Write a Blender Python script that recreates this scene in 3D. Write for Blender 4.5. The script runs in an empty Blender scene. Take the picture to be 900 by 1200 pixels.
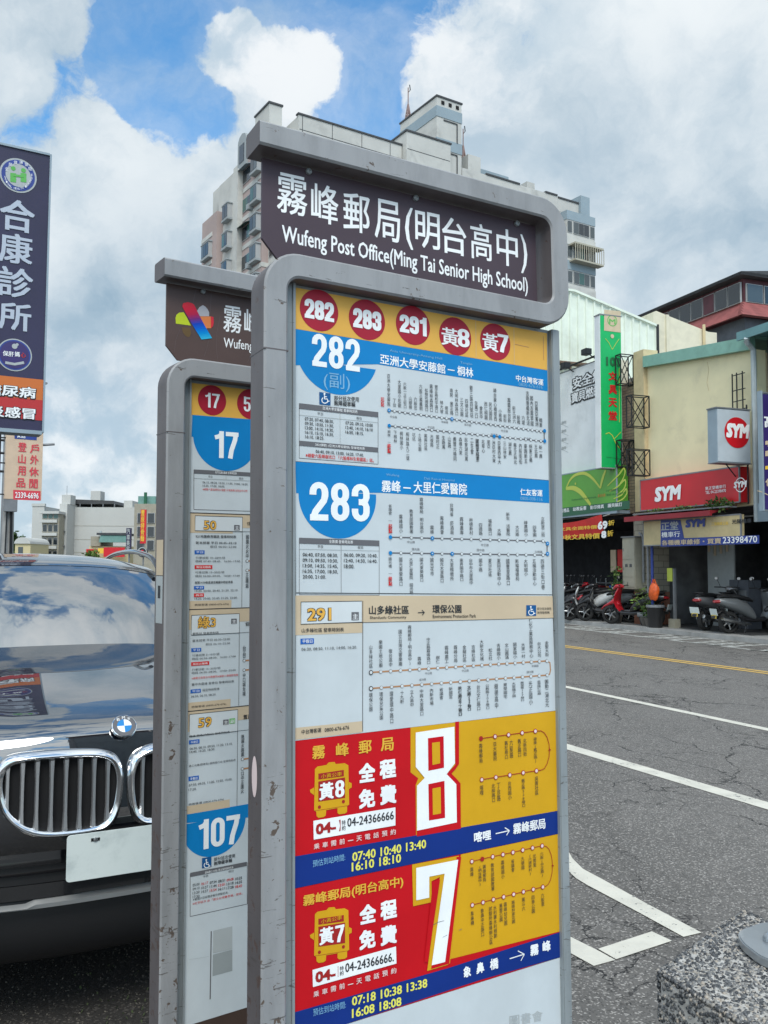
import bpy, bmesh, math, random
from mathutils import Vector, Matrix, noise
random.seed(7)
R_ = math.radians
SC = bpy.context.scene
COL = SC.collection

# ---------------------------------------------------------------- camera
FPX, CX, CY, EYE = 1040.0, 450.0, 600.0, 1.6        # focal length in pixels of a 900x1200 frame
_pitch, _roll = math.atan(63 / FPX), R_(.3)
_r0 = Vector((1, 0, 0)); FWD = Vector((0, math.cos(_pitch), math.sin(_pitch))); _u0 = _r0.cross(FWD)
RGT = _r0 * math.cos(_roll) + _u0 * math.sin(_roll); UPV = RGT.cross(FWD)
CAMP = Vector((0, 0, EYE))
cd = bpy.data.cameras.new('camera'); cam = bpy.data.objects.new('camera', cd); COL.objects.link(cam)
cam.matrix_world = Matrix(((RGT.x, UPV.x, -FWD.x, 0), (RGT.y, UPV.y, -FWD.y, 0), (RGT.z, UPV.z, -FWD.z, EYE), (0, 0, 0, 1)))
cd.sensor_fit = 'VERTICAL'; cd.sensor_height = 36; cd.lens = 36 * FPX / 1200
cd.clip_start = .05; cd.clip_end = 6000
SC.camera = cam

# ---------------------------------------------------------------- sun, sky, exposure
SUN_EL, SUN_DIR = 52, Vector((.03, -1.0, 0))         # the sun stands behind the camera, veiled by thin cloud
sd = bpy.data.lights.new('sun', 'SUN'); sun = bpy.data.objects.new('sun', sd); COL.objects.link(sun)
_s = SUN_DIR.normalized() * math.cos(R_(SUN_EL)) + Vector((0, 0, math.sin(R_(SUN_EL))))
sun.rotation_euler = _s.to_track_quat('Z', 'Y').to_euler()
sun.location = (0, 0, 30)
sd.energy = 2.3; sd.angle = R_(28); sd.color = (1, .955, .88)
SC.view_settings.view_transform = 'Standard'; SC.view_settings.look = 'None'
SC.view_settings.exposure = 0.0; SC.view_settings.gamma = 1; SC.view_settings.use_curve_mapping = False


class NT:
    """small helper to write node trees"""
    def __init__(s, tree): s.t = tree; s.n = tree.nodes; s.l = tree.links
    def new(s, typ, ins=None, **kw):
        nd = s.n.new(typ)
        for k, v in kw.items(): setattr(nd, k, v)
        for k, v in (ins or {}).items():
            if isinstance(v, bpy.types.NodeSocket): s.l.new(v, nd.inputs[k])
            else: nd.inputs[k].default_value = v
        return nd
    def math(s, op, a, b=None, c=None, clamp=False):
        nd = s.n.new('ShaderNodeMath'); nd.operation = op; nd.use_clamp = clamp
        for i, v in enumerate((a, b, c)):
            if v is None: continue
            if isinstance(v, bpy.types.NodeSocket): s.l.new(v, nd.inputs[i])
            else: nd.inputs[i].default_value = v
        return nd.outputs[0]
    def ramp(s, v, lo, hi, a=0., b=1., smooth=True):
        nd = s.new('ShaderNodeMapRange', {0: v, 1: lo, 2: hi, 3: a, 4: b}); nd.interpolation_type = 'SMOOTHSTEP' if smooth else 'LINEAR'
        return nd.outputs[0]
    def mix(s, f, a, b, blend='MIX'):
        nd = s.n.new('ShaderNodeMix'); nd.data_type = 'RGBA'; nd.blend_type = blend
        for k, v in ((0, f), (6, a), (7, b)):
            if isinstance(v, bpy.types.NodeSocket): s.l.new(v, nd.inputs[k])
            else: nd.inputs[k].default_value = v if k == 0 else (*v[:3], 1)
        return nd.outputs[2]
    def noise(s, vec, scale, detail=4, rough=.55, dist=0.):
        nd = s.new('ShaderNodeTexNoise', {'Scale': scale, 'Detail': detail, 'Roughness': rough, 'Distortion': dist})
        if vec is not None: s.l.new(vec, nd.inputs['Vector'])
        return nd.outputs[0]


def ray(px, py): return (FWD + RGT * ((px - CX) / FPX) - UPV * ((py - CY) / FPX))
W = bpy.data.worlds.new('World'); SC.world = W; W.use_nodes = True
w = NT(W.node_tree); w.n.clear()
tc = w.new('ShaderNodeTexCoord').outputs['Generated']
sky = w.new('ShaderNodeTexSky', sky_type='NISHITA', sun_disc=False, sun_elevation=R_(SUN_EL), sun_rotation=math.atan2(SUN_DIR.x, SUN_DIR.y))
sky.air_density = 1.0; sky.dust_density = .6; sky.ozone_density = 2.0
def shifted(loc, sc=(1, 1, 1)): return w.new('ShaderNodeMapping', {'Vector': warp, 'Scale': sc, 'Location': loc}).outputs[0]
wn = w.new('ShaderNodeTexNoise', {'Vector': tc, 'Scale': 3.6, 'Detail': 7., 'Roughness': .58})
warp = w.new('ShaderNodeVectorMath', {0: tc, 1: w.new('ShaderNodeVectorMath', {0: w.new('ShaderNodeVectorMath', {0: wn.outputs[1], 1: (.5, .5, .5)}, operation='SUBTRACT').outputs[0], 3: .20}, operation='SCALE').outputs[0]}, operation='ADD').outputs[0]
big = w.noise(shifted((.37, .1, .83), (1, 1, 1.5)), 1.9, 8, .55, .1)
mid = w.noise(shifted((3.1, 2.2, .4), (1, 1, 1.25)), 4.2, 10, .6, .1)
puff = w.noise(shifted((1.3, 4.2, 2.4)), 10., 8, .58, .0)
def lobe(px, py, rad_px, amp):
    """a soft cap of sky round one direction, its rim broken up by the warp noise"""
    d = ray(px, py).normalized()
    dt = w.new('ShaderNodeVectorMath', {0: w.new('ShaderNodeVectorMath', {0: warp}, operation='NORMALIZE').outputs[0], 1: tuple(d)}, operation='DOT_PRODUCT').outputs['Value']
    return w.math('MULTIPLY', w.ramp(dt, math.cos(rad_px / FPX), 1.0), amp)
def total(L):
    b = None
    for a in L: v = lobe(*a); b = v if b is None else w.math('ADD', b, v)
    return b
# low field = open blue sky, high field = thick cloud
bias = total(((320, -40, 300, -.36), (225, 60, 150, -.18), (425, 90, 110, -.30), (205, 120, 90, -.12), (120, 150, 110, -.18), (258, 76, 64, .30), (290, 120, 110, .28), (350, 110, 100, .28), (385, 92, 60, .26), (60, 30, 190, .22), (20, 130, 80, -.20), (90, 330, 200, .14), (640, 90, 280, .26), (780, 260, 300, .12), (880, 420, 200, .25), (60, 560, 200, .16), (515, 30, 90, .16), (155, 210, 80, .12)))
field = w.math('ADD', w.math('ADD', big, bias), w.math('ADD', w.math('MULTIPLY', w.math('SUBTRACT', mid, .5), .85), w.math('MULTIPLY', w.math('SUBTRACT', puff, .5), .62)))
cov = w.ramp(field, .36, .50)
thick = w.ramp(field, .50, .95)
relief = w.math('ADD', w.math('MULTIPLY', mid, .6), w.math('MULTIPLY', puff, .4))
under = w.math('ADD', total(((125, 465, 190, .95), (820, 190, 200, .42), (690, 140, 110, .1), (40, 60, 120, .3), (780, 330, 160, .3), (420, 40, 60, -.1))), w.ramp(w.noise(shifted((5.2, .3, 1.1), (1, 1, 2.2)), 2.3, 7, .55), .42, .66, 0., .55))
ccol = w.mix(w.ramp(relief, .36, .62), (.60, .71, .79), (.90, .95, .97))
ccol = w.mix(w.math('MULTIPLY', under, w.ramp(relief, .62, .36, .45, 1.0), clamp=True), ccol, (.34, .47, .58))
ccol = w.mix(total(((320, 92, 110, .85), (60, 600, 230, .9), (510, 70, 140, .6))), ccol, w.mix(w.ramp(w.math('ADD', w.math('MULTIPLY', puff, .7), w.math('MULTIPLY', mid, .3)), .42, .60), (.50, .63, .74), (.93, .96, .98)), )
# glow added to the unseen clouds on the sun's side, for the car's reflections
sunv = tuple(SUN_DIR.normalized() * math.cos(R_(SUN_EL)) + Vector((0, 0, math.sin(R_(SUN_EL)))))
glow = w.ramp(w.new('ShaderNodeVectorMath', {0: tc, 1: sunv}, operation='DOT_PRODUCT').outputs['Value'], .1, 1.0, 1.0, 1.9)
bsky = w.new('ShaderNodeBackground', {'Color': w.mix(.8, sky.outputs[0], w.mix(1.0, sky.outputs[0], (.70, 1.45, 1.72), 'MULTIPLY')), 'Strength': .15})
bcl = w.new('ShaderNodeBackground', {'Color': ccol, 'Strength': glow})
z_ = w.new('ShaderNodeSeparateXYZ', {0: tc}).outputs[2]
veil = w.math('MAXIMUM', cov, w.math('MAXIMUM', w.ramp(z_, .30, .0, .0, .7), w.ramp(mid, .35, .7, .0, .55)))
ms = w.new('ShaderNodeMixShader', {0: w.math('MULTIPLY', veil, .97), 1: bsky.outputs[0], 2: bcl.outputs[0]})
w.new('ShaderNodeOutputWorld', {0: ms.outputs[0]})

# ---------------------------------------------------------------- materials
MATS = {}
def mat(name, col=(.5, .5, .5), rough=.6, metal=0., var=0., vscale=3., dirt=None, bump=0., bscale=60., coat=0., emit=None, spec=None, alpha=None):
    """principled material: 'var' lightens and darkens by noise, 'dirt' = (colour, amount, scale) adds blotches"""
    if name in MATS: return MATS[name]
    m = bpy.data.materials.new(name); m.use_nodes = True; n = NT(m.node_tree); b = m.node_tree.nodes['Principled BSDF']
    b.inputs['Base Color'].default_value = (*col, 1); b.inputs['Roughness'].default_value = rough; b.inputs['Metallic'].default_value = metal
    if spec is not None: b.inputs['Specular IOR Level'].default_value = spec
    if coat: b.inputs['Coat Weight'].default_value = coat; b.inputs['Coat Roughness'].default_value = .03
    if var or dirt or bump:
        tco = n.new('ShaderNodeTexCoord').outputs['Object']
        c = col
        if var:
            nz = n.noise(tco, vscale, 6, .6)
            c = n.mix(n.ramp(nz, .3, .7), tuple(x * (1 - var) for x in col), tuple(min(1, x * (1 + var)) for x in col))
        if dirt:
            dc, amt, dsc = dirt
            dn = n.noise(tco, dsc, 8, .65, .4)
            c = n.mix(n.math('MULTIPLY', n.ramp(dn, .5, .75), amt), c, dc)
        if not isinstance(c, tuple): n.l.new(c, b.inputs['Base Color'])
        if bump:
            bp = n.new('ShaderNodeBump', {'Strength': bump, 'Distance': .004, 'Height': n.noise(tco, bscale, 5, .6)})
            n.l.new(bp.outputs[0], b.inputs['Normal'])
    if emit: b.inputs['Emission Color'].default_value = (*emit[0], 1); b.inputs['Emission Strength'].default_value = emit[1]
    MATS[name] = m
    return m
def M(name): return MATS[name]

def painted_steel(name, col, chip_col, lo, hi, rough=.42):
    m = bpy.data.materials.new(name); m.use_nodes = True; n = NT(m.node_tree); b = m.node_tree.nodes['Principled BSDF']
    t = n.new('ShaderNodeTexCoord').outputs['Object']
    grime = n.ramp(n.noise(n.new('ShaderNodeMapping', {'Vector': t, 'Scale': (9, 9, 2.2)}).outputs[0], 1.6, 8, .65), .38, .72)
    c = n.mix(n.math('MULTIPLY', grime, .55), col, tuple(x * .55 for x in col))
    z = n.new('ShaderNodeSeparateXYZ', {0: t}).outputs[2]
    low = n.ramp(z, 1.9, .7, 0, .055)                     # the lower parts are scuffed more
    ch = n.noise(t, 46, 7, .62, .6)
    big_ = n.noise(t, 6.5, 3, .6)
    v = n.math('ADD', n.math('ADD', ch, n.math('MULTIPLY', n.math('SUBTRACT', big_, .5), .35)), low)
    chip = n.ramp(v, lo, hi)
    c = n.mix(chip, c, chip_col)
    sc = n.noise(n.new('ShaderNodeMapping', {'Vector': t, 'Scale': (1, 1, 7), 'Rotation': (.3, .5, .1)}).outputs[0], 14, 5, .7, 1.4)
    c = n.mix(n.math('MULTIPLY', n.ramp(n.math('ADD', sc, low), .665, .685), .8), c, (.07, .06, .055))
    n.l.new(c, b.inputs['Base Color']); b.inputs['Roughness'].default_value = rough
    n.l.new(n.new('ShaderNodeBump', {'Strength': .35, 'Distance': .002, 'Height': n.math('SUBTRACT', 1.0, chip)}).outputs[0], b.inputs['Normal'])
    MATS[name] = m; return m

painted_steel('frame_paint', (.29, .295, .30), (.10, .075, .06), .675, .69)
painted_steel('frame_edge_dark', (.115, .10, .10), (.09, .06, .05), .64, .67, .5)  # edges, end caps and base plates get a darker tone than the faces
painted_steel('aluminium_edge', (.26, .29, .30), (.12, .11, .10), .76, .79, .35)
for k, c in dict(p_white=(.60, .64, .65), p_paper=(.53, .58, .60), p_orange=(.72, .40, .075), p_blue=(.004, .20, .50), p_maroon=(.36, .016, .035), p_wtext=(.84, .86, .86),
                 p_black=(.03, .033, .038), p_grey=(.13, .13, .14), p_red=(.52, .006, .012), p_gold=(.62, .34, .012), p_navy=(.006, .03, .20), p_yellowtext=(.75, .72, .12),
                 p_tan=(.56, .45, .31), p_brown=(.072, .052, .064), p_brown2=(.10, .068, .062), p_goldtext=(.72, .42, .05), p_linebrown=(.42, .22, .11), p_redtext=(.60, .03, .03),
                 p_cobalt=(.02, .12, .45), p_icon=(.01, .09, .25), p_lgrey=(.40, .43, .43), p_mgrey=(.30, .33, .33), p_pale=(.20, .42, .62), p_green=(.12, .42, .10), p_dred=(.35, .02, .02),
                 lg_red=(.62, .03, .05), lg_purple=(.10, .03, .22), lg_blue=(.0, .12, .55), lg_cyan=(.02, .40, .65), lg_lime=(.50, .60, .03), lg_orange=(.70, .22, .07), lg_grey=(.42, .42, .45),
                 lg_olive=(.14, .09, .04), p_pink=(.75, .60, .58)).items():
    mat(k, c, .42, var=.05, vscale=8, spec=.22)
mat('p_faint', (.105, .075, .075), .45)


# ---------------------------------------------------------------- mesh helpers
class MB:
    """collects shapes and links them as ONE mesh object"""
    def __init__(s): s.v = []; s.f = []; s.m = []; s.mats = []
    def mi(s, m):
        if m not in s.mats: s.mats.append(m)
        return s.mats.index(m)
    def add(s, vs, fs, m):
        o = len(s.v); s.v += [tuple(v) for v in vs]; k = s.mi(m)
        for f in fs: s.f.append(tuple(i + o for i in f)); s.m.append(k)
    def box(s, x0, x1, y0, y1, z0, z1, m):
        s.add([(x, y, z) for z in (z0, z1) for y in (y0, y1) for x in (x0, x1)],
              [(0, 2, 3, 1), (4, 5, 7, 6), (0, 1, 5, 4), (2, 6, 7, 3), (0, 4, 6, 2), (1, 3, 7, 5)], m)
    def obox(s, c, ax, ay, az, m):
        c, ax, ay, az = map(Vector, (c, ax, ay, az))
        s.add([c + ax * i + ay * j + az * k for k in (-1, 1) for j in (-1, 1) for i in (-1, 1)],
              [(0, 2, 3, 1), (4, 5, 7, 6), (0, 1, 5, 4), (2, 6, 7, 3), (0, 4, 6, 2), (1, 3, 7, 5)], m)
    def bar(s, p, q, r, m, n=6, r2=None):
        p, q = Vector(p), Vector(q); d = (q - p).normalized(); a = d.orthogonal().normalized(); b = d.cross(a); r2 = r if r2 is None else r2
        vs = []
        for c, rr in ((p, r), (q, r2)):
            vs += [c + (a * math.cos(t) + b * math.sin(t)) * rr for t in (2 * math.pi * i / n for i in range(n))]
        s.add(vs, [(i, (i + 1) % n, n + (i + 1) % n, n + i) for i in range(n)] + [tuple(range(n))[::-1], tuple(range(n, 2 * n))], m)
    def tube(s, pts, r, m, n=6):
        pts = [Vector(p) for p in pts]; vs = []; N = len(pts)
        rr = r if isinstance(r, (list, tuple)) else [r] * N
        a = None
        for i, p in enumerate(pts):
            d = (pts[min(i + 1, N - 1)] - pts[max(i - 1, 0)]).normalized()
            a = (d.orthogonal() if a is None else a - d * a.dot(d)).normalized(); b = d.cross(a)
            vs += [p + (a * math.cos(2 * math.pi * k / n) + b * math.sin(2 * math.pi * k / n)) * rr[i] for k in range(n)]
        fs = [(i * n + k, i * n + (k + 1) % n, (i + 1) * n + (k + 1) % n, (i + 1) * n + k) for i in range(N - 1) for k in range(n)]
        s.add(vs, fs + [tuple(range(n))[::-1], tuple(range((N - 1) * n, N * n))], m)
    def prism(s, poly, x0, x1, m, axis='x'):
        """poly in the two other axes, extruded from x0 to x1"""
        def P(a, b, c): return {'x': (c, a, b), 'y': (a, c, b), 'z': (a, b, c)}[axis]
        n = len(poly); vs = [P(a, b, x0) for a, b in poly] + [P(a, b, x1) for a, b in poly]
        s.add(vs, [(i, (i + 1) % n, n + (i + 1) % n, n + i) for i in range(n)] + [tuple(range(n))[::-1], tuple(range(n, 2 * n))], m)
    def loft(s, rings, m, cap=True):
        n = len(rings[0]); vs = [p for r in rings for p in r]
        fs = [(i * n + k, i * n + (k + 1) % n, (i + 1) * n + (k + 1) % n, (i + 1) * n + k) for i in range(len(rings) - 1) for k in range(n)]
        if cap: fs += [tuple(range(n))[::-1], tuple(range((len(rings) - 1) * n, len(rings) * n))]
        s.add(vs, fs, m)
    def ring_prof(s, prof, m, axis='x', c=(0, 0, 0), n=24, caps=False):
        """lathe: prof = (r, h) pairs about the axis through c"""
        vs = []
        for r, h in prof:
            for k in range(n):
                t = 2 * math.pi * k / n; a, b = r * math.cos(t), r * math.sin(t)
                q = {'x': (h, a, b), 'y': (a, h, b), 'z': (a, b, h)}[axis]; vs.append((q[0] + c[0], q[1] + c[1], q[2] + c[2]))
        N = len(prof)
        fs = [(i * n + k, i * n + (k + 1) % n, (i + 1) * n + (k + 1) % n, (i + 1) * n + k) for i in range(N - 1) for k in range(n)]
        if caps: fs += [tuple(range(n))[::-1], tuple(range((N - 1) * n, N * n))]
        s.add(vs, fs, m)
    def mesh(s, name, smooth=False, bevel=0, sub=0):
        me = bpy.data.meshes.new(name); me.from_pydata(s.v, [], s.f)
        for m in s.mats: me.materials.append(M(m) if isinstance(m, str) else m)
        me.polygons.foreach_set('material_index', s.m)
        bm = bmesh.new(); bm.from_mesh(me)
        if bevel:
            bmesh.ops.remove_doubles(bm, verts=bm.verts, dist=1e-5)
            es = [e for e in bm.edges if len(e.link_faces) == 2 and e.calc_face_angle(0) > .5]
            bmesh.ops.bevel(bm, geom=es, offset=bevel, segments=2, affect='EDGES', clamp_overlap=True)
        bmesh.ops.recalc_face_normals(bm, faces=bm.faces)
        bm.to_mesh(me); bm.free()
        if smooth:
            me.polygons.foreach_set('use_smooth', [True] * len(me.polygons))
            me.set_sharp_from_angle(angle=R_(smooth if smooth > 1 else 40))
        me.update(); return me
    def build(s, name, parent=None, smooth=False, bevel=0, loc=None, **kw):
        o = bpy.data.objects.new(name, s.mesh(name, smooth, bevel)); COL.objects.link(o)
        if parent is not None: o.parent = parent
        if loc is not None: o.location = loc
        tag(o, **kw); return o

def tag(o, label=None, cat=None, group=None, kind=None):
    for k, v in (('label', label), ('category', cat), ('group', group), ('kind', kind)):
        if v: o[k] = v
    return o
def empty(name, mw=None, **kw):
    o = bpy.data.objects.new(name, None); COL.objects.link(o); o.empty_display_size = .1
    if mw is not None: o.matrix_world = mw
    return tag(o, **kw)
def copy_tree(o, mw=None, parent=None, label=None):
    c = o.copy(); COL.objects.link(c)
    if parent is not None: c.parent = parent
    if mw is not None: c.matrix_world = mw
    if label: c['label'] = label
    for ch in list(o.children): copy_tree(ch, parent=c)
    return c
def place(o, mw=None, x=0, y=0, z=0, rz=0): o.matrix_world = Matrix.Translation((x, y, z)) @ Matrix.Rotation(rz, 4, 'Z') if mw is None else mw; return o
def frame(origin, az_deg):
    """local x runs along compass angle az (from +Y towards +X), local y to the left of... away, z up"""
    a = R_(az_deg); ex = Vector((math.sin(a), math.cos(a), 0)); ey = Vector((-math.cos(a), math.sin(a), 0)); o = origin
    return Matrix(((ex.x, ey.x, 0, o[0]), (ex.y, ey.y, 0, o[1]), (0, 0, 1, o[2] if len(o) > 2 else 0), (0, 0, 0, 1)))
def ground(px, py, z=0):
    d = ray(px, py); t = (z - EYE) / d.z; return CAMP + d * t

# ---------------------------------------------------------------- flat print (sheets, lettering, emblems)
SHEETS = []
def _rr(x0, y0, x1, y1, r, n=5):
    out = []
    for cx, cy, a0 in ((x1 - r, y1 - r, 0), (x0 + r, y1 - r, 90), (x0 + r, y0 + r, 180), (x1 - r, y0 + r, 270)):
        out += [(cx + r * math.cos(R_(a0 + 90 * i / n)), cy + r * math.sin(R_(a0 + 90 * i / n))) for i in range(n + 1)]
    return out + out[:1]
def _ar(cx, cy, r, a0, a1, n=8): return [(cx + r * math.cos(R_(a0 + (a1 - a0) * i / n)), cy + r * math.sin(R_(a0 + (a1 - a0) * i / n))) for i in range(n + 1)]
_T = [(.105, .66), (.105, .73)] + _ar(.28, .735, .175, 180, 0) + [(.455, .66)]
_B = [(.455, .34)] + _ar(.28, .265, .175, 0, -180) + [(.105, .34)]
DIGITS = {'0': [_rr(.105, .09, .455, .91, .17)], '1': [[(.34, 0), (.34, 1)], [(.34, .90), (.24, .80), (.06, .75)]], '2': [_T[:-1] + [(.455, .64), (.42, .52), (.18, .24), (.13, .10)], [(.02, .09), (.55, .09)]],
          '3': [_T[:-1] + [(.455, .64), (.42, .55), (.33, .515), (.22, .51)], [(.22, .515), (.33, .51), (.42, .47), (.455, .38)] + _B[1:]], '5': [[(.12, .91), (.52, .91)], [(.115, 1.0), (.11, .50)], [(.11, .52), (.2, .59), (.30, .61), (.42, .56), (.455, .44)] + _B[1:]],
          '7': [[(.0, .91), (.55, .91)], [(.44, .95), (.40, .70), (.25, .30), (.20, 0)]], '8': [_rr(.11, .52, .45, .91, .165), _rr(.105, .09, .455, .50, .17)], '9': [_rr(.105, .50, .455, .91, .17), [(.455, .70), (.455, .34)] + _B[1:-1] + [(.105, .285)]]}
def digit_mesh(t, thin=1.):
    """heavy condensed figures drawn as broad strokes"""
    vs, fs, ox = [], [], 0.
    for ch in t:
        for pi, path in enumerate(DIGITS[ch]):
            lay = pi * .2
            P = [Vector(p) for p in path]; closed = (P[0] - P[-1]).length < 1e-6; b0 = len(vs)
            for i, p in enumerate(P):
                pa = P[i - 1] if i else (P[-2] if closed else P[0]); pb = P[i + 1] if i < len(P) - 1 else (P[1] if closed else P[-1]); d = (pb - pa).normalized()
                wx, wy = (.098, .078) if thin else (.086, .062); nr = Vector((-d.y * wx, d.x * wy)); vs += [(ox + p.x + nr.x, p.y + nr.y, lay + i * .004), (ox + p.x - nr.x, p.y - nr.y, lay + i * .004)]
            fs += [(b0 + 2 * i, b0 + 2 * i + 2, b0 + 2 * i + 3, b0 + 2 * i + 1) for i in range(len(P) - 1)]
        ox += .62 if ch != '1' else .52
    return vs, fs
class Sheet:
    """prints on the plane y = y0 of a local frame; positions measured on the photograph are carried onto that plane"""
    def __init__(s, mw, y0=0., slope=None, step=.0004):
        s.mw = mw; s.inv = mw.inverted(); s.y0 = y0; s.items = []; s.texts = []; s.cid = 0; s.inner = 0; s.slope = slope; s.step = step
        s.o = s.inv @ CAMP; s.r = s.inv.to_3x3()
        SHEETS.append(s)
    def at(s, px, py):
        d = s.r @ ray(px, py); t = (s.y0 - s.o.y) / d.y; p = s.o + d * t; return (p.x, p.z)
    def hline(s, x0, y0, x1):
        if s.slope:
            k = s.slope(x0, y0); return y0 + k * (x1 - x0)
        v0 = s.at(x0, y0)[1]; y = y0
        for _ in range(4):
            a = s.at(x1, y)[1]; b = s.at(x1, y + 1)[1]; y += (v0 - a) / (b - a)
        return y
    def poly(s, pts, col, layer=1, local=False):
        if not s.inner: s.cid += 1
        s.items.append(([p if local else s.at(*p) for p in pts], col, layer, s.cid)); return s
    def band(s, x0, y0, x1, y1, col, layer=1):
        """a rectangle whose left edge runs from (x0,y0) to (x0,y1)"""
        s.poly([(x0, y0), (x1, s.hline(x0, y0, x1)), (x1, s.hline(x0, y1, x1)), (x0, y1)], col, layer)
    def frame_line(s, x0, y0, x1, y1, wpx, col, layer=1):
        A, B, C, D = (x0, y0), (x1, s.hline(x0, y0, x1)), (x1, s.hline(x0, y1, x1)), (x0, y1)
        for a, b in ((A, B), (B, C), (C, D), (D, A)): s.line([a, b], wpx, col, layer)
    def disc(s, cx, cy, ry, col, layer=1, n=40, a0=0, a1=360, sx=1.):
        c = s.at(cx, cy); r = abs(s.at(cx, cy - ry)[1] - c[1])
        pts = [(c[0] + r * sx * math.cos(R_(a0 + (a1 - a0) * i / n)), c[1] + r * math.sin(R_(a0 + (a1 - a0) * i / n))) for i in range(n + (a1 - a0 < 360))]
        s.poly(pts, col, layer, True)
    def bowl(s, cx, cy, r, ytop, col, layer=1, n=44):
        """the part of a disc below the line ytop, cut by the left edge of the sheet"""
        c = s.at(cx, cy); rr = abs(s.at(cx, cy - r)[1] - c[1]); vt = s.at(cx, ytop)[1]; a0 = math.asin(max(-1, min(1, (vt - c[1]) / rr)))
        pts = [(c[0] + rr * math.cos(a), c[1] + rr * math.sin(a)) for a in [math.pi - a0 + (math.pi + 2 * a0) * i / n for i in range(n + 1)]]
        s.poly([(max(.0006, x), z) for x, z in pts], col, layer, True)
    def ring(s, cx, cy, ro, ri, col, layer=1, n=40):
        s.cid += 1; s.inner += 1
        c = s.at(cx, cy); R = abs(s.at(cx, cy - ro)[1] - c[1]); r = R * ri / ro
        for i in range(n):
            a, b = 2 * math.pi * i / n, 2 * math.pi * (i + 1) / n
            s.poly([(c[0] + q * math.cos(t), c[1] + q * math.sin(t)) for q, t in ((R, a), (R, b), (r, b), (r, a))], col, layer, True)
        s.inner -= 1
    def line(s, pts, wpx, col, layer=1, local=False, wl=None):
        s.cid += 1; s.inner += 1
        P = [Vector(p if local else s.at(*p)) for p in pts]
        if wl is None: wl = abs(s.at(pts[0][0], pts[0][1] - wpx)[1] - P[0].y)
        w_ = wl if isinstance(wl, list) else [wl] * len(P)
        L, Rr = [], []
        for i, p in enumerate(P):
            d = (P[min(i + 1, len(P) - 1)] - P[max(i - 1, 0)])
            if d.length < 1e-9: d = Vector((1, 0))
            d.normalize(); nrm = Vector((-d.y, d.x)) * w_[i] / 2; L.append(p + nrm); Rr.append(p - nrm)
        for i in range(len(P) - 1): s.poly([tuple(L[i]), tuple(L[i + 1]), tuple(Rr[i + 1]), tuple(Rr[i])], col, layer, True)
        s.inner -= 1
    def text(s, t, x0, y0, x1, h, col, layer=3, bold=0., y1=None, it=0.):
        """x0,y0 = lower left of the writing, x1 = its right end, h = its height"""
        a = s.at(x0, y0); b = s.at(x1, s.hline(x0, y0, x1) if y1 is None else y1); hh = s.at(x0, y0 - h)[1] - a[1]
        s.texts.append((t, bold, Vector(a), Vector(b) - Vector(a), Vector((it * hh, hh)), col, layer))
    def vtext(s, t, x, ytop, ybot, wpx, col, layer=3, bold=0.):
        a = s.at(x - wpx / 2, ybot); b = s.at(x + wpx / 2, ybot); hh = s.at(x, ytop)[1] - a[1]
        s.texts.append(('\n'.join(t), bold, Vector(a), Vector((b[0] - a[0], 0)), Vector((0, hh)), col, layer))
    def ltext(s, t, x0, z0, x1, z1, col, layer=3, bold=0.):
        s.texts.append((t, bold, Vector((x0, z0)), Vector((x1 - x0, 0)), Vector((0, z1 - z0)), col, layer))
    def out(s, parent, gname='printed_shape', tname='lettering', flip=False):
        s.parent, s.gname, s.tname, s.flip = parent, gname, tname, flip; return s

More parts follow.
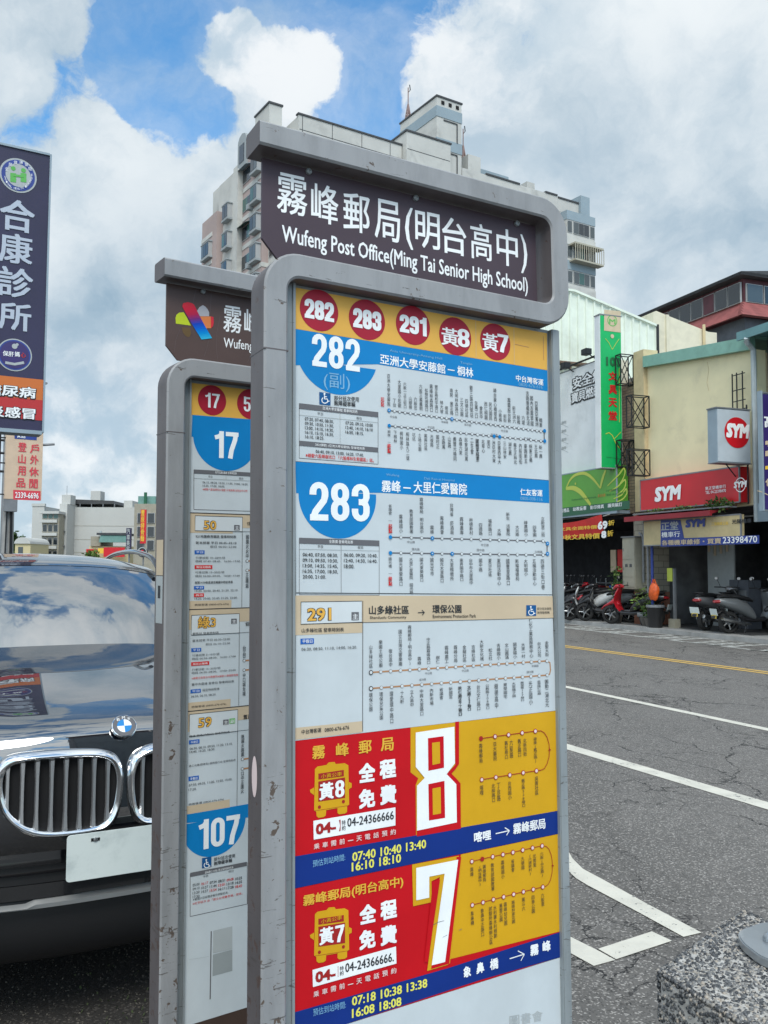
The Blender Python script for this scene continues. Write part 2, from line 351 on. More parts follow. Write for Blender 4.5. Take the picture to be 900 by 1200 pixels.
def finish_sheets():
    reqs = {}
    for s in SHEETS:
        for t in s.texts: reqs.setdefault((t[0], 0), None)
    for k in [k for k in reqs if k[0][0] in '#%']:
        vs, fs = digit_mesh(k[0][1:], k[0][0] == '#'); xs = [v[0] for v in vs]; ys = [v[1] for v in vs]; reqs[k] = (vs, fs, min(xs), max(xs), min(ys), max(ys))
    tmp = []
    for k in [k for k in reqs if reqs[k] is None]:
        c = bpy.data.curves.new('t', 'FONT'); c.body = k[0]; c.resolution_u = 2; c.offset = 0
        if '\n' in k[0]: c.space_line = .98; c.align_x = 'CENTER'
        o = bpy.data.objects.new('t', c); COL.objects.link(o); tmp.append((k, o, c))
    bpy.context.view_layer.update(); dg = bpy.context.evaluated_depsgraph_get()
    for k, o, c in tmp:
        me = bpy.data.meshes.new_from_object(o.evaluated_get(dg))
        vs = [(v.co.x, v.co.y) for v in me.vertices]; fs = [tuple(p.vertices) for p in me.polygons]
        xs = [v[0] for v in vs]; ys = [v[1] for v in vs]
        reqs[k] = (vs, fs, min(xs), max(xs), min(ys), max(ys)); bpy.data.meshes.remove(me)
    for k, o, c in tmp: bpy.data.objects.remove(o); bpy.data.curves.remove(c)
    for s in SHEETS:
        pxm = FPX / max(.5, (s.mw.translation - CAMP).length)      # about how many pixels one metre takes there
        groups = {}
        for idx, (pts, col, layer, cid) in enumerate(s.items):
            layer += (idx % 120) * .004
            if sum(pts[i - 1][0] * pts[i][1] - pts[i][0] * pts[i - 1][1] for i in range(len(pts))) < 0: pts = pts[::-1]
            groups.setdefault(cid, MB()).add([(x, s.y0 - layer * s.step, z) for x, z in pts], [tuple(range(len(pts)))], col)
        jobs, g, x = [], MB(), MB()
        for mb in groups.values():
            xs = [v[0] for v in mb.v]; zs = [v[2] for v in mb.v]
            if max(max(xs) - min(xs), max(zs) - min(zs)) * pxm > 26 and len(s.items) > 1: jobs.append((mb, s.gname, None))
            else:
                o = len(g.v); g.v += mb.v; g.f += [tuple(i + o for i in f) for f in mb.f]; g.m += [g.mi(mb.mats[k]) for k in mb.m]
        for t, bold, a, U, V, col, layer in s.texts:
            vs, fs, x0, x1, y0, y1 = reqs[(t, 0)]; bw_ = bold * .8; w_, h_ = max(1e-6, x1 - x0) + 2 * bw_, max(1e-6, y1 - y0) + 2 * bw_
            big_ = V.length > .0065                      # heavy faces: a few shifted copies of the outline, one over the other
            sh = [(0, 0)] if not bw_ or (not big_ and bold < .02) else ([(-1, 0), (1, 0)] if not big_ else [(-1, -1), (1, 1), (1, -1), (-1, 1), (0, 1), (0, -1), (1, 0), (-1, 0)] if bold > .03 else [(-1, -.6), (1, .6), (1, -.6), (-1, .6)])
            own = V.length * pxm > 13 and '\n' not in t; tgt = MB() if own else x
            for j, (sx, sy) in enumerate(sh):
                out = []
                for v in vs:
                    p = a + U * ((v[0] - x0 + bw_ + sx * bw_) / w_) + V * ((v[1] - y0 + bw_ + sy * bw_) / h_); out.append((p.x, s.y0 - (layer + .52 + j * .05 + (v[2] if len(v) > 2 else 0)) * s.step, p.y))
                tgt.add(out, fs, col)
            if own: jobs.append((tgt, 'numeral' if t.strip('#%:-. 0123456789') == '' else s.tname, None))
        jobs += [(g, 'fine_print', 'stuff'), (x, 'small_print', 'stuff')]
        for mb, nm, kd in jobs:
            if mb.v:
                me = bpy.data.meshes.new(nm); me.from_pydata(mb.v, [], mb.f)
                for m in mb.mats: me.materials.append(M(m))
                me.polygons.foreach_set('material_index', mb.m); me.update()
                o = bpy.data.objects.new(nm, me); COL.objects.link(o); o.parent = s.parent
                if kd: o['kind'] = kd

# ================================================================ BUS STOP SIGNS
def arc(cx, cz, r, a0, a1, n=8): return [(cx + r * math.cos(R_(a0 + (a1 - a0) * i / n)), cz + r * math.sin(R_(a0 + (a1 - a0) * i / n))) for i in range(n + 1)]
def ribbon(mb, path, t, y0, y1, mf, me, c=.004):
    """a bent flat bar: the path (x, z) is its middle line, t its thickness, y0..y1 its depth; edges slightly eased"""
    P = [Vector((a, b)) for a, b in path]; rings = []
    for i, p in enumerate(P):
        d0 = (P[i] - P[i - 1]).normalized() if i else (P[1] - P[0]).normalized()
        d1 = (P[i + 1] - P[i]).normalized() if i < len(P) - 1 else d0
        d = (d0 + d1).normalized(); k = 1 / max(.5, d.dot(d0)); nr = Vector((-d.y, d.x)) * (t / 2) * k
        sec = [(1, y0 + c, 0), (1 - 2 * c / t, y0, 0), (-1 + 2 * c / t, y0, 0), (-1, y0 + c, 0), (-1, y1 - c, 0), (-1 + 2 * c / t, y1, 0), (1 - 2 * c / t, y1, 0), (1, y1 - c, 0)]
        rings.append([(p.x + nr.x * a, y, p.y + nr.y * a) for a, y, _ in sec])
    n = 8; base = len(mb.v); mb.v += [q for r in rings for q in r]
    for i in range(len(rings) - 1):
        for k in range(n):
            mb.f.append((base + i * n + k, base + i * n + (k + 1) % n, base + (i + 1) * n + (k + 1) % n, base + (i + 1) * n + k))
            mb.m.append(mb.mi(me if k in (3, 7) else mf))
    mb.f += [tuple(base + k for k in range(n))[::-1], tuple(base + (len(rings) - 1) * n + k for k in range(n))]; mb.m += [mb.mi(me)] * 2

def sign_frame(root, dz, plate_mat, board_bottom):
    """bent steel frame, edge rails and boards shared by both bus stop signs"""
    f = MB(); R = .048
    path = [(-.085, 2.387 + dz), (.0, 2.387 + dz), (.2, 2.387 + dz), (.4, 2.387 + dz)] + arc(.618 - R, 2.387 - R + dz, R, 90, 0) + arc(.618 - R, 2.149 + R + dz, R, 0, -90) + [(.3, 2.149 + dz)] + arc(-.0515 + R, 2.149 - R + dz, R, 90, 180) + [(-.0515, z) for z in (1.8, 1.4, 1.0, .6, .012)]
    ribbon(f, path, .046, -.035, .035, 'frame_paint', 'frame_edge_dark')
    f.box(-.075, -.028, -.0352, .0352, 1.985 + dz, 1.9875 + dz, 'frame_edge_dark')      # weld seam under the bend
    f.build('frame', root, smooth=35)
    b = MB(); b.box(-.11, .0, -.07, .07, .001, .012, 'frame_edge_dark'); b.box(.55, .65, -.07, .07, .001, .012, 'frame_edge_dark')
    for x in (-.1, -.02, .56, .64):
        for y in (-.055, .055): b.ring_prof([(.009, .012), (.009, .02), (.001, .021)], 'aluminium_edge', 'z', (x, y, 0), 6)
    b.build('base_plate', root)
    p = MB(); p.prism([(.5835, .012), (.6055, .012), (.630, 2.1255 + dz), (.608, 2.1255 + dz)], -.011, .024, 'aluminium_edge', 'y'); p.build('post', root, bevel=.002)
    e = MB()
    e.box(-.0284, -.002, -.004, .024, board_bottom, 2.1255 + dz, 'aluminium_edge'); e.box(-.0284, -.022, -.008, -.0041, board_bottom, 2.1255 + dz, 'aluminium_edge')
    e.box(-.007, -.002, -.008, -.0041, board_bottom, 2.1255 + dz, 'aluminium_edge'); e.prism([(-.002, board_bottom), (.586, board_bottom), (.6075, 2.1255 + dz), (-.002, 2.1255 + dz)], .002, .024, 'aluminium_edge', 'y')
    e.build('backing_board', root)
    n = MB(); nx0, nx1, nz0, nz1 = -.064, .583, 2.15 + dz, 2.3605 + dz
    n.prism([(nx0 + .03, nz0 + .022), (nx1, nz0 + .022), (nx1, nz1), (nx0, nz1), (nx0, nz0 + .055)], .006, .012, plate_mat, 'y')
    pl = n.build('name_plate', root)
    k = MB()
    for x in (.03, .27, .53): k.ring_prof([(.006, .006), (.006, .001), (.004, -.001), (.001, -.002)], 'aluminium_edge', 'y', (x, 0, nz1 - .006), 12)
    k.build('bolt', pl, smooth=True)
    return pl

def sheet_part(root, S, name, corners, col, label=None):
    """one paper or film sheet glued on the board; corners measured on the photograph"""
    q = [S.at(*c) for c in corners]; mb = MB(); mb.prism(q[::-1], S.y0, S.y0 + .0012, col, 'y'); o = mb.build(name, root)
    if label: o['label'] = label
    return o
def wheelchair(S, x, y, h, col_bg, layer=2):
    """the access symbol: white seated figure over a wheel, on a blue square; x,y = lower left"""
    S.band(x, y - h, x + h * .92, y, col_bg, layer)
    k = h / 20.; L = layer + 1
    S.disc(x + 8.3 * k, y - 16.8 * k, 1.7 * k, 'p_wtext', L, 14)
    S.line([(x + 8.3 * k, y - 14.6 * k), (x + 8.6 * k, y - 8.4 * k), (x + 12.6 * k, y - 8.6 * k), (x + 14.4 * k, y - 4.4 * k), (x + 16.4 * k, y - 5.2 * k)], 1.7 * k, 'p_wtext', L)
    S.line([(x + 8.4 * k, y - 12.2 * k), (x + 12.2 * k, y - 12.2 * k)], 1.4 * k, 'p_wtext', L)
    S.line([(x + (9 + 5 * math.cos(a)) * k, y - (6.5 + 5 * math.sin(a)) * k) for a in [R_(125 + 22 * i) for i in range(11)]], 1.5 * k, 'p_wtext', L)

def interp(tab, v):
    if v <= tab[0][0]: return tab[0][1]
    for (a, b), (c, d) in zip(tab, tab[1:]):
        if v <= c: return b + (d - b) * (v - a) / (c - a)
    return tab[-1][1] + (tab[-1][1] - tab[-2][1]) / (tab[-1][0] - tab[-2][0]) * (v - tab[-1][0])
SL1 = [(150, .215), (324, .19), (364, .185), (409, .165), (552, .074), (696, .0075), (851, -.118), (1041, -.208), (1160, -.252)]
def slope1(x, y):
    k = interp(SL1, y)
    for _ in range(3): k = interp(SL1, y + k * (497 - x))
    return k
SL2 = [(400, .14), (489, .088), (655, 0), (948, -.165), (1100, -.235)]
def slope2(x, y):
    k = interp(SL2, y)
    for _ in range(3): k = interp(SL2, y + k * (260 - x))
    return k

# ---- the near sign
MW1 = Matrix(((.87073, -.49157, -.01367, -.1395), (.49172, .87001, .03587, 1.5536), (-.00574, -.03796, .99926, 0), (0, 0, 0, 1)))
near = empty('bus_stop_sign', MW1, label='near bus stop sign listing routes 282, 283 and 291 in white steel frame', cat='bus stop sign', group='bus stop signs')
plate = sign_frame(near, 0, 'p_brown', .45)
S = Sheet(MW1, .006, slope1)
def c(x0, y0, k): return lambda x, y: (x0 + x / k, y0 + y / k)
q = c(280, 120, 2.25)
for ch, x0, x1, yt, yb in (('霧', 100, 180, 183, 297), ('峰', 190, 262, 211, 320), ('郵', 275, 345, 234, 343), ('局', 358, 425, 252, 366), ('(', 438, 459, 275, 388), ('明', 465, 530, 283, 386), ('台', 536, 600, 300, 402), ('高', 611, 668, 316, 416), ('中', 680, 736, 330, 432), (')', 744, 761, 348, 452)):
    a = q(x0, yb); b = q(x1, yt); S.text(ch, a[0], a[1] - .10 * (b[0] - a[0]), b[0], (yb - yt) / 2.25 - .08 * (b[0] - a[0]), 'p_wtext', 1, .014, y1=a[1] + .10 * (b[0] - a[0]))
S.text('Wufeng Post Office(Ming Tai Senior High School)', q(113, 0)[0], q(0, 381)[1], q(762, 0)[0], 59 / 2.25, 'p_wtext', 1, .02, y1=q(0, 513)[1])
S.out(plate)

S = Sheet(MW1, .0, slope1)
hd = sheet_part(near, S, 'header_sheet', [(344, 336.5), (641, 390.5), (641.2, 433.8), (344.7, 385)], 'p_orange')
q = c(330, 330, 2.727)
for t, cx, cy, ry, half, th in (('282', 120, 92, 66, 47, 62), ('283', 273, 122, 64, 45, 62), ('291', 420, 140, 62, 43, 60), ('黃8', 555, 175, 60, 45, 58), ('黃7', 683, 193, 58, 42, 58)):
    x, y = q(cx, cy); S.disc(x, y, ry / 2.727, 'p_maroon', 1)
    if t[0] == '黃':
        S.text('黃', x - half / 2.727, y + th / 2 / 2.727 - 1, x + .08 * half, th / 2.727, 'p_wtext', 2, .02); S.text('#' + t[1], x + 7 / 2.727, y + th / 2 / 2.727 + 1, x + half / 2.727, th / 2.727, 'p_wtext', 2)
    else: S.text('%' + t, x - half / 2.727, y + th / 2 / 2.727 - 3, x + half / 2.727, th / 2.727, 'p_wtext', 2, .045)
for x in (620, 742): a = q(x, 122 + (x - 620) * .19); S.line([a, (a[0] + .5, a[1] + 44)], .5, 'p_tan', 1)
a = q(836, 175); S.line([a, (a[0] + .5, a[1] + 28)], .7, 'p_linebrown', 1); S.line([q(745, 200), q(790, 210)], .6, 'p_linebrown', 1)
S.out(hd)

def stop_rows(S, xs, tops, bots, y_up, y_lo, pitch, cw, bold=.0, seed=3, col='p_black', names_u=None, names_l=None):
    pool = '霧峰路口林森中正國小大里公園仁愛街南北東西新村橋頭六股台德泰安民生活動心樹王吉亞洲學內草湖萬豐桐元堤金山豪義甲五福同農會圖書館北溝坑一二三' ; rnd = random.Random(seed)
    for i, x in enumerate(xs[0]):
        yb = y_up(x) - 5.2; n = max(2, round((yb - tops[i]) / pitch)); s_ = names_u[i] if names_u and i < len(names_u) and names_u[i] else ''.join(rnd.choice(pool) for _ in range(n))
        S.vtext(s_, x, tops[i], yb, cw, col, 3, bold)
    for i, x in enumerate(xs[1]):
        yt = y_lo(x) + 5.2; n = max(2, round((bots[i] - yt) / pitch)); s_ = names_l[i] if names_l and i < len(names_l) and names_l[i] else ''.join(rnd.choice(pool) for _ in range(n))
        S.vtext(s_, x, yt, bots[i], cw, col, 3, bold)

# route 282
S = Sheet(MW1, .0, slope1)
s282 = sheet_part(near, S, 'route_sheet', [(344.7, 385.3), (641.2, 434.1), (643, 562.6), (346, 540.4)], 'p_paper', 'route sheet of line 282 with a blue heading')
S.poly([(344.7, 385.3), (641.2, 434.1), (641.6, 458.6), (443, 427), (344.9, 411)], 'p_blue', 1)
S.bowl(395.5, 409.3, 52.7, 427, 'p_blue')
S.poly([(344.8, 386), (443, 402.5), (443, 426.9), (344.8, 428)], 'p_blue', 1)
q = c(330, 330, 2.727)
S.text('#282', 365.3, 428.5, 421.5, 38.5, 'p_wtext', 2, y1=436)
S.text('(副)', 379, 456.5, 410, 21, 'p_pale', 2, .0, y1=460)
S.text('亞洲大學安藤館', *q(314, 263), q(523, 0)[0], 12, 'p_wtext', 2, .02, y1=q(0, 296)[1]); S.text('—', q(530, 283)[0], q(530, 283)[1], q(552, 0)[0], 1.2, 'p_wtext', 2); S.text('桐林', *q(561, 300), q(612, 0)[0], 11.5, 'p_wtext', 2, .02, y1=q(0, 308)[1])
S.text('Asia University-Anteng Hall', *q(345, 226), q(512, 0)[0], 3.6, 'p_pale', 2, 0); S.text('Tonglin', *q(570, 264), q(608, 0)[0], 3.4, 'p_pale', 2, 0)
S.text('中台灣客運', *q(748, 318), q(836, 0)[0], 7.6, 'p_wtext', 2, .02, y1=q(0, 333)[1]); S.text('0800-676-676', *q(757, 333), q(833, 0)[0], 4, 'p_pale', 2, 0, y1=q(0, 344)[1])
q = c(335, 450, 7.826)
wheelchair(S, *q(305, 186), 14.3, 'p_icon')
S.text('部分班次使用', *q(440, 152), q(668, 0)[0], 6, 'p_black', 2, .01, y1=q(0, 166)[1]); S.text('無障礙車輛', *q(440, 198), q(635, 0)[0], 6, 'p_black', 2, .02, y1=q(0, 213)[1])
S.frame_line(*q(122, 178), q(845, 0)[0], q(0, 680)[1], .6, 'p_grey', 1)
S.band(*q(120, 176), q(845, 0)[0], q(0, 226)[1], 'p_grey', 2); S.band(*q(122, 520), q(845, 0)[0], q(0, 565)[1], 'p_grey', 2)
S.text('亞洲大學安藤館 發車時刻表', *q(333, 236), q(655, 0)[0], 3.8, 'p_wtext', 3, 0); S.text('282(繞駛) (亞洲大學安藤館) 發車時刻表', *q(265, 572), q(722, 0)[0], 3.8, 'p_wtext', 3, 0)
S.line([q(495, 268), q(497, 545)], .5, 'p_lgrey', 2); S.line([q(122, 285), q(845, 355)], .4, 'p_mgrey', 2)
S.text('平日', *q(288, 285), q(338, 0)[0], 3.4, 'p_black', 2, 0); S.text('假日', *q(645, 326), q(692, 0)[0], 3.4, 'p_black', 2, 0)
for i, t in enumerate(('07:20, 07:40, 08:30,', '09:30, 10:50, 11:30,', '13:00, 14:10, 14:30,', '16:10, 15:10, 16:30,', '16:10, 18:25.')): S.text(t, *q(172 + i, 338 + i * 41), q(436 if i < 4 else 350, 0)[0], 4.4, 'p_black', 2, .01)
for i, t in enumerate(('07:20, 09:10, 10:00', '12:40, 14:10, 16:10', '16:50, 18:15.')): S.text(t, *q(545, 375 + i * 42), q(795 if i < 2 else 712, 0)[0], 4.4, 'p_black', 2, .01)
S.text('06:40, 09:10, 13:00, 16:20, 17:40.', *q(272, 636), q(712, 0)[0], 4.2, 'p_black', 2, .01)
S.text('※繞駛六股樟樹坑口 「六股樟林生態園區」站。', *q(180, 672), q(805, 0)[0], 5, 'p_redtext', 2, .012)
up = lambda x: 481 + (x - 455.3) * .138; lo = lambda x: 499 + (x - 455.3) * .100
ux = [440 + v / 7.5 for v in (115, 165, 210, 258, 305, 350, 398, 447, 490, 535, 580, 622, 668, 712, 757, 800, 843, 885)] + [550 + v / 8.57 for v in (117, 165, 212, 260, 308, 355, 400, 448, 492, 540, 588, 628, 675, 715)]
ut = [420 + v / 7.5 for v in (140, 355, 190, 210, 335, 340, 230, 265, 230, 235, 370, 420, 265, 270, 350, 360, 240, 375)] + [420 + v / 8.57 for v in (480, 440, 445, 300, 510, 560, 400, 480, 575, 575, 330, 380, 435, 600)]
lx = [440 + v / 7.5 for v in (118, 172, 227, 282, 335, 388, 440, 493, 545, 597, 648, 697, 747, 797, 847, 893)] + [550 + v / 8.57 for v in (82, 138, 192, 245, 300, 355, 407, 460, 513, 565, 615, 668, 715)]
lb = [420 + v / 7.5 for v in (835, 742, 800, 895, 725, 815, 805, 775, 790, 795, 785, 900, 845, 900, 840, 905)] + [420 + v / 8.57 for v in (1020, 945, 900, 1045, 1060, 1005, 970, 1060, 1060, 1050, 1040, 995, 1000)]
S.line([(455.3, up(455.3)), (634, up(634)), (637.5, 505)], 1.5, 'p_grey', 1); S.line([(455.3, lo(455.3)), (634, lo(634)), (637.5, 517)], 1.5, 'p_grey', 1); S.line([(637.5, 505), (637.7, 517)], 1.5, 'p_grey', 1)
nu = ['亞洲大學安藤館', '丁台', '大里國小松觀', '六股一正三街口', '山腳樟', '六股庄', '六股三鳳義明', '松樹坑德路口', '霧峰林森路口', '豐正路和平路口', '林大坡', '德成', '南勢 豐正路', '大明林森路口', '三文公園', '四德社區', '豐三路四號站']
stop_rows(S, (ux, lx), ut, lb, up, lo, 5.4, 3.7, 0, 5, 'p_black', nu, ['桐林 — 終點', '下桐林', '桐林國小', '桐林路九二號', '坑坑', '土地公廟', '萬興社區', '光復路'])
S.vtext('起點', 448, 465.5, 476.5, 4, 'p_redtext', 3, .02); S.vtext('終點', 455.6, 520, 531, 4.4, 'p_redtext', 4, .03)
for i, x in enumerate(ux): S.disc(x, up(x), 1.9, 'p_grey', 2, 12); S.disc(x, up(x), 1.5, 'p_white', 3, 12)
for i, x in enumerate(lx): S.disc(x, lo(x), 1.9, 'p_grey', 2, 12); S.disc(x, lo(x), 1.5, 'p_white', 3, 12)
for x, y in ((455.4, 481), (529, up(529)), (637.6, 505), (637.8, 517), (455.6, 499), (578.5, lo(578.5)), (585, lo(585))): S.disc(x, y, 2.2, 'p_blue', 5, 14); S.disc(x, y, .8, 'p_white' if y < 498 else 'p_blue', 6, 8)
for t, x, y in (('中台路', 461, 489.5), ('林森路', 521, 495.5), ('和平路', 548, 499), ('中正路', 591, 506), ('中正路', 505, 501.8), ('中正路', 579, 510.5), ('自由路', 618, 515)): S.text(t, x - 4, y, x + 4, 2.8, 'p_grey', 2, 0)
S.out(s282)

# route 283
S = Sheet(MW1, .0, slope1)
s283 = sheet_part(near, S, 'route_sheet', [(346, 541.0), (643, 563.2), (647, 696.6), (347, 694.2)], 'p_paper', 'route sheet of line 283 with a blue heading')
S.poly([(346, 541), (643, 563.2), (643.5, 589.6), (447, 577.5), (347, 578)], 'p_blue', 1)
S.bowl(396.3, 580.5, 50.2, 577, 'p_blue')
q = c(330, 540, 2.727)
S.text('#283', 362.5, 609.8, 433, 45.5, 'p_wtext', 2, y1=611.5)
S.text('霧峰', *q(319, 100), q(380, 0)[0], 14, 'p_wtext', 2, .02, y1=q(0, 102)[1]); S.text('—', *q(388, 88), q(412, 0)[0], 1.4, 'p_wtext', 2); S.text('大里仁愛醫院', *q(421, 103), q(592, 0)[0], 14, 'p_wtext', 2, .02, y1=q(0, 110)[1])
S.text('Wufeng', *q(333, 50), q(375, 0)[0], 3.6, 'p_pale', 2, 0); S.text('Dali Ren-ai Hospital', *q(455, 62), q(552, 0)[0], 3.6, 'p_pale', 2, 0)
S.text('仁友客運', *q(762, 110), q(833, 0)[0], 8, 'p_wtext', 2, .02); S.text('0800-008-116', *q(762, 125), q(833, 0)[0], 4, 'p_pale', 2, 0)
q = c(345, 620, 8.18)
S.frame_line(*q(46, 85), q(812, 0)[0], q(0, 628)[1], .6, 'p_grey', 1); S.band(*q(44, 83), q(812, 0)[0], q(0, 138)[1], 'p_grey', 2)
S.text('全票價 發車時刻表', *q(328, 135), q(560, 0)[0], 4, 'p_wtext', 3, 0); S.line([q(446, 150), q(447, 618)], .5, 'p_grey', 2); S.line([q(46, 192), q(812, 210)], .4, 'p_mgrey', 2)
S.text('平日', *q(220, 182), q(272, 0)[0], 3.4, 'p_black', 2, 0); S.text('假日', *q(605, 190), q(656, 0)[0], 3.4, 'p_black', 2, 0)
for i, t in enumerate(('06:40, 07:50, 08:30,', '09:10, 09:50, 10:30,', '13:00, 14:35, 15:45,', '16:35, 17:00, 18:30,', '20:00, 21:00.')): S.text(t, *q(78, 266 + i * 53), q(415 if i < 4 else 300, 0)[0], 4.8, 'p_black', 2, .012)
for i, t in enumerate(('06:00, 09:20, 10:40.', '12:40, 14:30, 16:40.', '18:00.')): S.text(t, *q(473, 270 + i * 53), q(793 if i < 2 else 572, 0)[0], 4.8, 'p_black', 2, .012)
a, b = c(440, 575, 8.18), c(540, 575, 7.826)
ux = [a(v, 0)[0] for v in (140, 242, 342, 441, 540, 636, 731, 825)] + [b(v, 0)[0] for v in (93, 180, 267, 350, 433, 516, 596, 675, 752)]
ut = [a(0, v)[1] for v in (130, 230, 178, 68, 335, 245, 118, 255)] + [b(0, v)[1] for v in (250, 300, 260, 348, 200, 318, 275, 322, 240)]
lb = [a(0, v)[1] for v in (910, 912, 990, 872, 815, 880, 862, 868)] + [b(0, v)[1] for v in (860, 742, 785, 865, 868, 825, 782, 868, 905)]
up = lambda x: 629.5 + (x - 457) * .026; lo = lambda x: 648 + (x - 457) * .0135
S.line([(457, up(457)), (637, up(637)), (641, 637)], 1.6, 'p_grey', 1); S.line([(457, lo(457)), (637, lo(637)), (641, 649)], 1.6, 'p_grey', 1); S.line([(641, 637), (641, 649)], 1.6, 'p_grey', 1)
stop_rows(S, (ux, ux), ut, lb, up, lo, 5.6, 4.2, 0, 8, 'p_black', ['省議會 — 起點', '霧峰國小', '教育部國教署', '霧峰郵局 明台高中', '霧峰', '霧峰農會', '台灣省 菸酒局', '霧峰農專', '林德新村', '四德路', '福新路口', '大路', '新生 活醫院', '大元路', '峰農國小', '四季園', '立新里二街'],
          ['國光橋 — 終點', '國光東榮路口', '大里仁愛醫院 國光路', '國光東榮路口', '國光花市', '國光大里路口', '大里稽徵所', '東昇國中路口', '台中市大里高中', '國中路', '夏日社區', '夏田活動中心', '國豐里路口', '新福福德祠', '大明國小', '五福活動中心', '四德三街口巷'])
S.vtext('起點', 457, 614, 625, 4.6, 'p_redtext', 4, .03); S.vtext('終點', 457, 675.5, 686.5, 4.6, 'p_redtext', 4, .03)
for x in ux:
    for f in (up, lo): S.disc(x, f(x), 2.1, 'p_grey', 2, 12); S.disc(x, f(x), 1.7, 'p_white', 3, 12)
for x, y in ((457, up(457)), (506, up(506)), (641, 637), (641, 649), (457, lo(457)), (506, lo(506)), (529.3, lo(529.3))): S.disc(x, y, 2.4, 'p_blue', 5, 14); S.disc(x, y, .8, 'p_white', 6, 8) if x != 457 else None
for t, x, y in (('中山路', 481.5, 636.5), ('中正路', 568, 640), ('國光路', 487, 645), ('國中路', 563, 646), ('公館路', 631, 648)): S.text(t, x - 4.5, y, x + 4.5, 3, 'p_grey', 2, 0)
S.out(s283)

# route 291
S = Sheet(MW1, .0, slope1)
s291 = sheet_part(near, S, 'route_sheet', [(347, 695.0), (647, 697.4), (651.5, 832.6), (346, 868)], 'p_paper', 'route sheet of line 291 with a tan heading')
S.poly([(345, 697.8), (647.4, 698.5), (648.3, 724.3), (424.5, 729.6), (424.5, 741.5), (346, 744.5)], 'p_tan', 1); S.poly([(346, 853), (424.3, 845), (424.6, 858), (346, 867)], 'p_tan', 1)
S.line([(425, 704), (424.8, 857)], .7, 'p_black', 2); S.line([(352, 731.3), (424.5, 729.5), (648.3, 724.3)], .5, 'p_black', 2); S.line([(347, 695), (647, 697)], .6, 'p_black', 2)
q = c(340, 700, 7.06)
S.poly([q(88, 38), q(592, 31), q(592, 205), q(88, 222)], 'p_white', 2); S.line([q(88, 38), q(592, 31), q(592, 205), q(88, 222), q(88, 38)], .7, 'p_black', 3)
S.text('291', *q(137, 200), q(340, 0)[0], 15.8, 'p_black', 3, .07, y1=q(0, 193)[1]); S.text('291', *q(139, 198), q(338, 0)[0], 15.2, 'p_orange', 4, .03, y1=q(0, 191)[1])
S.band(*q(505, 122), q(566, 0)[0], q(0, 190)[1], 'p_grey', 3); S.text('主', *q(513, 182), q(558, 0)[0], 6.6, 'p_wtext', 4, .01)
S.text('山多綠社區 發車時刻表', *q(93, 292), q(442, 0)[0], 5, 'p_black', 3, .012); S.band(*q(84, 342), q(195, 0)[0], q(0, 388)[1], 'p_cobalt', 2); S.text('平假日', *q(98, 380), q(182, 0)[0], 4.4, 'p_wtext', 3, .01)
S.text('06:30, 08:50, 11:10, 14:00, 16:20.', *q(92, 446), q(550, 0)[0], 4, 'p_black', 3, .012); S.text('中台灣客運', *q(92, 1133), q(255, 0)[0], 5.4, 'p_black', 3, .012); S.text('0800-676-676', *q(283, 1113), q(486, 0)[0], 4.4, 'p_black', 3, .01)
q = c(330, 690, 2.647)
S.text('山多綠社區', *q(270, 80), q(394, 0)[0], 10.5, 'p_black', 3, .025); S.text('環保公園', *q(467, 76), q(557, 0)[0], 10, 'p_black', 3, .025); S.text('Shanduolu Community', *q(273, 96), q(386, 0)[0], 4.2, 'p_black', 3, .012); S.text('Environment Protection Park', *q(468, 91), q(602, 0)[0], 4, 'p_black', 3, .012)
S.line([q(422, 74), q(441, 73.5)], 1, 'p_black', 3); S.line([q(434, 66), q(442, 73.5), q(435, 81)], 1, 'p_black', 4)
wheelchair(S, *q(758, 84), 12.5, 'p_icon', 3); S.text('部分班次使用', *q(792, 66), q(835, 0)[0], 3.2, 'p_black', 3, 0); S.text('無障礙車輛', *q(792, 78), q(830, 0)[0], 3.2, 'p_black', 3, .01)
a, b = c(430, 730, 6.923), c(540, 730, 7.5)
ux = [a(v, 0)[0] for v in (30, 110, 190, 270, 347, 423, 498, 573, 645, 718, 790, 862)] + [b(v, 0)[0] for v in (183, 258, 331, 403, 475, 547, 618, 688, 755)]
ut = [a(0, v)[1] for v in (180, 138, 210, 55, 20, 275, 118, 265, 185, 182, 180, 178)] + [b(0, v)[1] for v in (148, 222, 180, 178, 173, 175, -40, 165, 158)]
lx = [a(v, 0)[0] for v in (30, 115, 199, 283, 363, 443, 523, 602, 678, 754, 828)] + [b(v, 0)[0] for v in (-5, 74, 155, 234, 312, 390, 465, 540, 614, 687, 757)]
lb = [a(0, v)[1] for v in (718, 785, 815, 655, 680, 752, 668, 622, 615, 755, 712)] + [b(0, v)[1] for v in (815, 770, 768, 758, 752, 662, 655, 688, 720, 632, 738)]
up = lambda x: 788 - (x - 434.3) * .0655; lo = lambda x: 806.8 - (x - 434.3) * .076
S.line([(434.3, 788), (640.5, up(640.5)), (644.3, 776.5), (645, 785), (644, 790), (641, lo(641)), (434.3, 806.8)], 1.9, 'p_linebrown', 1)
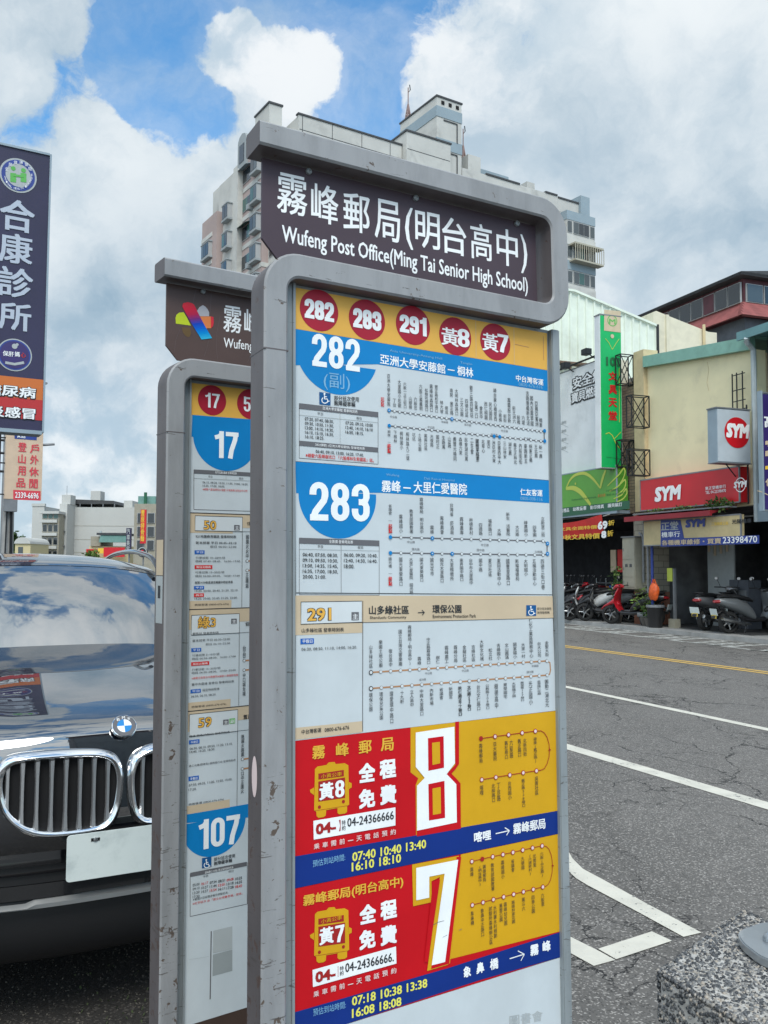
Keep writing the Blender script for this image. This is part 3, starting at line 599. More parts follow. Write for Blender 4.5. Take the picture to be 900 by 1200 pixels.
stop_rows(S, (ux, lx), ut, lb, up, lo, 5.5, 4.3, 0, 12, 'p_black', ['山多綠社區', '樂園土地公廟', '復台高中', '國立台灣交響樂團', '霧峰郵局(明台高中)', '霧峰', '中正路霧峰路口', '樹仁', '霧峰農工', '霧峰分局', '金龍社區', '吉峰社區', '大新文化城', '松立社', '吉峰國小', '文山圓滿', '國家國小', '大里一村', '仁化工業區服務中心', '台大公司', '金聖大街'],
          ['環保公園', '環保兒童公園', '環愛環中路口', '十九軒', '立人高中', '中興大里路口', '內新市場', '省議會', '新國宮', '新仁路東一街口', '文仁路57巷口', '大仁路157巷口', '立仁路157巷口', '台元文仁路口', '公教路208巷口', '樹德高中', '東榮國宅', '大里橋子頭', '萬里里157巷口', '光正國小', '金里路仁化路'])
for x in ux: S.disc(x, up(x), 2.3, 'p_grey', 2, 12); S.disc(x, up(x), 1.9, 'p_white', 3, 12)
for x in lx: S.disc(x, lo(x), 2.3, 'p_grey', 2, 12); S.disc(x, lo(x), 1.9, 'p_white', 3, 12)
for x, y in ((434.3, 788), (434.3, 806.8)): S.disc(x, y, 2.9, 'p_black', 4, 14); S.disc(x, y, 1.9, 'p_white', 5, 12)
for t, x, y in (('中山路', 502, 790.5), ('中正路', 545, 787.5), ('成功路', 495, 798), ('中興路', 627, 782), ('國光路', 621, 789)): S.text(t, x - 4, y, x + 4, 2.8, 'p_grey', 2, 0)
S.out(s291)

# yellow lines 8 and 7: red and gold sheets
def bus_icon(S, q, num):
    """the little front view of a bus with its number"""
    G_ = 'p_gold'
    S.poly([q(118, 250), q(130, 238), q(170, 231), q(260, 222), q(278, 232), q(282, 420), q(272, 428), q(272, 455), q(262, 463), q(234, 467), q(226, 460), q(226, 437), q(172, 447), q(170, 472), q(160, 480), q(136, 484), q(126, 476), q(124, 455), q(114, 448)], G_, 2)
    S.poly([q(172, 232), q(184, 218), q(212, 216), q(220, 230)], G_, 2)
    S.poly([q(94, 350), q(114, 338), q(114, 375), q(96, 362)], G_, 2); S.poly([q(281, 312), q(294, 318), q(294, 338), q(281, 346)], G_, 2)
    S.poly([q(134, 272), q(256, 254), q(256, 284), q(134, 300)], 'p_dred', 3); S.text('小黃公車', *q(146, 296), q(246, 0)[0], 5.2, 'p_gold', 4, .01)
    S.poly([q(134, 310), q(262, 290), q(262, 388), q(134, 406)], 'p_dred', 3)
    S.text('黃', *q(138, 400), q(207, 0)[0], 20, 'p_wtext', 4, .04); S.text('#' + num, *q(214, 388), q(258, 0)[0], 20, 'p_wtext', 4)
    for x, y in ((139, 432), (254, 406)): a = q(x, y); S.disc(a[0], a[1], 2.1, 'p_dred', 3, 14)
    S.line([q(116, 450), q(282, 424)], .4, 'p_dred', 3)
def arrow(S, p0, p1, k=4.5):
    S.line([p0, p1], 1.2, 'p_wtext', 4); d = Vector((p1[0] - p0[0], p1[1] - p0[1])).normalized(); nrm = Vector((-d.y, d.x))
    for sg in (1, -1): S.line([tuple(Vector(p1) - d * k + nrm * sg * k), p1], 1.1, 'p_wtext', 5)

S = Sheet(MW1, .0, slope1)
y8 = sheet_part(near, S, 'route_sheet', [(346, 868.4), (651.5, 833.0), (656, 976.6), (345, 1041.2)], 'p_red', 'red and gold route sheet with a big white figure 8')
S.poly([(481, 852.5), (651.5, 833.0), (655.4, 949.5), (487.5, 981.5), (487, 920), (490, 912), (481, 905)], 'p_gold', 1)
S.poly([(345, 1003.5), (655.2, 949.7), (656, 976.5), (345, 1041)], 'p_navy', 2)
q = c(340, 840, 4.09)
S.poly([q(790, 24), q(808, 22), q(808, 225), q(792, 250), q(772, 272), q(790, 290), q(815, 318), q(817, 535), q(606, 573), q(606, 545), q(797, 505), q(795, 330), q(748, 275), q(790, 230)], 'p_red', 3)
S.poly([q(600, 75), q(785, 47), q(788, 222), q(748, 274), q(794, 322), q(797, 505), q(606, 545), q(606, 330), q(643, 292), q(600, 240)], 'p_wtext', 4)
S.poly([q(658, 102), q(733, 92), q(735, 243), q(660, 258)], 'p_red', 5); S.poly([q(677, 124), q(714, 119), q(716, 222), q(679, 230)], 'p_gold', 6)
S.poly([q(660, 322), q(737, 306), q(740, 483), q(663, 496)], 'p_red', 5); S.poly([q(679, 343), q(718, 335), q(720, 462), q(681, 469)], 'p_gold', 6)
for ch, x in (('霧', 104), ('峰', 218), ('郵', 327), ('局', 433)): S.text(ch, *q(x, 206 - (x - 104) * .115), q(x + 62, 0)[0], 16, 'p_goldtext', 3, .03)
bus_icon(S, q, '8')
for ch, x, y in (('全', 328, 318), ('程', 428, 300), ('免', 328, 442), ('費', 430, 424)): S.text(ch, *q(x, y), q(x + 78, 0)[0], 22.5, 'p_wtext', 3, .055)
S.poly([q(110, 498), q(503, 433), q(503, 520), q(112, 588)], 'p_wtext', 3); S.text('04-', *q(121, 566), q(218, 0)[0], 13, 'p_dred', 4, .05); S.poly([q(232, 494), q(240, 492), q(240, 545), q(232, 548), q(238, 520)], 'p_dred', 4)
S.text('特\n約', *q(246, 545), q(264, 0)[0], 12, 'p_black', 4, .01); S.text('04-24366666', *q(272, 528), q(495, 0)[0], 10.6, 'p_black', 4, .02)
for i, ch in enumerate('乘車需前一天電話預約'): S.text(ch, *q(112 + i * 40.7, 635 - i * 7.6 - (8 if ch == '一' else 0)), q(138 + i * 40.7, 0)[0], 1.4 if ch == '一' else 6.6, 'p_goldtext' if 0 else 'p_pink', 4, .02)
S.text('預估到站時間:', 366, 1016, 404, 8, 'p_pale', 4, .0, y1=1008)
a = c(330, 840, 2.647)
S.text('07:40 10:40 13:40', *a(218, 449), a(447, 0)[0], 11, 'p_yellowtext', 4, .03); S.text('16:10 18:10', *a(216, 480), a(369, 0)[0], 10.8, 'p_yellowtext', 4, .03)
b = c(540, 840, 7.5)
S.text('喀哩', *b(112, 1105), b(262, 0)[0], 12, 'p_wtext', 4, .035); arrow(S, b(302, 1026), b(422, 998)); S.text('霧峰郵局', *b(456, 1034), b(740, 0)[0], 13, 'p_wtext', 4, .03)
P8u = [b(*v) for v in ((173, 190), (296, 172), (414, 157), (534, 140), (650, 125))]; P8l = [b(*v) for v in ((179, 551), (303, 530), (425, 510), (543, 490), (659, 473))]
loop = [b(*v) for v in ((650, 125), (700, 122), (730, 140), (755, 180), (772, 240), (775, 292), (772, 350), (755, 410), (730, 455), (700, 468), (659, 473))]
for Lp in (P8u, P8l, loop): S.line(Lp, .9, 'p_dred', 4)
S.poly([b(762, 296), b(776, 276), b(790, 294)], 'p_dred', 5)
def redstops(S, pts, solid):
    for i, (x, y) in enumerate(pts): S.disc(x, y, 2.9, 'p_dred', 5, 16); (S.disc(x, y, 2.0, 'p_pink', 6, 14) if i != solid else None)
redstops(S, P8u, 0); redstops(S, P8l, -1)
for t, x, yt, yb in (('霧峰郵局', 173, 235, 405), ('亞大醫院', 297, 220, 385), ('六股路', 441, 200, 362), ('舊社巷口', 397, 210, 370), ('北勢四街', 560, 190, 345), ('舊正路口', 513, 192, 350), ('德泰(舊正路)', 653, 178, 405), ('喀哩', 180, 600, 685), ('丁台路', 330, 578, 740), ('北柳路口', 284, 586, 750), ('台西國小', 427, 562, 728), ('舊正路538巷口', 548, 542, 792), ('吳厝社區', 663, 522, 685)): a_ = b(x, yt); S.vtext(t, a_[0], a_[1], b(0, yb)[1], 4.0, 'p_black', 5, 0)
S.out(y8)

S = Sheet(MW1, .0, slope1)
y7 = sheet_part(near, S, 'route_sheet', [(345, 1041.6), (656, 977.0), (658, 1121), (345, 1219)], 'p_red', 'red and gold route sheet with a big white figure 7')
S.poly([(540, 1001.3), (656, 977), (657.4, 1091), (523, 1125)], 'p_gold', 1)
S.poly([(345, 1186), (524, 1134.5), (657.4, 1091.6), (658, 1121), (560, 1149), (405, 1200), (345, 1219)], 'p_navy', 2)
q = c(340, 1010, 4.09)
S.poly([q(583, 12), q(806, -30), q(817, -2), q(764, 485), q(752, 493), q(655, 522), q(716, 72), q(676, 92), q(678, 192), q(588, 212)], 'p_gold', 3)
S.poly([q(796, -25), q(818, -25), q(760, 487), q(674, 512), q(676, 494), q(740, 478)], 'p_red', 4)
S.poly([q(602, 28), q(803, -12), q(740, 478), q(676, 494), q(738, 55), q(664, 70), q(664, 170), q(602, 183)], 'p_wtext', 5)
S.poly([q(676, 92), q(716, 84), q(658, 478), q(640, 480), q(676, 150)], 'p_red', 5)
S.line([q(682, 300), q(705, 288), q(735, 280)], .5, 'p_grey', 6); S.line([q(728, 360), q(750, 348)], .4, 'p_grey', 6); S.line([q(806, 326), q(820, 320)], .6, 'p_grey', 6)
S.text('霧峰郵局(明台高中)', *q(60, 222), q(541, 0)[0], 15.5, 'p_goldtext', 3, .03)
bus_icon(S, q, '7')
for ch, x, y in (('全', 332, 302), ('程', 432, 282), ('免', 330, 424), ('費', 432, 404)): S.text(ch, *q(x, y), q(x + 78, 0)[0], 22.5, 'p_wtext', 3, .055)
S.poly([q(106, 517), q(506, 404), q(508, 486), q(108, 599)], 'p_wtext', 3); S.text('04-', *q(119, 580), q(216, 0)[0], 13, 'p_dred', 4, .05); S.line([q(228, 498), q(228, 550)], .6, 'p_dred', 4)
S.text('特\n約', *q(236, 545), q(255, 0)[0], 11, 'p_black', 4, .01); S.text('04-24366666.', *q(262, 530), q(495, 0)[0], 11, 'p_black', 4, .02)
for i, ch in enumerate('乘車需前一天電話預約'): S.text(ch, *q(110 + i * 41.2, 648 - i * 12.3 - (8 if ch == '一' else 0)), q(136 + i * 41.2, 0)[0], 1.4 if ch == '一' else 6.8, 'p_pink', 4, .02)
S.text('預估到站時間:', *q(108, 738), q(265, 0)[0], 8.5, 'p_pale', 4, .0)
S.text('07:18 10:38 13:38', *q(294, 690), q(655, 0)[0], 11, 'p_yellowtext', 4, .03); S.text('16:08 18:08', *q(294, 748), q(531, 0)[0], 11, 'p_yellowtext', 4, .03)
for ch, x, y, xe in (('象', 563, 386, 586), ('鼻', 603, 374, 627), ('橋', 645, 362, 671), ('霧', 770, 319, 796), ('峰', 808, 307, 833)):
    a_ = c(330, 1000, 2.647); S.text(ch, *a_(x, y), a_(xe, 0)[0], 13, 'p_wtext', 4, .035)
a_ = c(330, 1000, 2.647); arrow(S, a_(706, 326), a_(751, 312), 6)
b = c(540, 980, 7.5)
P7u = [b(*v) for v in ((92, 219), (184, 198), (275, 177), (365, 158), (453, 139), (539, 119), (625, 100), (709, 82))]; P7l = [b(*v) for v in ((96, 602), (190, 578), (281, 553), (371, 530), (459, 507), (545, 485), (631, 464), (715, 443))]
loop = [b(*v) for v in ((709, 82), (745, 86), (770, 110), (790, 160), (799, 215), (802, 260), (798, 320), (785, 380), (765, 420), (742, 438), (715, 443))]
for Lp in (P7u, P7l, loop): S.line(Lp, .8, 'p_dred', 4)
S.poly([b(789, 262), b(801, 244), b(815, 258)], 'p_dred', 5); redstops(S, P7u, 1); redstops(S, P7l, -1)
for t, x, yt, yb in (('霧峰', 93, 272, 352), ('霧峰郵局', 204, 248, 398), ('(明台高中)', 165, 256, 438), ('教育部國教署', 277, 232, 478), ('霧峰國小', 366, 210, 372), ('省議會', 453, 198, 312), ('九德國', 541, 176, 292), ('北勢里', 645, 152, 268), ('(六德新村)', 606, 158, 345), ('六股(中正路)', 712, 135, 360),
                     ('象鼻橋', 97, 655, 780), ('象鼻中正路口', 188, 630, 880), ('水利署水利規劃', 300, 605, 892), ('試驗所霧峰辦公區', 261, 612, 948), ('霧峰幼兒園', 390, 578, 782), ('萬豐公園', 350, 588, 750), ('霧峰林家花園', 459, 562, 765), ('萬斗六', 547, 535, 655), ('四季公園', 633, 518, 675), ('六股里', 716, 498, 612)): a_ = b(x, yt); S.vtext(t, a_[0], a_[1], b(0, yb)[1], 3.8, 'p_black', 5, 0)
S.out(y7)
S = Sheet(MW1, .0, slope1)
lw = sheet_part(near, S, 'blank_panel', [(345, 1219.6), (658, 1121.6), (664, 1330), (345, 1450)], 'p_paper')
S.text('圖書會', 597, 1203, 636, 13, 'p_lgrey', 1, .01, y1=1196); S.out(lw)

# ---- the far sign behind it
MW2 = Matrix(((.82744, -.56152, -.00622, -.4672), (.56151, .82747, -.00309, 2.1859), (.00688, -.00094, .99998, 0), (0, 0, 0, 1)))
far_ = empty('bus_stop_sign', MW2, label='bus stop sign for routes 17, 50 and 107 beside the black car', cat='bus stop sign', group='bus stop signs')
DZ = -.0673
plate2 = sign_frame(far_, DZ, 'p_brown2', .45)
S = Sheet(MW2, .006, slope2)
q = c(170, 290, 5)
def smooth_ramp(S, q, P, cols, layer, n=10):
    """a parallelogram in a row of flat colour strips"""
    a, b, c_, d = P
    for i in range(n):
        t0, t1 = i / n, (i + 1) / n
        m_ = lambda u, v, t: (u[0] + (v[0] - u[0]) * t, u[1] + (v[1] - u[1]) * t)
        S.poly([q(*m_(a, b, t0)), q(*m_(a, b, t1)), q(*m_(d, c_, t1)), q(*m_(d, c_, t0))], cols[min(len(cols) - 1, int(t0 * len(cols)))], layer)
S.poly([q(178, 412), q(184, 394), q(200, 382), q(226, 380), q(245, 412), q(268, 458), q(180, 446)], 'lg_lime', 1); S.poly([q(322, 404), q(384, 404), q(400, 408), q(402, 440), q(397, 462), q(386, 473), q(352, 474)], 'lg_orange', 1); S.poly([q(384, 404), q(400, 408), q(402, 440), q(397, 462), q(386, 473)], 'lg_red', 2)
S.poly([q(338, 338), q(352, 346), q(366, 362), q(375, 380), q(375, 403), q(320, 403), q(304, 372), q(318, 350)], 'lg_grey', 1); S.poly([q(214, 468), q(262, 470), q(270, 505), q(262, 522), q(252, 526), q(236, 518), q(222, 500)], 'lg_olive', 1)
NB = 22                                                       # the long twisted band runs from red through violet to light blue
def band_pt(t, side):
    x = 212 + 118 * t + (70 - 8 * t) * side - 4 * math.sin(math.pi * t); y = 336 + 204 * t - (10 - 2 * t) * side; return q(x, y)
ramp_cols = [(.62, .03, .05), (.60, .02, .05), (.45, .02, .07), (.16, .03, .18), (.01, .06, .45), (.0, .13, .60), (.0, .25, .62), (.03, .42, .66)]
for i in range(NB):
    t_ = i / (NB - 1) * (len(ramp_cols) - 1); k_ = min(int(t_), len(ramp_cols) - 2); f_ = t_ - k_; mat('band_%02d' % i, tuple(a_ + (b_ - a_) * f_ for a_, b_ in zip(ramp_cols[k_], ramp_cols[k_ + 1])), .42, spec=.2)
    e0, e1_ = i / NB, (i + 1) / NB; S.poly([band_pt(e0, .12 if i == 0 else 0), band_pt(e0, .88 if i == 0 else 1), band_pt(e1_, 1), band_pt(e1_, 0)], 'band_%02d' % i, 3)
S.poly([band_pt(-.035, .2), band_pt(-.045, .6), band_pt(0, .88), band_pt(0, .12)], 'band_00', 3)
for pts in (((300, 240), (285, 300), (280, 330)), ((388, 250), (385, 320), (380, 390)), ((470, 262), (478, 300)), ((205, 480), (180, 540), (170, 620)), ((440, 400), (420, 500), (418, 600), (425, 655)), ((372, 545), (360, 600), (345, 640)), ((632, 600), (610, 650), (600, 675))): S.line([q(*p) for p in pts], .5, 'p_faint', 1)
S.text('霧', *q(458, 493), q(565, 0)[0], 31.5, 'p_wtext', 1, .014); S.text('峰', *q(580, 506), q(680, 0)[0], 30, 'p_wtext', 1, .014)
for i, ch in enumerate('郵局(明台高中)'): S.ltext(ch, .255 + i * .037, 2.255 + DZ, .255 + i * .037 + (.032 if ch not in '()' else .012), 2.315 + DZ, 'p_wtext', 1, .014)
S.text('Wufeng', *q(460, 603), q(632, 0)[0], 15, 'p_wtext', 1, .01, y1=q(0, 622)[1]); S.ltext('Post Office(Ming Tai Senior High School)', .215, 2.205 + DZ, .56, 2.232 + DZ, 'p_wtext', 1, .01)
S.out(plate2)

def L2(x, z): return (x, z + DZ)
S = Sheet(MW2, .0, slope2)
RB = .6                                                       # right edge of the board, behind the near sign from here
def vz(px, py): return S.at(px, py)[1]
def rect(S, z0, z1, col, layer=1, x0=0, x1=.6): S.poly([(x0, z0), (x1, z0), (x1, z1), (x0, z1)], col, layer, True)
def part2(z0, z1, col, label=None, name='route_sheet'):
    mb = MB(); mb.box(0, .6, 0, .0012, z0, z1, col); o = mb.build(name, far_)
    if label: o['label'] = label
    return o
Z = [vz(*p) for p in ((225, 448.6), (224.5, 486.5), (223.5, 600.5), (221, 714), (219, 833.5), (216.6, 955), (213.3, 1204))]
h2 = part2(Z[1] + .0004, Z[0], 'p_orange', name='header_sheet')
q = c(180, 440, 6.43)
for t, cx, cy, r in (('17', 441, 187, 113), ('50', 733, 217, 113)):
    x, y = q(cx, cy); S.disc(x, y, r / 6.43, 'p_maroon', 1); S.text('%' + t, x - 55 / 6.43, y + 53 / 6.43, x + 56 / 6.43, 112 / 6.43, 'p_wtext', 2)
S.out(h2)
S = Sheet(MW2, .0, slope2)
p17 = part2(Z[2] + .0004, Z[1], 'p_paper', 'route sheet of line 17 with a blue half disc')
S.poly([q(292, 297), q(1500, 390), q(1500, 500), q(285, 462)], 'p_blue', 1); S.bowl(264.8, 511.2, 40.5, 511, 'p_blue')
S.text('#17', *q(455, 622), q(637, 0)[0], 206 / 6.43, 'p_wtext', 2, .0, y1=q(0, 632)[1])
S.frame_line(*q(303, 712), q(745, 0)[0], q(0, 1010)[1], .7, 'p_grey', 1); S.band(*q(303, 708), q(745, 0)[0], q(0, 738)[1], 'p_grey', 2); S.text('松竹五路-霧峰 發車時刻表', *q(463, 740), q(625, 0)[0], 3, 'p_wtext', 3)
S.line([q(305, 775), q(742, 795)], .4, 'p_mgrey', 2); S.line([q(545, 755), q(545, 785)], .4, 'p_mgrey', 2)
S.text('平日', *q(410, 770), q(442, 0)[0], 2.4, 'p_black', 2); S.text('假日', *q(643, 783), q(673, 0)[0], 2.4, 'p_black', 2)
S.text('06:10, 08:20, 10:30, 11:30, 14:00, 16:20,', *q(368, 815), q(710, 0)[0], 2.8, 'p_black', 2, .01); S.text('10:30, 17:00, 18:00.', *q(368, 840), q(535, 0)[0], 2.8, 'p_black', 2, .01); S.text('※繞駛六股站時刻※ 繞駛 台灣高等法院台中分院', *q(368, 866), q(706, 0)[0], 3, 'p_redtext', 2, .01)
S.out(p17)
def tan_sheet(z1, z0, num, q, k, box, heads, pills, lines, foot, rtext, label, extra=None):
    S = Sheet(MW2, .0, slope2); o = part2(z0 + .0004, z1, 'p_paper', label)
    S.poly([(0, z1), (.6, z1), (.6, z1 - .026 * 1.35), (.115, z1 - .026 * 1.35), (.115, z1 - .05), (0, z1 - .05)], 'p_tan', 1, True)
    S.poly([(0, z0 + .0004), (.113, z0 + .0004), (.113, z0 + .02), (0, z0 + .02)], 'p_tan', 1, True)
    S.line([(0, z1 - .001), (.6, z1 - .001)], 0, 'p_black', 2, True, .0018)
    b0 = S.at(*q(*box[0])); b1 = S.at(*q(*box[1])); S.poly([b0, (b1[0], b0[1]), b1, (b0[0], b1[1])], 'p_white', 2, True); S.line([b0, (b1[0], b0[1]), b1, (b0[0], b1[1]), b0], 0, 'p_black', 3, True, .0012)
    S.line([(b1[0], b0[1]), (b1[0], z0 + .001)], 0, 'p_black', 2, True, .0010); S.line([(b1[0], b1[1]), (.6, b1[1])], 0, 'p_black', 2, True, .0009)
    S.text(num[0], *q(*num[1]), q(num[2], 0)[0], num[3] / k, 'p_black', 3, .06); S.text(num[0], *q(num[1][0] + 1, num[1][1] - 1), q(num[2] - 1, 0)[0], num[3] / k - .5, 'p_orange', 4, .02)
    for t, x0, y, x1, h in heads: S.text(t, *q(x0, y), q(x1, 0)[0], h / k, 'p_black', 3, .015)
    for t, x0, y0, x1, y1, col in pills: S.band(*q(x0, y0), q(x1, 0)[0], q(0, y1)[1], col, 2); S.text(t, *q(x0 + 12, y1 - 6), q(x1 - 12, 0)[0], (y1 - y0 - 12) / k, 'p_wtext', 3, .01)
    for t, x0, y, x1, h, col in lines: S.text(t, *q(x0, y), q(x1, 0)[0], h / k, col, 3, .01)
    for bx, by, bt, bc in (extra or []): S.band(*q(bx, by), q(bx + 42, 0)[0], q(0, by + 40)[1], bc, 3); S.text(bt, *q(bx + 6, by + 35), q(bx + 36, 0)[0], 28 / k, 'p_wtext', 4, .01)
    S.text(foot, *q(*box[2]), q(box[3], 0)[0], 20 / k, 'p_black', 3, .01)
    if rtext: S.text(rtext, b1[0] and q(rtext and box[4], 0)[0], q(0, box[5])[1], q(box[4] + 60, 0)[0], 34 / k, 'p_black', 3, .02)
    rnd = random.Random(num[0]); pool = '中正路口國小台公園火車站干城'
    zc = (b1[1] * .55 + z0 * .45)
    S.line([(b1[0] + .012, zc + .012), (.57, zc + .012), (.57, zc - .012), (b1[0] + .012, zc - .012)], 0, 'p_linebrown', 1, True, .004)
    for i in range(20):
        x = b1[0] + .014 + i * .0235
        for sg in (1, -1):
            h = rnd.uniform(.03, .065); t = ''.join(rnd.choice(pool) for _ in range(max(2, int(h / .0105))))
            S.texts.append(('\n'.join(t), .01, Vector((x - .0042, zc + (.019 if sg > 0 else -.019 - h))), Vector((.0084, 0)), Vector((0, h)), 'p_black', 3))
            S.poly([(x + .0042 * math.cos(a_), zc + sg * .012 + .0042 * math.sin(a_)) for a_ in [R_(30 * j) for j in range(12)]], 'p_black', 2, True)
            S.poly([(x + .0032 * math.cos(a_), zc + sg * .012 + .0032 * math.sin(a_)) for a_ in [R_(30 * j) for j in range(12)]], 'p_white', 3, True)
    S.out(o)
q = c(180, 590, 6.43)
tan_sheet(Z[2], Z[3], ('50', (374, 198), 472, 72), q, 6.43, ((312, 92), (668, 212), (308, 775), 565, 704, 168),
          [('921地震教育園區 發車時刻表', 315, 258, 620, 22), ('首末班車 平日 05:45~22:10', 315, 305, 622, 20), ('假日 06:00~22:00', 424, 334, 622, 18), ('夜間14:30後直達吉峰國中特別停靠', 308, 606, 595, 20)],
          [('平日', 308, 353, 383, 382, 'p_cobalt'), ('假日尖離峰', 308, 465, 442, 494, 'p_redtext'), ('平日', 303, 622, 380, 648, 'p_cobalt'), ('假日', 303, 678, 378, 706, 'p_redtext')],
          [('行車班距 10~20分/班', 315, 418, 538, 18, 'p_black'), ('時段 07:45~08:45、16:00~17:00', 315, 444, 650, 18, 'p_black'), ('行車班距 15~20分/班', 313, 528, 532, 18, 'p_black'), ('時段 06:00~09:00、10:00~17:00', 313, 556, 648, 18, 'p_black'), ('19:20, 20:00, 20:40, 21:20, 22:10.', 308, 670, 635, 18, 'p_black'), ('19:20, 20:00, 20:40, 21:20, 22:00.', 306, 728, 630, 18, 'p_black')],
          '統聯客運 (0800-676-676)', '921地震教育園區', 'route sheet of line 50 with tan headings', [(605, 162, '主', 'p_grey')])
q = c(180, 740, 6.43)
tan_sheet(Z[3], Z[4], ('綠3', (330, -20), 468, 95), q, 6.43, ((285, -122), (645, 10), (284, 580), 545, 690, -40),
          [('朝馬站 發車時刻表', 292, 28, 490, 20), ('首末班車 平日 05:30~22:00', 290, 80, 575, 20), ('假日 06:10~22:00', 390, 106, 575, 18), ('臺中市霧峰 發車站 發車時刻表', 285, 410, 605, 20), ('固定時刻發車', 368, 452, 495, 20)],
          [('平日', 283, 127, 358, 155, 'p_cobalt'), ('假日尖離峰', 282, 232, 418, 260, 'p_redtext'), ('平日', 277, 438, 355, 466, 'p_cobalt')],
          [('行車班距 5~15分/班', 290, 190, 495, 18, 'p_black'), ('時段 06:30~08:30、16:00~17:00', 288, 216, 617, 18, 'p_black'), ('行車班距 15~20分/班', 287, 298, 502, 18, 'p_black'), ('時段 06:20~08:00、17:00~22:00', 286, 322, 617, 18, 'p_black'), ('※繞駛北勢里台中教養院※繞駛小港繞駛路線', 284, 362, 635, 18, 'p_redtext'), ('06:20, 06:10, 08:20.', 280, 500, 470, 18, 'p_black')],
          '統聯客運 (0800-676-676)', '省議會', 'route sheet of a green line numbered 3 with tan headings', [(583, -118 + 22, '主', 'p_grey')])
q2_ = c(180, 880, 6.43)
tan_sheet(Z[4], Z[5], ('59', (333, 728), 437, 78), q, 6.43, ((270, 625), (632, 750), (262, 1315), 528, 675, 662),
          [('霧峰-朝馬(六股站) 發車時刻表', 268, 802, 573, 20), ('高工北路(國泰街)-國際里行站 發車時刻表', 265, 1025, 617, 20)],
          [('平假日', 266, 820, 345, 852, 'p_cobalt'), ('平假日', 262, 1095, 340, 1128, 'p_cobalt')],
          [('06:30, 08:10, 09:50, 11:20, 13:10,', 270, 895, 592, 20, 'p_black'), ('14:40, 16:20, 18:30.', 270, 920, 460, 20, 'p_black'), ('07:50, 09:35, 11:00, 12:50, 15:00,', 264, 1170, 590, 20, 'p_black'), ('17:20.', 262, 1202, 322, 18, 'p_black')],
          '統聯客運 (0800-676-676)', '舊正', 'route sheet of line 59 with tan headings', [(522, 665, '主', 'p_grey'), (570, 657, '副', 'p_green')])
S = Sheet(MW2, .0, slope2); p107 = part2(Z[6], Z[5], 'p_paper', 'route sheet of line 107 with a blue half disc')
q = q2_
S.poly([q(232, 480), q(1600, 250), q(1600, 330), q(720, 500), q(232, 545)], 'p_blue', 1); S.bowl(251, 962.5, 40.8, 960, 'p_blue')
S.text('#107', *q(335, 752), q(648, 0)[0], 228 / 6.43, 'p_wtext', 2)
wheelchair(S, *q(363, 885), 12, 'p_icon', 3); S.text('部分班次使用', *q(453, 832), q(612, 0)[0], 4.6, 'p_black', 2, .01); S.text('無障礙車輛', *q(453, 864), q(590, 0)[0], 4.6, 'p_black', 2, .02)
S.frame_line(*q(275, 925), q(705, 0)[0], 1074, .7, 'p_grey', 1); S.band(*q(275, 918), q(700, 0)[0], q(0, 950)[1], 'p_grey', 2); S.text('霧峰農工(北勢)-舊正里發車時刻表', *q(385, 928), q(600, 0)[0], 3, 'p_wtext', 3); S.text('平日', *q(372, 955), q(408, 0)[0], 2.6, 'p_black', 2); S.text('假日', *q(563, 918), q(600, 0)[0], 2.6, 'p_black', 2)
for i in range(4):
    for j in range(6 if i < 3 else 1): S.text('%02d:%02d' % ((5 + i * 4 + j, (j * 17 + i * 10) % 60)), *q(293 + j * 64, 1022 + i * 30 - j * 9.5), q(345 + j * 64, 0)[0], 3.2, 'p_redtext' if (i + j) % 3 == 1 and j else 'p_black', 2, .015)
q = c(170, 1030, 4.737)
S.text('※星期六日及國定假日停駛班次。', *q(265, 122), q(462, 0)[0], 3, 'p_black', 2, .015); S.text('※紅字班次 由「國立台灣體育場」發車。', *q(263, 145), q(540, 0)[0], 3, 'p_redtext', 2, .015)
S.poly([q(378, 288), q(484, 262), q(484, 390), q(376, 413)], 'p_lgrey', 1); S.poly([q(376, 420), q(484, 392), q(484, 510), q(374, 540)], 'p_mgrey', 1); S.line([q(367, 290), q(361, 668)], 1.4, 'p_grey', 1)
S.line([q(243, 448), q(355, 430)], .3, 'p_lgrey', 1)
S.out(p107)
mb = MB(); mb.box(0, .6, 0, .0012, .46, Z[6] - .0006, 'kick_brown'); mat('kick_brown', (.06, .035, .025), .5, var=.2)
mb.build('kick_panel', far_)
# old stickers on the outer edge of the frame
mb = MB(); mb.box(-.0752, -.0748, -.022, .022, 1.575, 1.66, 'p_tan'); mb.box(-.0752, -.0748, -.022, .022, 1.46, 1.573, 'p_lgrey'); mb.box(-.0756, -.0752, -.008, .008, 1.52, 1.55, 'p_black'); mb.build('sticker', far_)
mb = MB(); mb.add([(-.0752, .0 + .0125 * math.cos(a_), 1.235 + .035 * math.sin(a_)) for a_ in [R_(15 * i) for i in range(24)]], [tuple(range(24))], 'p_pink'); mb.build('sticker', near)

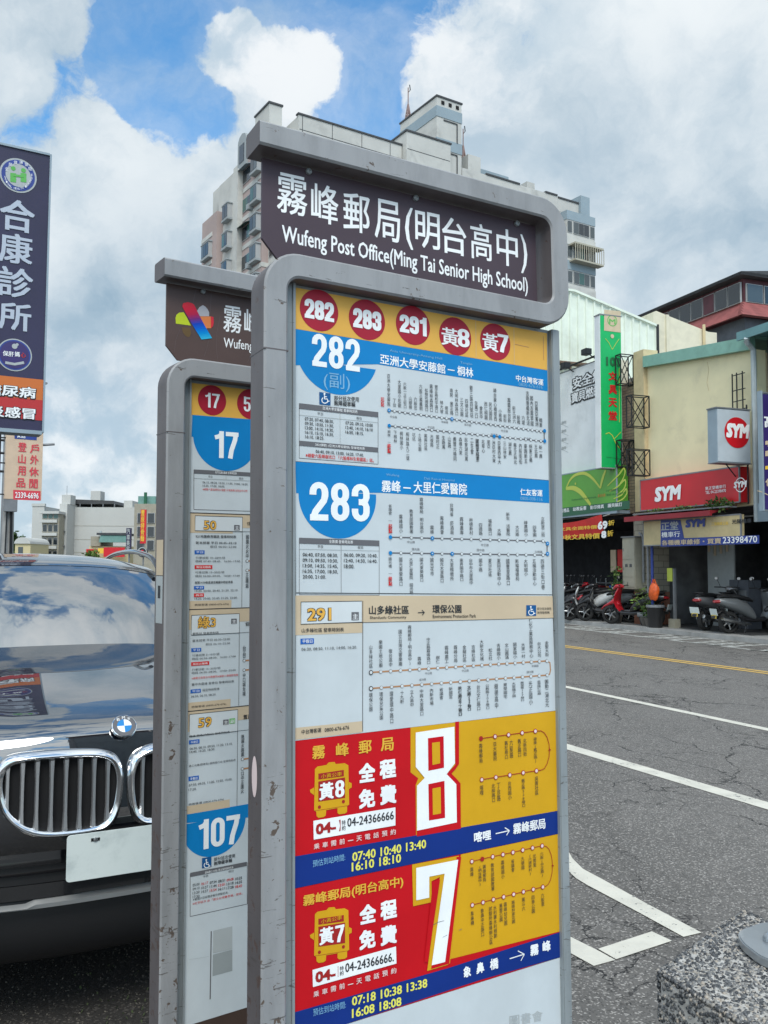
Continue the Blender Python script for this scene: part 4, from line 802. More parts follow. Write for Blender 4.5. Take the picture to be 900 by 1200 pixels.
# ================================================================ GROUND AND ROAD
def asphalt(name, base, crack_amt):
    m = bpy.data.materials.new(name); m.use_nodes = True; n = NT(m.node_tree); b = m.node_tree.nodes['Principled BSDF']
    t = n.new('ShaderNodeTexCoord').outputs['Object']
    big_ = n.ramp(n.noise(t, .55, 5, .6), .3, .7); mid = n.ramp(n.noise(t, 6, 6, .65), .25, .75)
    c = n.mix(big_, tuple(x * .86 for x in base), tuple(x * 1.14 for x in base)); c = n.mix(n.math('MULTIPLY', mid, .35), c, tuple(x * .62 for x in base))
    # wheel tracks and oily streaks along the road, square repair patches, dark drips
    al = n.new('ShaderNodeMapping', {'Vector': t, 'Rotation': (0, 0, R_(-25)), 'Scale': (1.1, .05, 1)}).outputs[0]
    c = n.mix(n.math('MULTIPLY', n.ramp(n.noise(al, 1.0, 4, .6), .48, .72), .38), c, tuple(x * .62 for x in base))
    c = n.mix(n.math('MULTIPLY', n.ramp(n.noise(n.new('ShaderNodeMapping', {'Vector': t, 'Location': (9, 3, 0)}).outputs[0], 1.7, 5, .7), .64, .72), .5), c, tuple(x * .5 for x in base))
    v = n.new('ShaderNodeTexVoronoi', {'Vector': t, 'Scale': 130.}); rnd = n.new('ShaderNodeSeparateColor', {0: v.outputs['Color']}).outputs[0]
    c = n.mix(n.ramp(rnd, .80, .95), c, tuple(min(1, x * 2.3) for x in base)); c = n.mix(n.math('MULTIPLY', n.ramp(rnd, .25, .05), .7), c, tuple(x * .35 for x in base))
    wv = n.new('ShaderNodeVectorMath', {0: t, 1: n.new('ShaderNodeVectorMath', {0: n.new('ShaderNodeTexNoise', {'Vector': t, 'Scale': 1.6, 'Detail': 6., 'Roughness': .65}).outputs[1], 3: .55}, operation='SCALE').outputs[0]}, operation='ADD').outputs[0]
    mp = n.new('ShaderNodeMapping', {'Vector': wv, 'Rotation': (0, 0, R_(24)), 'Scale': (1.25, .5, 1)}).outputs[0]
    e1 = n.new('ShaderNodeTexVoronoi', {'Vector': mp, 'Scale': .95}, feature='DISTANCE_TO_EDGE').outputs[0]
    e2 = n.new('ShaderNodeTexVoronoi', {'Vector': wv, 'Scale': 3.6}, feature='DISTANCE_TO_EDGE').outputs[0]
    m1 = n.ramp(n.noise(t, .42, 3, .6), .42, .54); m2 = n.ramp(n.noise(n.new('ShaderNodeMapping', {'Vector': t, 'Location': (4, 7, 0)}).outputs[0], .7, 3, .6), .5, .6)
    wob = n.ramp(n.noise(t, 9, 4, .7), .35, .65, .3, 1.5)
    k1 = n.math('MULTIPLY', n.math('SUBTRACT', 1.0, n.ramp(n.math('DIVIDE', e1, wob), .003, .009)), m1)
    k2 = n.math('MULTIPLY', n.math('SUBTRACT', 1.0, n.ramp(n.math('DIVIDE', e2, wob), .008, .02)), m2)
    k = n.math('MULTIPLY', n.math('MAXIMUM', k1, k2), crack_amt)
    c = n.mix(k, c, (.012, .012, .012)); n.l.new(c, b.inputs['Base Color']); b.inputs['Roughness'].default_value = .85
    hgt = n.math('SUBTRACT', n.math('MULTIPLY', v.outputs['Distance'], -.35), n.math('MULTIPLY', k, 1.5))
    n.l.new(n.new('ShaderNodeBump', {'Strength': .8, 'Distance': .004, 'Height': hgt}).outputs[0], b.inputs['Normal'])
    MATS[name] = m
asphalt('asphalt', (.136, .128, .118), .95); asphalt('asphalt_shaded', (.034, .031, .028), .6)  # the second one has the shade round the car put into its colour
def road_paint(name, col, wear):
    m = bpy.data.materials.new(name); m.use_nodes = True; n = NT(m.node_tree); b = m.node_tree.nodes['Principled BSDF']
    t = n.new('ShaderNodeTexCoord').outputs['Object']
    f = n.ramp(n.math('ADD', n.noise(t, 30, 7, .7), n.math('MULTIPLY', n.noise(t, 2.5, 3), .35)), wear, wear + .03)
    c = n.mix(n.ramp(n.noise(t, 5, 5, .6), .3, .8), col, tuple(x * .8 for x in col)); c = n.mix(f, c, (.12, .12, .12))
    n.l.new(c, b.inputs['Base Color']); b.inputs['Roughness'].default_value = .75
    n.l.new(n.new('ShaderNodeBump', {'Strength': .5, 'Distance': .003, 'Height': n.noise(t, 60, 5, .6)}).outputs[0], b.inputs['Normal']); MATS[name] = m
road_paint('road_white', (.62, .60, .52), .79); road_paint('road_yellow', (.62, .40, .10), .84); road_paint('road_white_worn', (.50, .51, .48), .73)
mat('concrete', (.30, .30, .29), .85, var=.15, dirt=((.12, .11, .10), .5, 1.2), bump=.3)
mat('earth', (.10, .085, .06), .95, var=.35, vscale=7, dirt=((.03, .03, .025), .6, 3), bump=.8, bscale=90)

mb = MB(); mb.add([(-900, -300, 0), (1200, -300, 0), (1200, 1500, 0), (-900, 1500, 0)], [(0, 1, 2, 3)], 'asphalt'); mb.build('road', kind='structure')
def ground_poly(pts, z, m, mb): mb.add([(p[0], p[1], z) for p in pts], [tuple(range(len(pts)))], m)
def stripe(mb, pts, w_, z, m):
    P = [Vector((p[0], p[1])) for p in pts]; L, R2 = [], []
    for i, p in enumerate(P):
        d = (P[min(i + 1, len(P) - 1)] - P[max(i - 1, 0)]).normalized(); nr = Vector((-d.y, d.x)) * w_ / 2; L.append(p + nr); R2.append(p - nr)
    for i in range(len(P) - 1): mb.add([(*L[i], z), (*L[i + 1], z), (*R2[i + 1], z), (*R2[i], z)], [(0, 1, 2, 3)], m)
def gxy(px, py): g = ground(px, py); return (g.x, g.y)
def long_line(name, a, b, w_, m, ext0=40, ext1=14):
    a, b = Vector(a), Vector(b); d = (a - b).normalized(); q = [a + d * ext0, a, b, b - d * ext1]; mb = MB()
    for i in range(3): stripe(mb, q[i:i + 2], w_, .004, m)
    return mb.build(name, kind='structure')
long_line('edge_line', (1.62, 8.04), (2.59, 6.07), .155, 'road_white', 50, 12)
long_line('lane_line', (2.41, 12.0), (3.81, 8.89), .12, 'road_white', 60, 15)
for dx in (-.085, .085): long_line('centre_line', (3.60 + dx, 18.08 + dx * .5), (5.86 + dx, 13.64 + dx * .5), .10, 'road_yellow', 60, 20)
long_line('kerb_side_line', (5.04, 25.25), (7.97, 18.52), .10, 'road_white_worn', 50, 12); long_line('kerb_side_line', (4.72, 23.65), (7.30, 17.2), .10, 'road_white_worn', 50, 12)
mb = MB()                                                    # the curved line of the bus bay and the corner box
up_ = [gxy(*p) for p in ((640, 940), (653, 970), (664, 995), (671, 1007), (683, 1019), (705.5, 1031), (760, 1061), (822, 1094))]; lo_ = [gxy(*p) for p in ((640, 968), (652, 1000), (664, 1020), (675, 1030), (688, 1038), (705, 1047), (750, 1071), (801, 1099))]
for i in range(7): mb.add([(*up_[i], .0045), (*up_[i + 1], .0045), (*lo_[i + 1], .0045), (*lo_[i], .0045)], [(0, 1, 2, 3)], 'road_white')
mb.build('bay_line', kind='structure')
mb = MB(); ground_poly([gxy(*p) for p in ((600, 1064), (667, 1098), (701, 1115), (721, 1126), (696, 1133), (667, 1117), (600, 1080))], .004, 'road_white', mb); ground_poly([gxy(*p) for p in ((700.8, 1113), (764, 1092.5), (787.5, 1103.6), (722, 1125.2))], .0042, 'road_white', mb); mb.build('box_line', kind='structure')
# stretched lettering painted on the far lane: worn strokes
mb = MB(); A, B = Vector((4.88, 24.4)), Vector((7.6, 17.8)); D = (B - A).normalized(); Nn = Vector((D.y, -D.x)); rnd = random.Random(4)
for s0, s1 in ((.3, 2.0), (2.2, 2.9), (3.6, 5.1), (5.3, 6.8), (7.2, 8.6)):
    for k in range(5):
        o_ = -.55 + .27 * k; a = A + D * (s0 + rnd.uniform(0, .3)) + Nn * o_; b = A + D * (s1 - rnd.uniform(0, .5)) + Nn * (o_ + rnd.uniform(-.04, .04)); stripe(mb, (a, b), .09, .004, 'road_white_worn')
    for k in range(3):
        s = s0 + (s1 - s0) * (k + .5) / 3; stripe(mb, (A + D * s - Nn * .55, A + D * (s + .1) + Nn * .5), .13, .005, 'road_white_worn')
mb.build('lane_lettering', kind='structure')
# the verge under the car, coloured dark for its shadow and a dim bumper reflection
mb = MB(); ground_poly([(-30, -6), (-.45, -6), (-.40, 3.0), (-.50, 4.3), (-2.2, 8.2), (-16, 40), (-40, 40)], .004, 'asphalt_shaded', mb); mb.build('verge', kind='structure')
mb = MB(); rnd = random.Random(2)
for i in range(1500):
    x = rnd.uniform(-1.75, -.62); y = rnd.uniform(2.7, 4.1); s = rnd.uniform(.002, .006); a = rnd.random() * 6; ax = Vector((math.cos(a), math.sin(a), rnd.uniform(-.3, .3))) * s; ay = Vector((-math.sin(a), math.cos(a), rnd.uniform(-.3, .3))) * s * .8
    c0 = Vector((x, y, .004 + s * .3)); az = Vector((0, 0, s * .6)); mb.add([c0 + ax, c0 + ay, c0 - ax, c0 - ay, c0 + az, c0 - az], [(0, 1, 4), (1, 2, 4), (2, 3, 4), (3, 0, 4), (1, 0, 5), (2, 1, 5), (3, 2, 5), (0, 3, 5)], 'grit')
mat('grit', (.09, .08, .065), .9, var=.5, vscale=40); mb.build('gravel', kind='stuff')
mb = MB(); mat('weed', (.04, .055, .018), .8, var=.4, vscale=20)
for i in range(110):
    x = rnd.gauss(-.95, .12); y = rnd.uniform(3.0, 3.7) if i % 3 else rnd.uniform(2.9, 4.4); a = rnd.random() * 6.3; h = rnd.uniform(.004, .016); w_ = rnd.uniform(.002, .005); d = Vector((math.cos(a), math.sin(a), 0)); e_ = Vector((-d.y, d.x, 0)) * w_; p = Vector((x, y, .005)); t_ = p + d * h * .9 + Vector((0, 0, h))
    mb.add([p - e_ * .3, p + e_ * .3, (p + t_) / 2 + e_, t_, (p + t_) / 2 - e_], [(0, 1, 2, 3, 4)], 'weed')
mb.build('weeds', kind='stuff')

# ================================================================ THE CAR
m = bpy.data.materials.new('car_paint'); m.use_nodes = True; b = m.node_tree.nodes['Principled BSDF']; b.inputs['Base Color'].default_value = (.003, .0045, .008, 1); b.inputs['Roughness'].default_value = .3; b.inputs['IOR'].default_value = 1.4; b.inputs['Specular IOR Level'].default_value = .1; b.inputs['Coat Weight'].default_value = 1; b.inputs['Coat Roughness'].default_value = .01; b.inputs['Coat IOR'].default_value = 3.2; MATS['car_paint'] = m
m = bpy.data.materials.new('coated_glass'); m.use_nodes = True; b = m.node_tree.nodes['Principled BSDF']; b.inputs['Base Color'].default_value = (.004, .008, .012, 1); b.inputs['Roughness'].default_value = .02; b.inputs['IOR'].default_value = 5.0; MATS['coated_glass'] = m
mat('chrome', (.78, .79, .80), .09, 1.0); mat('satin_chrome', (.55, .56, .56), .28, 1.0, var=.1); mat('slat_chrome', (.80, .81, .82), .22, .85); mat('black_plastic', (.012, .012, .013), .45); mat('gloss_black', (.006, .006, .007), .12, coat=.6); mat('tyre', (.016, .016, .016), .85, bump=.3)
mat('void_black', (.004, .004, .005), .9); mat('plate_white', (.62, .68, .66), .4, dirt=((.30, .36, .36), .7, 5)); mat('lamp_glass', (.45, .5, .52), .08, spec=.8); mat('red_lens', (.30, .008, .012), .18, coat=.5); mat('amber_lens', (.7, .25, .03), .2); mat('badge_blue', (.02, .22, .55), .2); mat('mirror_glass', (.85, .88, .9), .03, 1.0); mat('skid', (.34, .35, .35), .45, .4)
CX0 = .035
car = empty('parked_car', frame((-.92, 3.08, 0), 62), label='black sport utility car with twin chrome grilles facing the viewer behind the signs', cat='car')
def catmull(P, n):
    out = []
    for i in range(len(P) - 1):
        p0, p1, p2, p3 = P[max(i - 1, 0)], P[i], P[i + 1], P[min(i + 2, len(P) - 1)]
        for k in range(n):
            t = k / n; out.append(tuple(.5 * (2 * b_ + (c_ - a_) * t + (2 * a_ - 5 * b_ + 4 * c_ - d_) * t * t + (3 * b_ - a_ - 3 * c_ + d_) * t ** 3) for a_, b_, c_, d_ in zip(p0, p1, p2, p3)))
    return out + [tuple(P[-1])]
NA = 32
def strip(prof, n=5, crown_pow=2.6):
    """prof rows: y, z, half width, bow (corners swept back), crown (edges drop), ridge"""
    rows = []
    for y, z, hw, bow, crown, ridge in catmull(prof, n):
        r_ = []
        for i in range(NA + 1):
            a = -1 + 2 * i / NA; p = abs(a)
            zz = z - crown * p ** crown_pow + ridge * (math.exp(-((p - .52) / .09) ** 2) - .8 * math.exp(-(p / .32) ** 2) * 0)
            r_.append((CX0 + a * hw, y + bow * p ** 2.6, zz))
        rows.append(r_)
    return rows
def add_rows(mb, rows, m):
    n = len(rows[0]); mb.add([p for r_ in rows for p in r_], [(i * n + k, i * n + k + 1, (i + 1) * n + k + 1, (i + 1) * n + k) for i in range(len(rows) - 1) for k in range(n - 1)], m)
front = strip([(.34, .20, .78, .30, 0, 0), (.12, .26, .86, .30, 0, 0), (.04, .34, .90, .30, 0, 0), (.03, .47, .92, .28, 0, 0), (.055, .52, .92, .27, 0, 0), (.045, .60, .925, .27, 0, 0), (.0, .69, .93, .28, 0, 0), (-.012, .80, .93, .29, 0, 0), (.0, .95, .93, .30, .02, 0),
               (.016, 1.01, .92, .31, .05, .0), (.05, 1.045, .91, .32, .085, .004), (.14, 1.075, .915, .30, .10, .010), (.35, 1.11, .93, .20, .11, .016), (.7, 1.145, .945, .12, .11, .018), (1.1, 1.175, .955, .05, .105, .014), (1.45, 1.195, .96, .10, .10, .006), (1.56, 1.20, .96, .12, .10, 0)])
nb = next(i for i, r_ in enumerate(front) if r_[NA // 2][2] > .50); b_ = MB(); add_rows(b_, front[:nb + 1], 'black_plastic'); add_rows(b_, front[nb:], 'car_paint')
rear = strip([(4.62, 1.16, .90, -.10, .03, 0), (4.80, 1.10, .90, -.16, .02, 0), (4.86, .95, .91, -.2, 0, 0), (4.90, .7, .93, -.2, 0, 0), (4.90, .5, .92, -.2, 0, 0), (4.78, .28, .88, -.2, 0, 0)])
add_rows(b_, rear, 'car_paint')
def shoulder(y):
    return (interp([(.25, .925), (.6, .945), (1.2, .962), (2.5, .972), (4.0, .965), (4.4, .93), (4.75, .90)], y), interp([(.25, .955), (.45, .995), (.9, 1.055), (1.5, 1.098), (3, 1.12), (4.6, 1.135)], y))
YS = [.33 + (4.66 - .33) * i / 90 for i in range(91)]
WH = (.90, 3.87)
def arch(y):
    z = .24
    for yc in WH:
        d = abs(y - yc)
        if d < .435: z = max(z, .36 + math.sqrt(.435 ** 2 - d * d))
    return min(z, .86)
for sg in (-1, 1):
    cols = []
    for y in YS:
        sx, sz = shoulder(y); zb = arch(y); col = []
        # the outer edge of the hood decides the top in front of the windscreen
        for k in range(9):
            t = k / 8; z = sz + (zb - sz) * t; bulge = .028 * math.sin(math.pi * min(1, (sz - z) / .75)) + (.018 if abs(z - .92) < .03 else 0)
            col.append((CX0 + sg * (sx + bulge - .05 * max(0, (.4 - z) / .2) * .5), y, z))
        cols.append(col)
    add_rows(b_, cols, 'car_paint')
    fe = [r_[-1 if sg > 0 else 0] for r_ in front]             # close the gap between hood edge and side
    he = [p for p in fe if p[2] > .93 and p[1] > .3]
    lowj = [(CX0 + sg * shoulder(max(.33, p[1]))[0], max(.33, p[1]), shoulder(max(.33, p[1]))[1]) for p in he]; add_rows(b_, [he, lowj], 'car_paint')
    fj = [p for p in fe if p[2] <= .97 and p[2] >= .24]; add_rows(b_, [fj, [(CX0 + sg * (shoulder(.33)[0] + .02 * math.sin(max(0, (.955 - p[2])) * 3)), .36, p[2]) for p in fj]], 'car_paint')
    re_ = [r_[-1 if sg > 0 else 0] for r_ in rear]; add_rows(b_, [re_, [(CX0 + sg * shoulder(4.66)[0], 4.66, min(p[2], 1.13)) for p in re_]], 'car_paint')
body = b_.build('body', car, smooth=60)
u = MB(); u.box(CX0 - .86, CX0 + .86, .36, 4.7, .20, .30, 'black_plastic')
for sg in (-1, 1):
    for yc in WH:
        pts = [(yc + .44 * math.cos(R_(a)), .36 + .44 * math.sin(R_(a))) for a in range(0, 181, 15)]
        x0, x1 = sorted((CX0 + sg * .62, CX0 + sg * .955))
        for (a0, a1), (b0, b1) in zip(pts, pts[1:]): u.add([(x0, a0, a1), (x1, a0, a1), (x1, b0, b1), (x0, b0, b1)], [(0, 1, 2, 3)], 'black_plastic')
        u.add([(x0 if sg > 0 else x1, p[0], p[1]) for p in pts], [tuple(range(len(pts)))], 'black_plastic')
u.build('underbody', car)
gh = [(1.50, 1.185, .80, .26, .05, 0), (1.72, 1.315, .77, .22, .05, 0), (1.95, 1.44, .735, .18, .055, 0), (2.18, 1.545, .70, .14, .06, 0), (2.30, 1.59, .69, .12, .06, 0)]
ws = strip(gh); wm = MB(); add_rows(wm, ws, 'coated_glass'); wm.build('windscreen', car, smooth=60)
rf = strip([(2.30, 1.592, .69, .12, .06, 0), (2.45, 1.622, .69, .08, .06, 0), (2.9, 1.662, .695, .03, .065, 0), (3.5, 1.668, .69, 0, .065, 0), (4.1, 1.64, .67, 0, .06, 0), (4.35, 1.61, .66, 0, .06, 0)]); rm = MB(); add_rows(rm, rf, 'car_paint'); rm.build('roof', car, smooth=60)
rw = strip([(4.35, 1.608, .66, 0, .06, 0), (4.45, 1.50, .68, -.02, .05, 0), (4.66, 1.16, .74, -.06, .03, 0)]); rm = MB(); add_rows(rm, rw, 'coated_glass'); rm.build('rear_window', car, smooth=60)
for sg in (-1, 1):
    e = [r_[-1 if sg > 0 else 0] for r_ in ws + rf[1:] + rw[1:]]
    low = [(CX0 + sg * (shoulder(min(4.66, max(1.5, p[1])))[0] - .01), min(4.66, max(1.5, p[1])), shoulder(min(4.66, max(1.5, p[1])))[1]) for p in e]
    mb = MB(); add_rows(mb, [e, [(a[0] * .5 + c_[0] * .5 + sg * .02, a[1] * .5 + c_[1] * .5, a[2] * .5 + c_[2] * .5) for a, c_ in zip(e, low)], low], 'gloss_black'); mb.build('pillar_frame', car, smooth=60)
    for y0, y1 in ((2.0, 2.95), (3.05, 3.85), (3.93, 4.4)):
        def pt(y, t):
            i = min(range(len(e)), key=lambda k: abs(e[k][1] - y)); a, c_ = e[i], low[i]; return (a[0] + (c_[0] - a[0]) * t + sg * (.012 + .035 * math.sin(math.pi * t) * .9), y, a[2] + (c_[2] - a[2]) * t)
        ys = [y0 + (y1 - y0) * k / 6 for k in range(7)]; mb = MB(); add_rows(mb, [[pt(y, t) for y in ys] for t in (.10, .3, .5, .7, .9)], 'coated_glass'); mb.build('side_window', car, smooth=60)
    rp = [(CX0 + sg * .70, y, z) for y, z in ((2.42, 1.565), (2.55, 1.625), (2.75, 1.662), (3.2, 1.69), (3.8, 1.675), (4.15, 1.63), (4.25, 1.585))]
    mb = MB(); mb.tube([tuple(p) for p in catmull(rp, 4)], .017, 'gloss_black', 8); mb.build('roof_rail', car, smooth=60)
    mb = MB(); rings = []
    for t in range(9):
        x = CX0 + sg * (.98 + .27 * t / 8); r_ = math.sin(math.pi * (t + .35) / 8.7); rings.append([(x, 1.72 + .05 * t / 8 + .085 * r_ * math.cos(a), 1.15 + .075 * r_ * math.sin(a)) for a in [R_(30 * k) for k in range(12)]])
    mb.loft(rings, 'car_paint'); mb.bar((CX0 + sg * .93, 1.72, 1.08), (CX0 + sg * 1.02, 1.73, 1.12), .022, 'black_plastic'); mb.build('wing_mirror', car, smooth=60)
    for y in (1.62, 3.0, 3.95):
        mb = MB(); mb.box(*sorted((CX0 + sg * .985, CX0 + sg * .9985)), y, y + .007, .42, 1.06, 'void_black'); mb.build('door_gap', car)
    for y in (2.72, 3.62): mb = MB(); mb.obox((CX0 + sg * 1.012, y, .985), (.012, 0, 0), (0, .10, 0), (0, 0, .012), 'car_paint'); mb.build('door_handle', car, bevel=.005)
    for yc in WH:
        wh = MB(); xo = CX0 + sg * .84
        wh.ring_prof([(.30, -.12 * sg), (.355, -.12 * sg), (.375, -.09 * sg), (.378, 0), (.375, .09 * sg), (.355, .125 * sg), (.30, .125 * sg), (.265, .10 * sg)], 'tyre', 'x', (xo, yc, .378), 40); wo = wh.build('wheel', car, smooth=50)
        rmb = MB(); rmb.ring_prof([(.268, .10 * sg), (.262, .11 * sg), (.25, .04 * sg), (.24, -.05 * sg)], 'satin_chrome', 'x', (xo, yc, .378), 40)
        for k in range(5):
            for dk in (-9, 9):
                a = R_(72 * k + dk); a2 = R_(72 * k + dk * .4); rmb.bar((xo + sg * .095, yc + .06 * math.cos(a2), .378 + .06 * math.sin(a2)), (xo + sg * .10, yc + .255 * math.cos(a), .378 + .255 * math.sin(a)), .016, 'satin_chrome', 6)
        rmb.ring_prof([(.075, .075 * sg), (.07, .105 * sg), (.03, .112 * sg), (.001, .112 * sg)], 'satin_chrome', 'x', (xo, yc, .378), 20); rmb.ring_prof([(.16, .03 * sg), (.001, .03 * sg)], 'black_plastic', 'x', (xo, yc, .378), 20); rmb.build('rim', wo, smooth=40)
    # headlight, swept round the corner
    hl = []
    for k in range(9):
        t = k / 8; x = .50 + .40 * t; yb = .30 * ((x) / .93) ** 2.6; zc = .925 + .035 * t; hh = .055 - .02 * t
        hl.append([(CX0 + sg * x, yb - .012, zc - hh), (CX0 + sg * x, yb - .022, zc), (CX0 + sg * x, yb + .004, zc + hh)])
    mb = MB(); add_rows(mb, hl, 'lamp_glass'); h_ = mb.build('headlight', car, smooth=60)
    mb = MB()
    for x in (.60, .76): mb.ring_prof([(.033, -.002), (.03, -.008), (.014, -.004)], 'satin_chrome', 'y', (CX0 + sg * x, .30 * (x / .93) ** 2.6 - .022, .93), 18)
    mb.build('lamp_ring', h_, smooth=50)
    # grille: bent chrome surround, dark hollow, eight slats
    def kidney(inset):
        P = [(.010, .895), (.010, .83), (.020, .765), (.045, .722), (.09, .706), (.18, .703), (.265, .710), (.325, .735), (.375, .785), (.400, .85), (.404, .915), (.388, .955), (.345, .976), (.25, .980), (.15, .978), (.075, .970), (.028, .945)]
        cx, cz = .21, .84; out = []
        for x, z in P: out.append((cx + (x - cx) * (1 - inset / .2), cz + (z - cz) * (1 - inset / .135)))
        P4 = out + out[:3]; return catmull(P4, 4)[4:4 + 4 * len(out)] if 0 else [p for i in range(len(out)) for p in [tuple(.5 * (2 * b1 + (c1 - a1) * t + (2 * a1 - 5 * b1 + 4 * c1 - d1) * t * t + (3 * b1 - a1 - 3 * c1 + d1) * t ** 3) for a1, b1, c1, d1 in zip(out[i - 1], out[i], out[(i + 1) % len(out)], out[(i + 2) % len(out)])) for t in (0, .25, .5, .75)]]
    def yk(x): return .0 + .28 * (x / .93) ** 2.6
    rings = []
    for ins, dy in ((-.004, .015), (0, -.022), (.010, -.030), (.020, -.024), (.024, .004)):
        rings.append([(CX0 + sg * x, yk(x) - .015 + dy, z) for x, z in kidney(ins)])
    mb = MB(); n = len(rings[0]); mb.add([p for r_ in rings for p in r_], [(i * n + k, i * n + (k + 1) % n, (i + 1) * n + (k + 1) % n, (i + 1) * n + k) for i in range(4) for k in range(n)], 'chrome'); g_ = mb.build('grille', car, smooth=60)
    mb = MB(); inner = kidney(.02); mb.add([(CX0 + sg * x, yk(x) - .018, z) for x, z in inner], [tuple(range(n))], 'void_black'); mb.build('grille_hollow', g_)
    for k in range(8):
        x = .058 + k * .0445; zs = [z for xx, z in inner if abs(xx - x) < .03]; z0, z1 = min(zs) + .004, max(zs) - .004
        if z1 - z0 < .08: continue
        mb = MB(); rg = []
        for t in range(9):
            tt = t / 8; z = z0 + (z1 - z0) * tt; wd = .0068 + .003 * max(0, 1 - min(tt, 1 - tt) / .22); kx = x
            rg.append([(CX0 + sg * (kx - wd), yk(x) - .024, z), (CX0 + sg * (kx - wd * .6), yk(x) - .036, z), (CX0 + sg * (kx + wd * .6), yk(x) - .036, z), (CX0 + sg * (kx + wd), yk(x) - .024, z)])
        mb.loft(rg, 'slat_chrome'); mb.build('slat', g_, smooth=50)
# lower bumper: dark intake, plate recess, pale skid strip, plate
mb = MB(); xs = [-.80 + 1.6 * i / 24 for i in range(25)]
def yf(x, o): return .04 + .27 * (abs(x) / .93) ** 2.6 + o
add_rows(mb, [[(CX0 + x, yf(x, -.014), z) for x in xs] for z in (.545, .61)], 'black_plastic'); add_rows(mb, [[(CX0 + x, yf(x, -.03), .608) for x in xs], [(CX0 + x, yf(x, .0), .618) for x in xs]], 'gloss_black'); add_rows(mb, [[(CX0 + x, yf(x, -.014), .575) for x in xs], [(CX0 + x, yf(x, -.028), .579) for x in xs], [(CX0 + x, yf(x, -.014), .584) for x in xs]], 'gloss_black'); mb.build('air_intake', car, smooth=40)
mb = MB(); prof = lambda x: .482 + (.012 if abs(x) < .12 else 0) + (.010 if .12 < abs(x) < .28 else 0)
pts = [-.82 + 1.64 * i / 60 for i in range(61)]
add_rows(mb, [[(CX0 + x, yf(x, -.03), .476) for x in pts], [(CX0 + x, yf(x, -.055), .478) for x in pts], [(CX0 + x, yf(x, -.058), prof(x)) for x in pts], [(CX0 + x, yf(x, -.02), prof(x) + .005) for x in pts]], 'skid'); mb.build('skid_strip', car, smooth=30)
mb = MB(); add_rows(mb, [[(CX0 + x, yf(x, -.026), .50) for x in xs], [(CX0 + x, yf(x, -.02), .545) for x in xs]], 'gloss_black'); mb.build('lower_lip', car, smooth=40)
mb = MB(); mb.add([(CX0 + x, -.03 - .03, z) for x, z in ((-.30, .690), (-.17, .672), (-.17, .692), (-.28, .70), (-.33, .705))], [(0, 1, 2, 3, 4)], 'satin_chrome')
pm = MB(); pm.prism([(CX0 + x, z) for x, z in arc(-.178, .577, .012, 180, 270, 4) + arc(.178, .577, .012, 270, 360, 4) + arc(.178, .703, .012, 0, 90, 4) + arc(-.178, .703, .012, 90, 180, 4)], -.062, -.058, 'plate_white', 'y'); lp = pm.build('licence_plate', car, bevel=.0008)
bm_ = MB()
for x in (-.10, .10): bm_.ring_prof([(.008, -.062), (.007, -.066), (.001, -.067)], 'satin_chrome', 'y', (CX0 + x, 0, .692), 8); bm_.box(CX0 + x - .014, CX0 + x + .014, -.0635, -.0621, .687, .697, 'black_plastic')
bm_.build('plate_bolt', lp); hb = MB(); hb.box(CX0 - .17, CX0 + .17, -.058, .0, .60, .68, 'black_plastic'); hb.build('plate_holder', car)
# round badge on the hood edge: dark ring with letters, blue and white quarters
bw = car.matrix_world @ Matrix.Translation((CX0, .0, 1.037)) @ Matrix.Rotation(R_(-38), 4, 'X')
bd = bpy.data.objects.new('badge', None); COL.objects.link(bd); bd.parent = car; bd.matrix_parent_inverse = Matrix(); bd.matrix_local = Matrix.Translation((CX0, .012, 1.040)) @ Matrix.Rotation(R_(-38), 4, 'X')
mb = MB(); mb.ring_prof([(.042, .006), (.042, -.006), (.0395, -.008), (.0385, -.0062), (.001, -.0062)], 'chrome', 'y', (0, 0, 0), 40); mb.build('badge_rim', bd, smooth=50)
S = Sheet(car.matrix_world @ bd.matrix_local, -.0066); ci = lambda r, a0, a1, n=12: [(r * math.cos(R_(a0 + (a1 - a0) * i / n)), r * math.sin(R_(a0 + (a1 - a0) * i / n))) for i in range(n + 1)]
S.poly(ci(.038, 0, 360, 40)[:-1], 'p_grey', 1, True)
for a0, cl in ((0, 'p_wtext'), (90, 'badge_blue'), (180, 'p_wtext'), (270, 'badge_blue')): S.poly([(0, 0)] + ci(.0245, a0, a0 + 90), cl, 2, True)
for ch, a in (('B', 125), ('M', 90), ('W', 55)):
    x, z = .031 * math.cos(R_(a)), .031 * math.sin(R_(a)); S.ltext(ch, x - .005, z - .0055, x + .005, z + .0055, 'p_wtext', 3)
S.out(bd, 'badge_print', 'badge_letters')
mb = MB()                                                     # wipers at the foot of the windscreen
for x0, x1 in ((-.55, .05), (.05, .62)): mb.tube([(CX0 + x0, 1.56, 1.175), (CX0 + (x0 + x1) / 2, 1.56, 1.19), (CX0 + x1, 1.66, 1.19)], .006, 'black_plastic', 6)
mb.build('wiper', car)

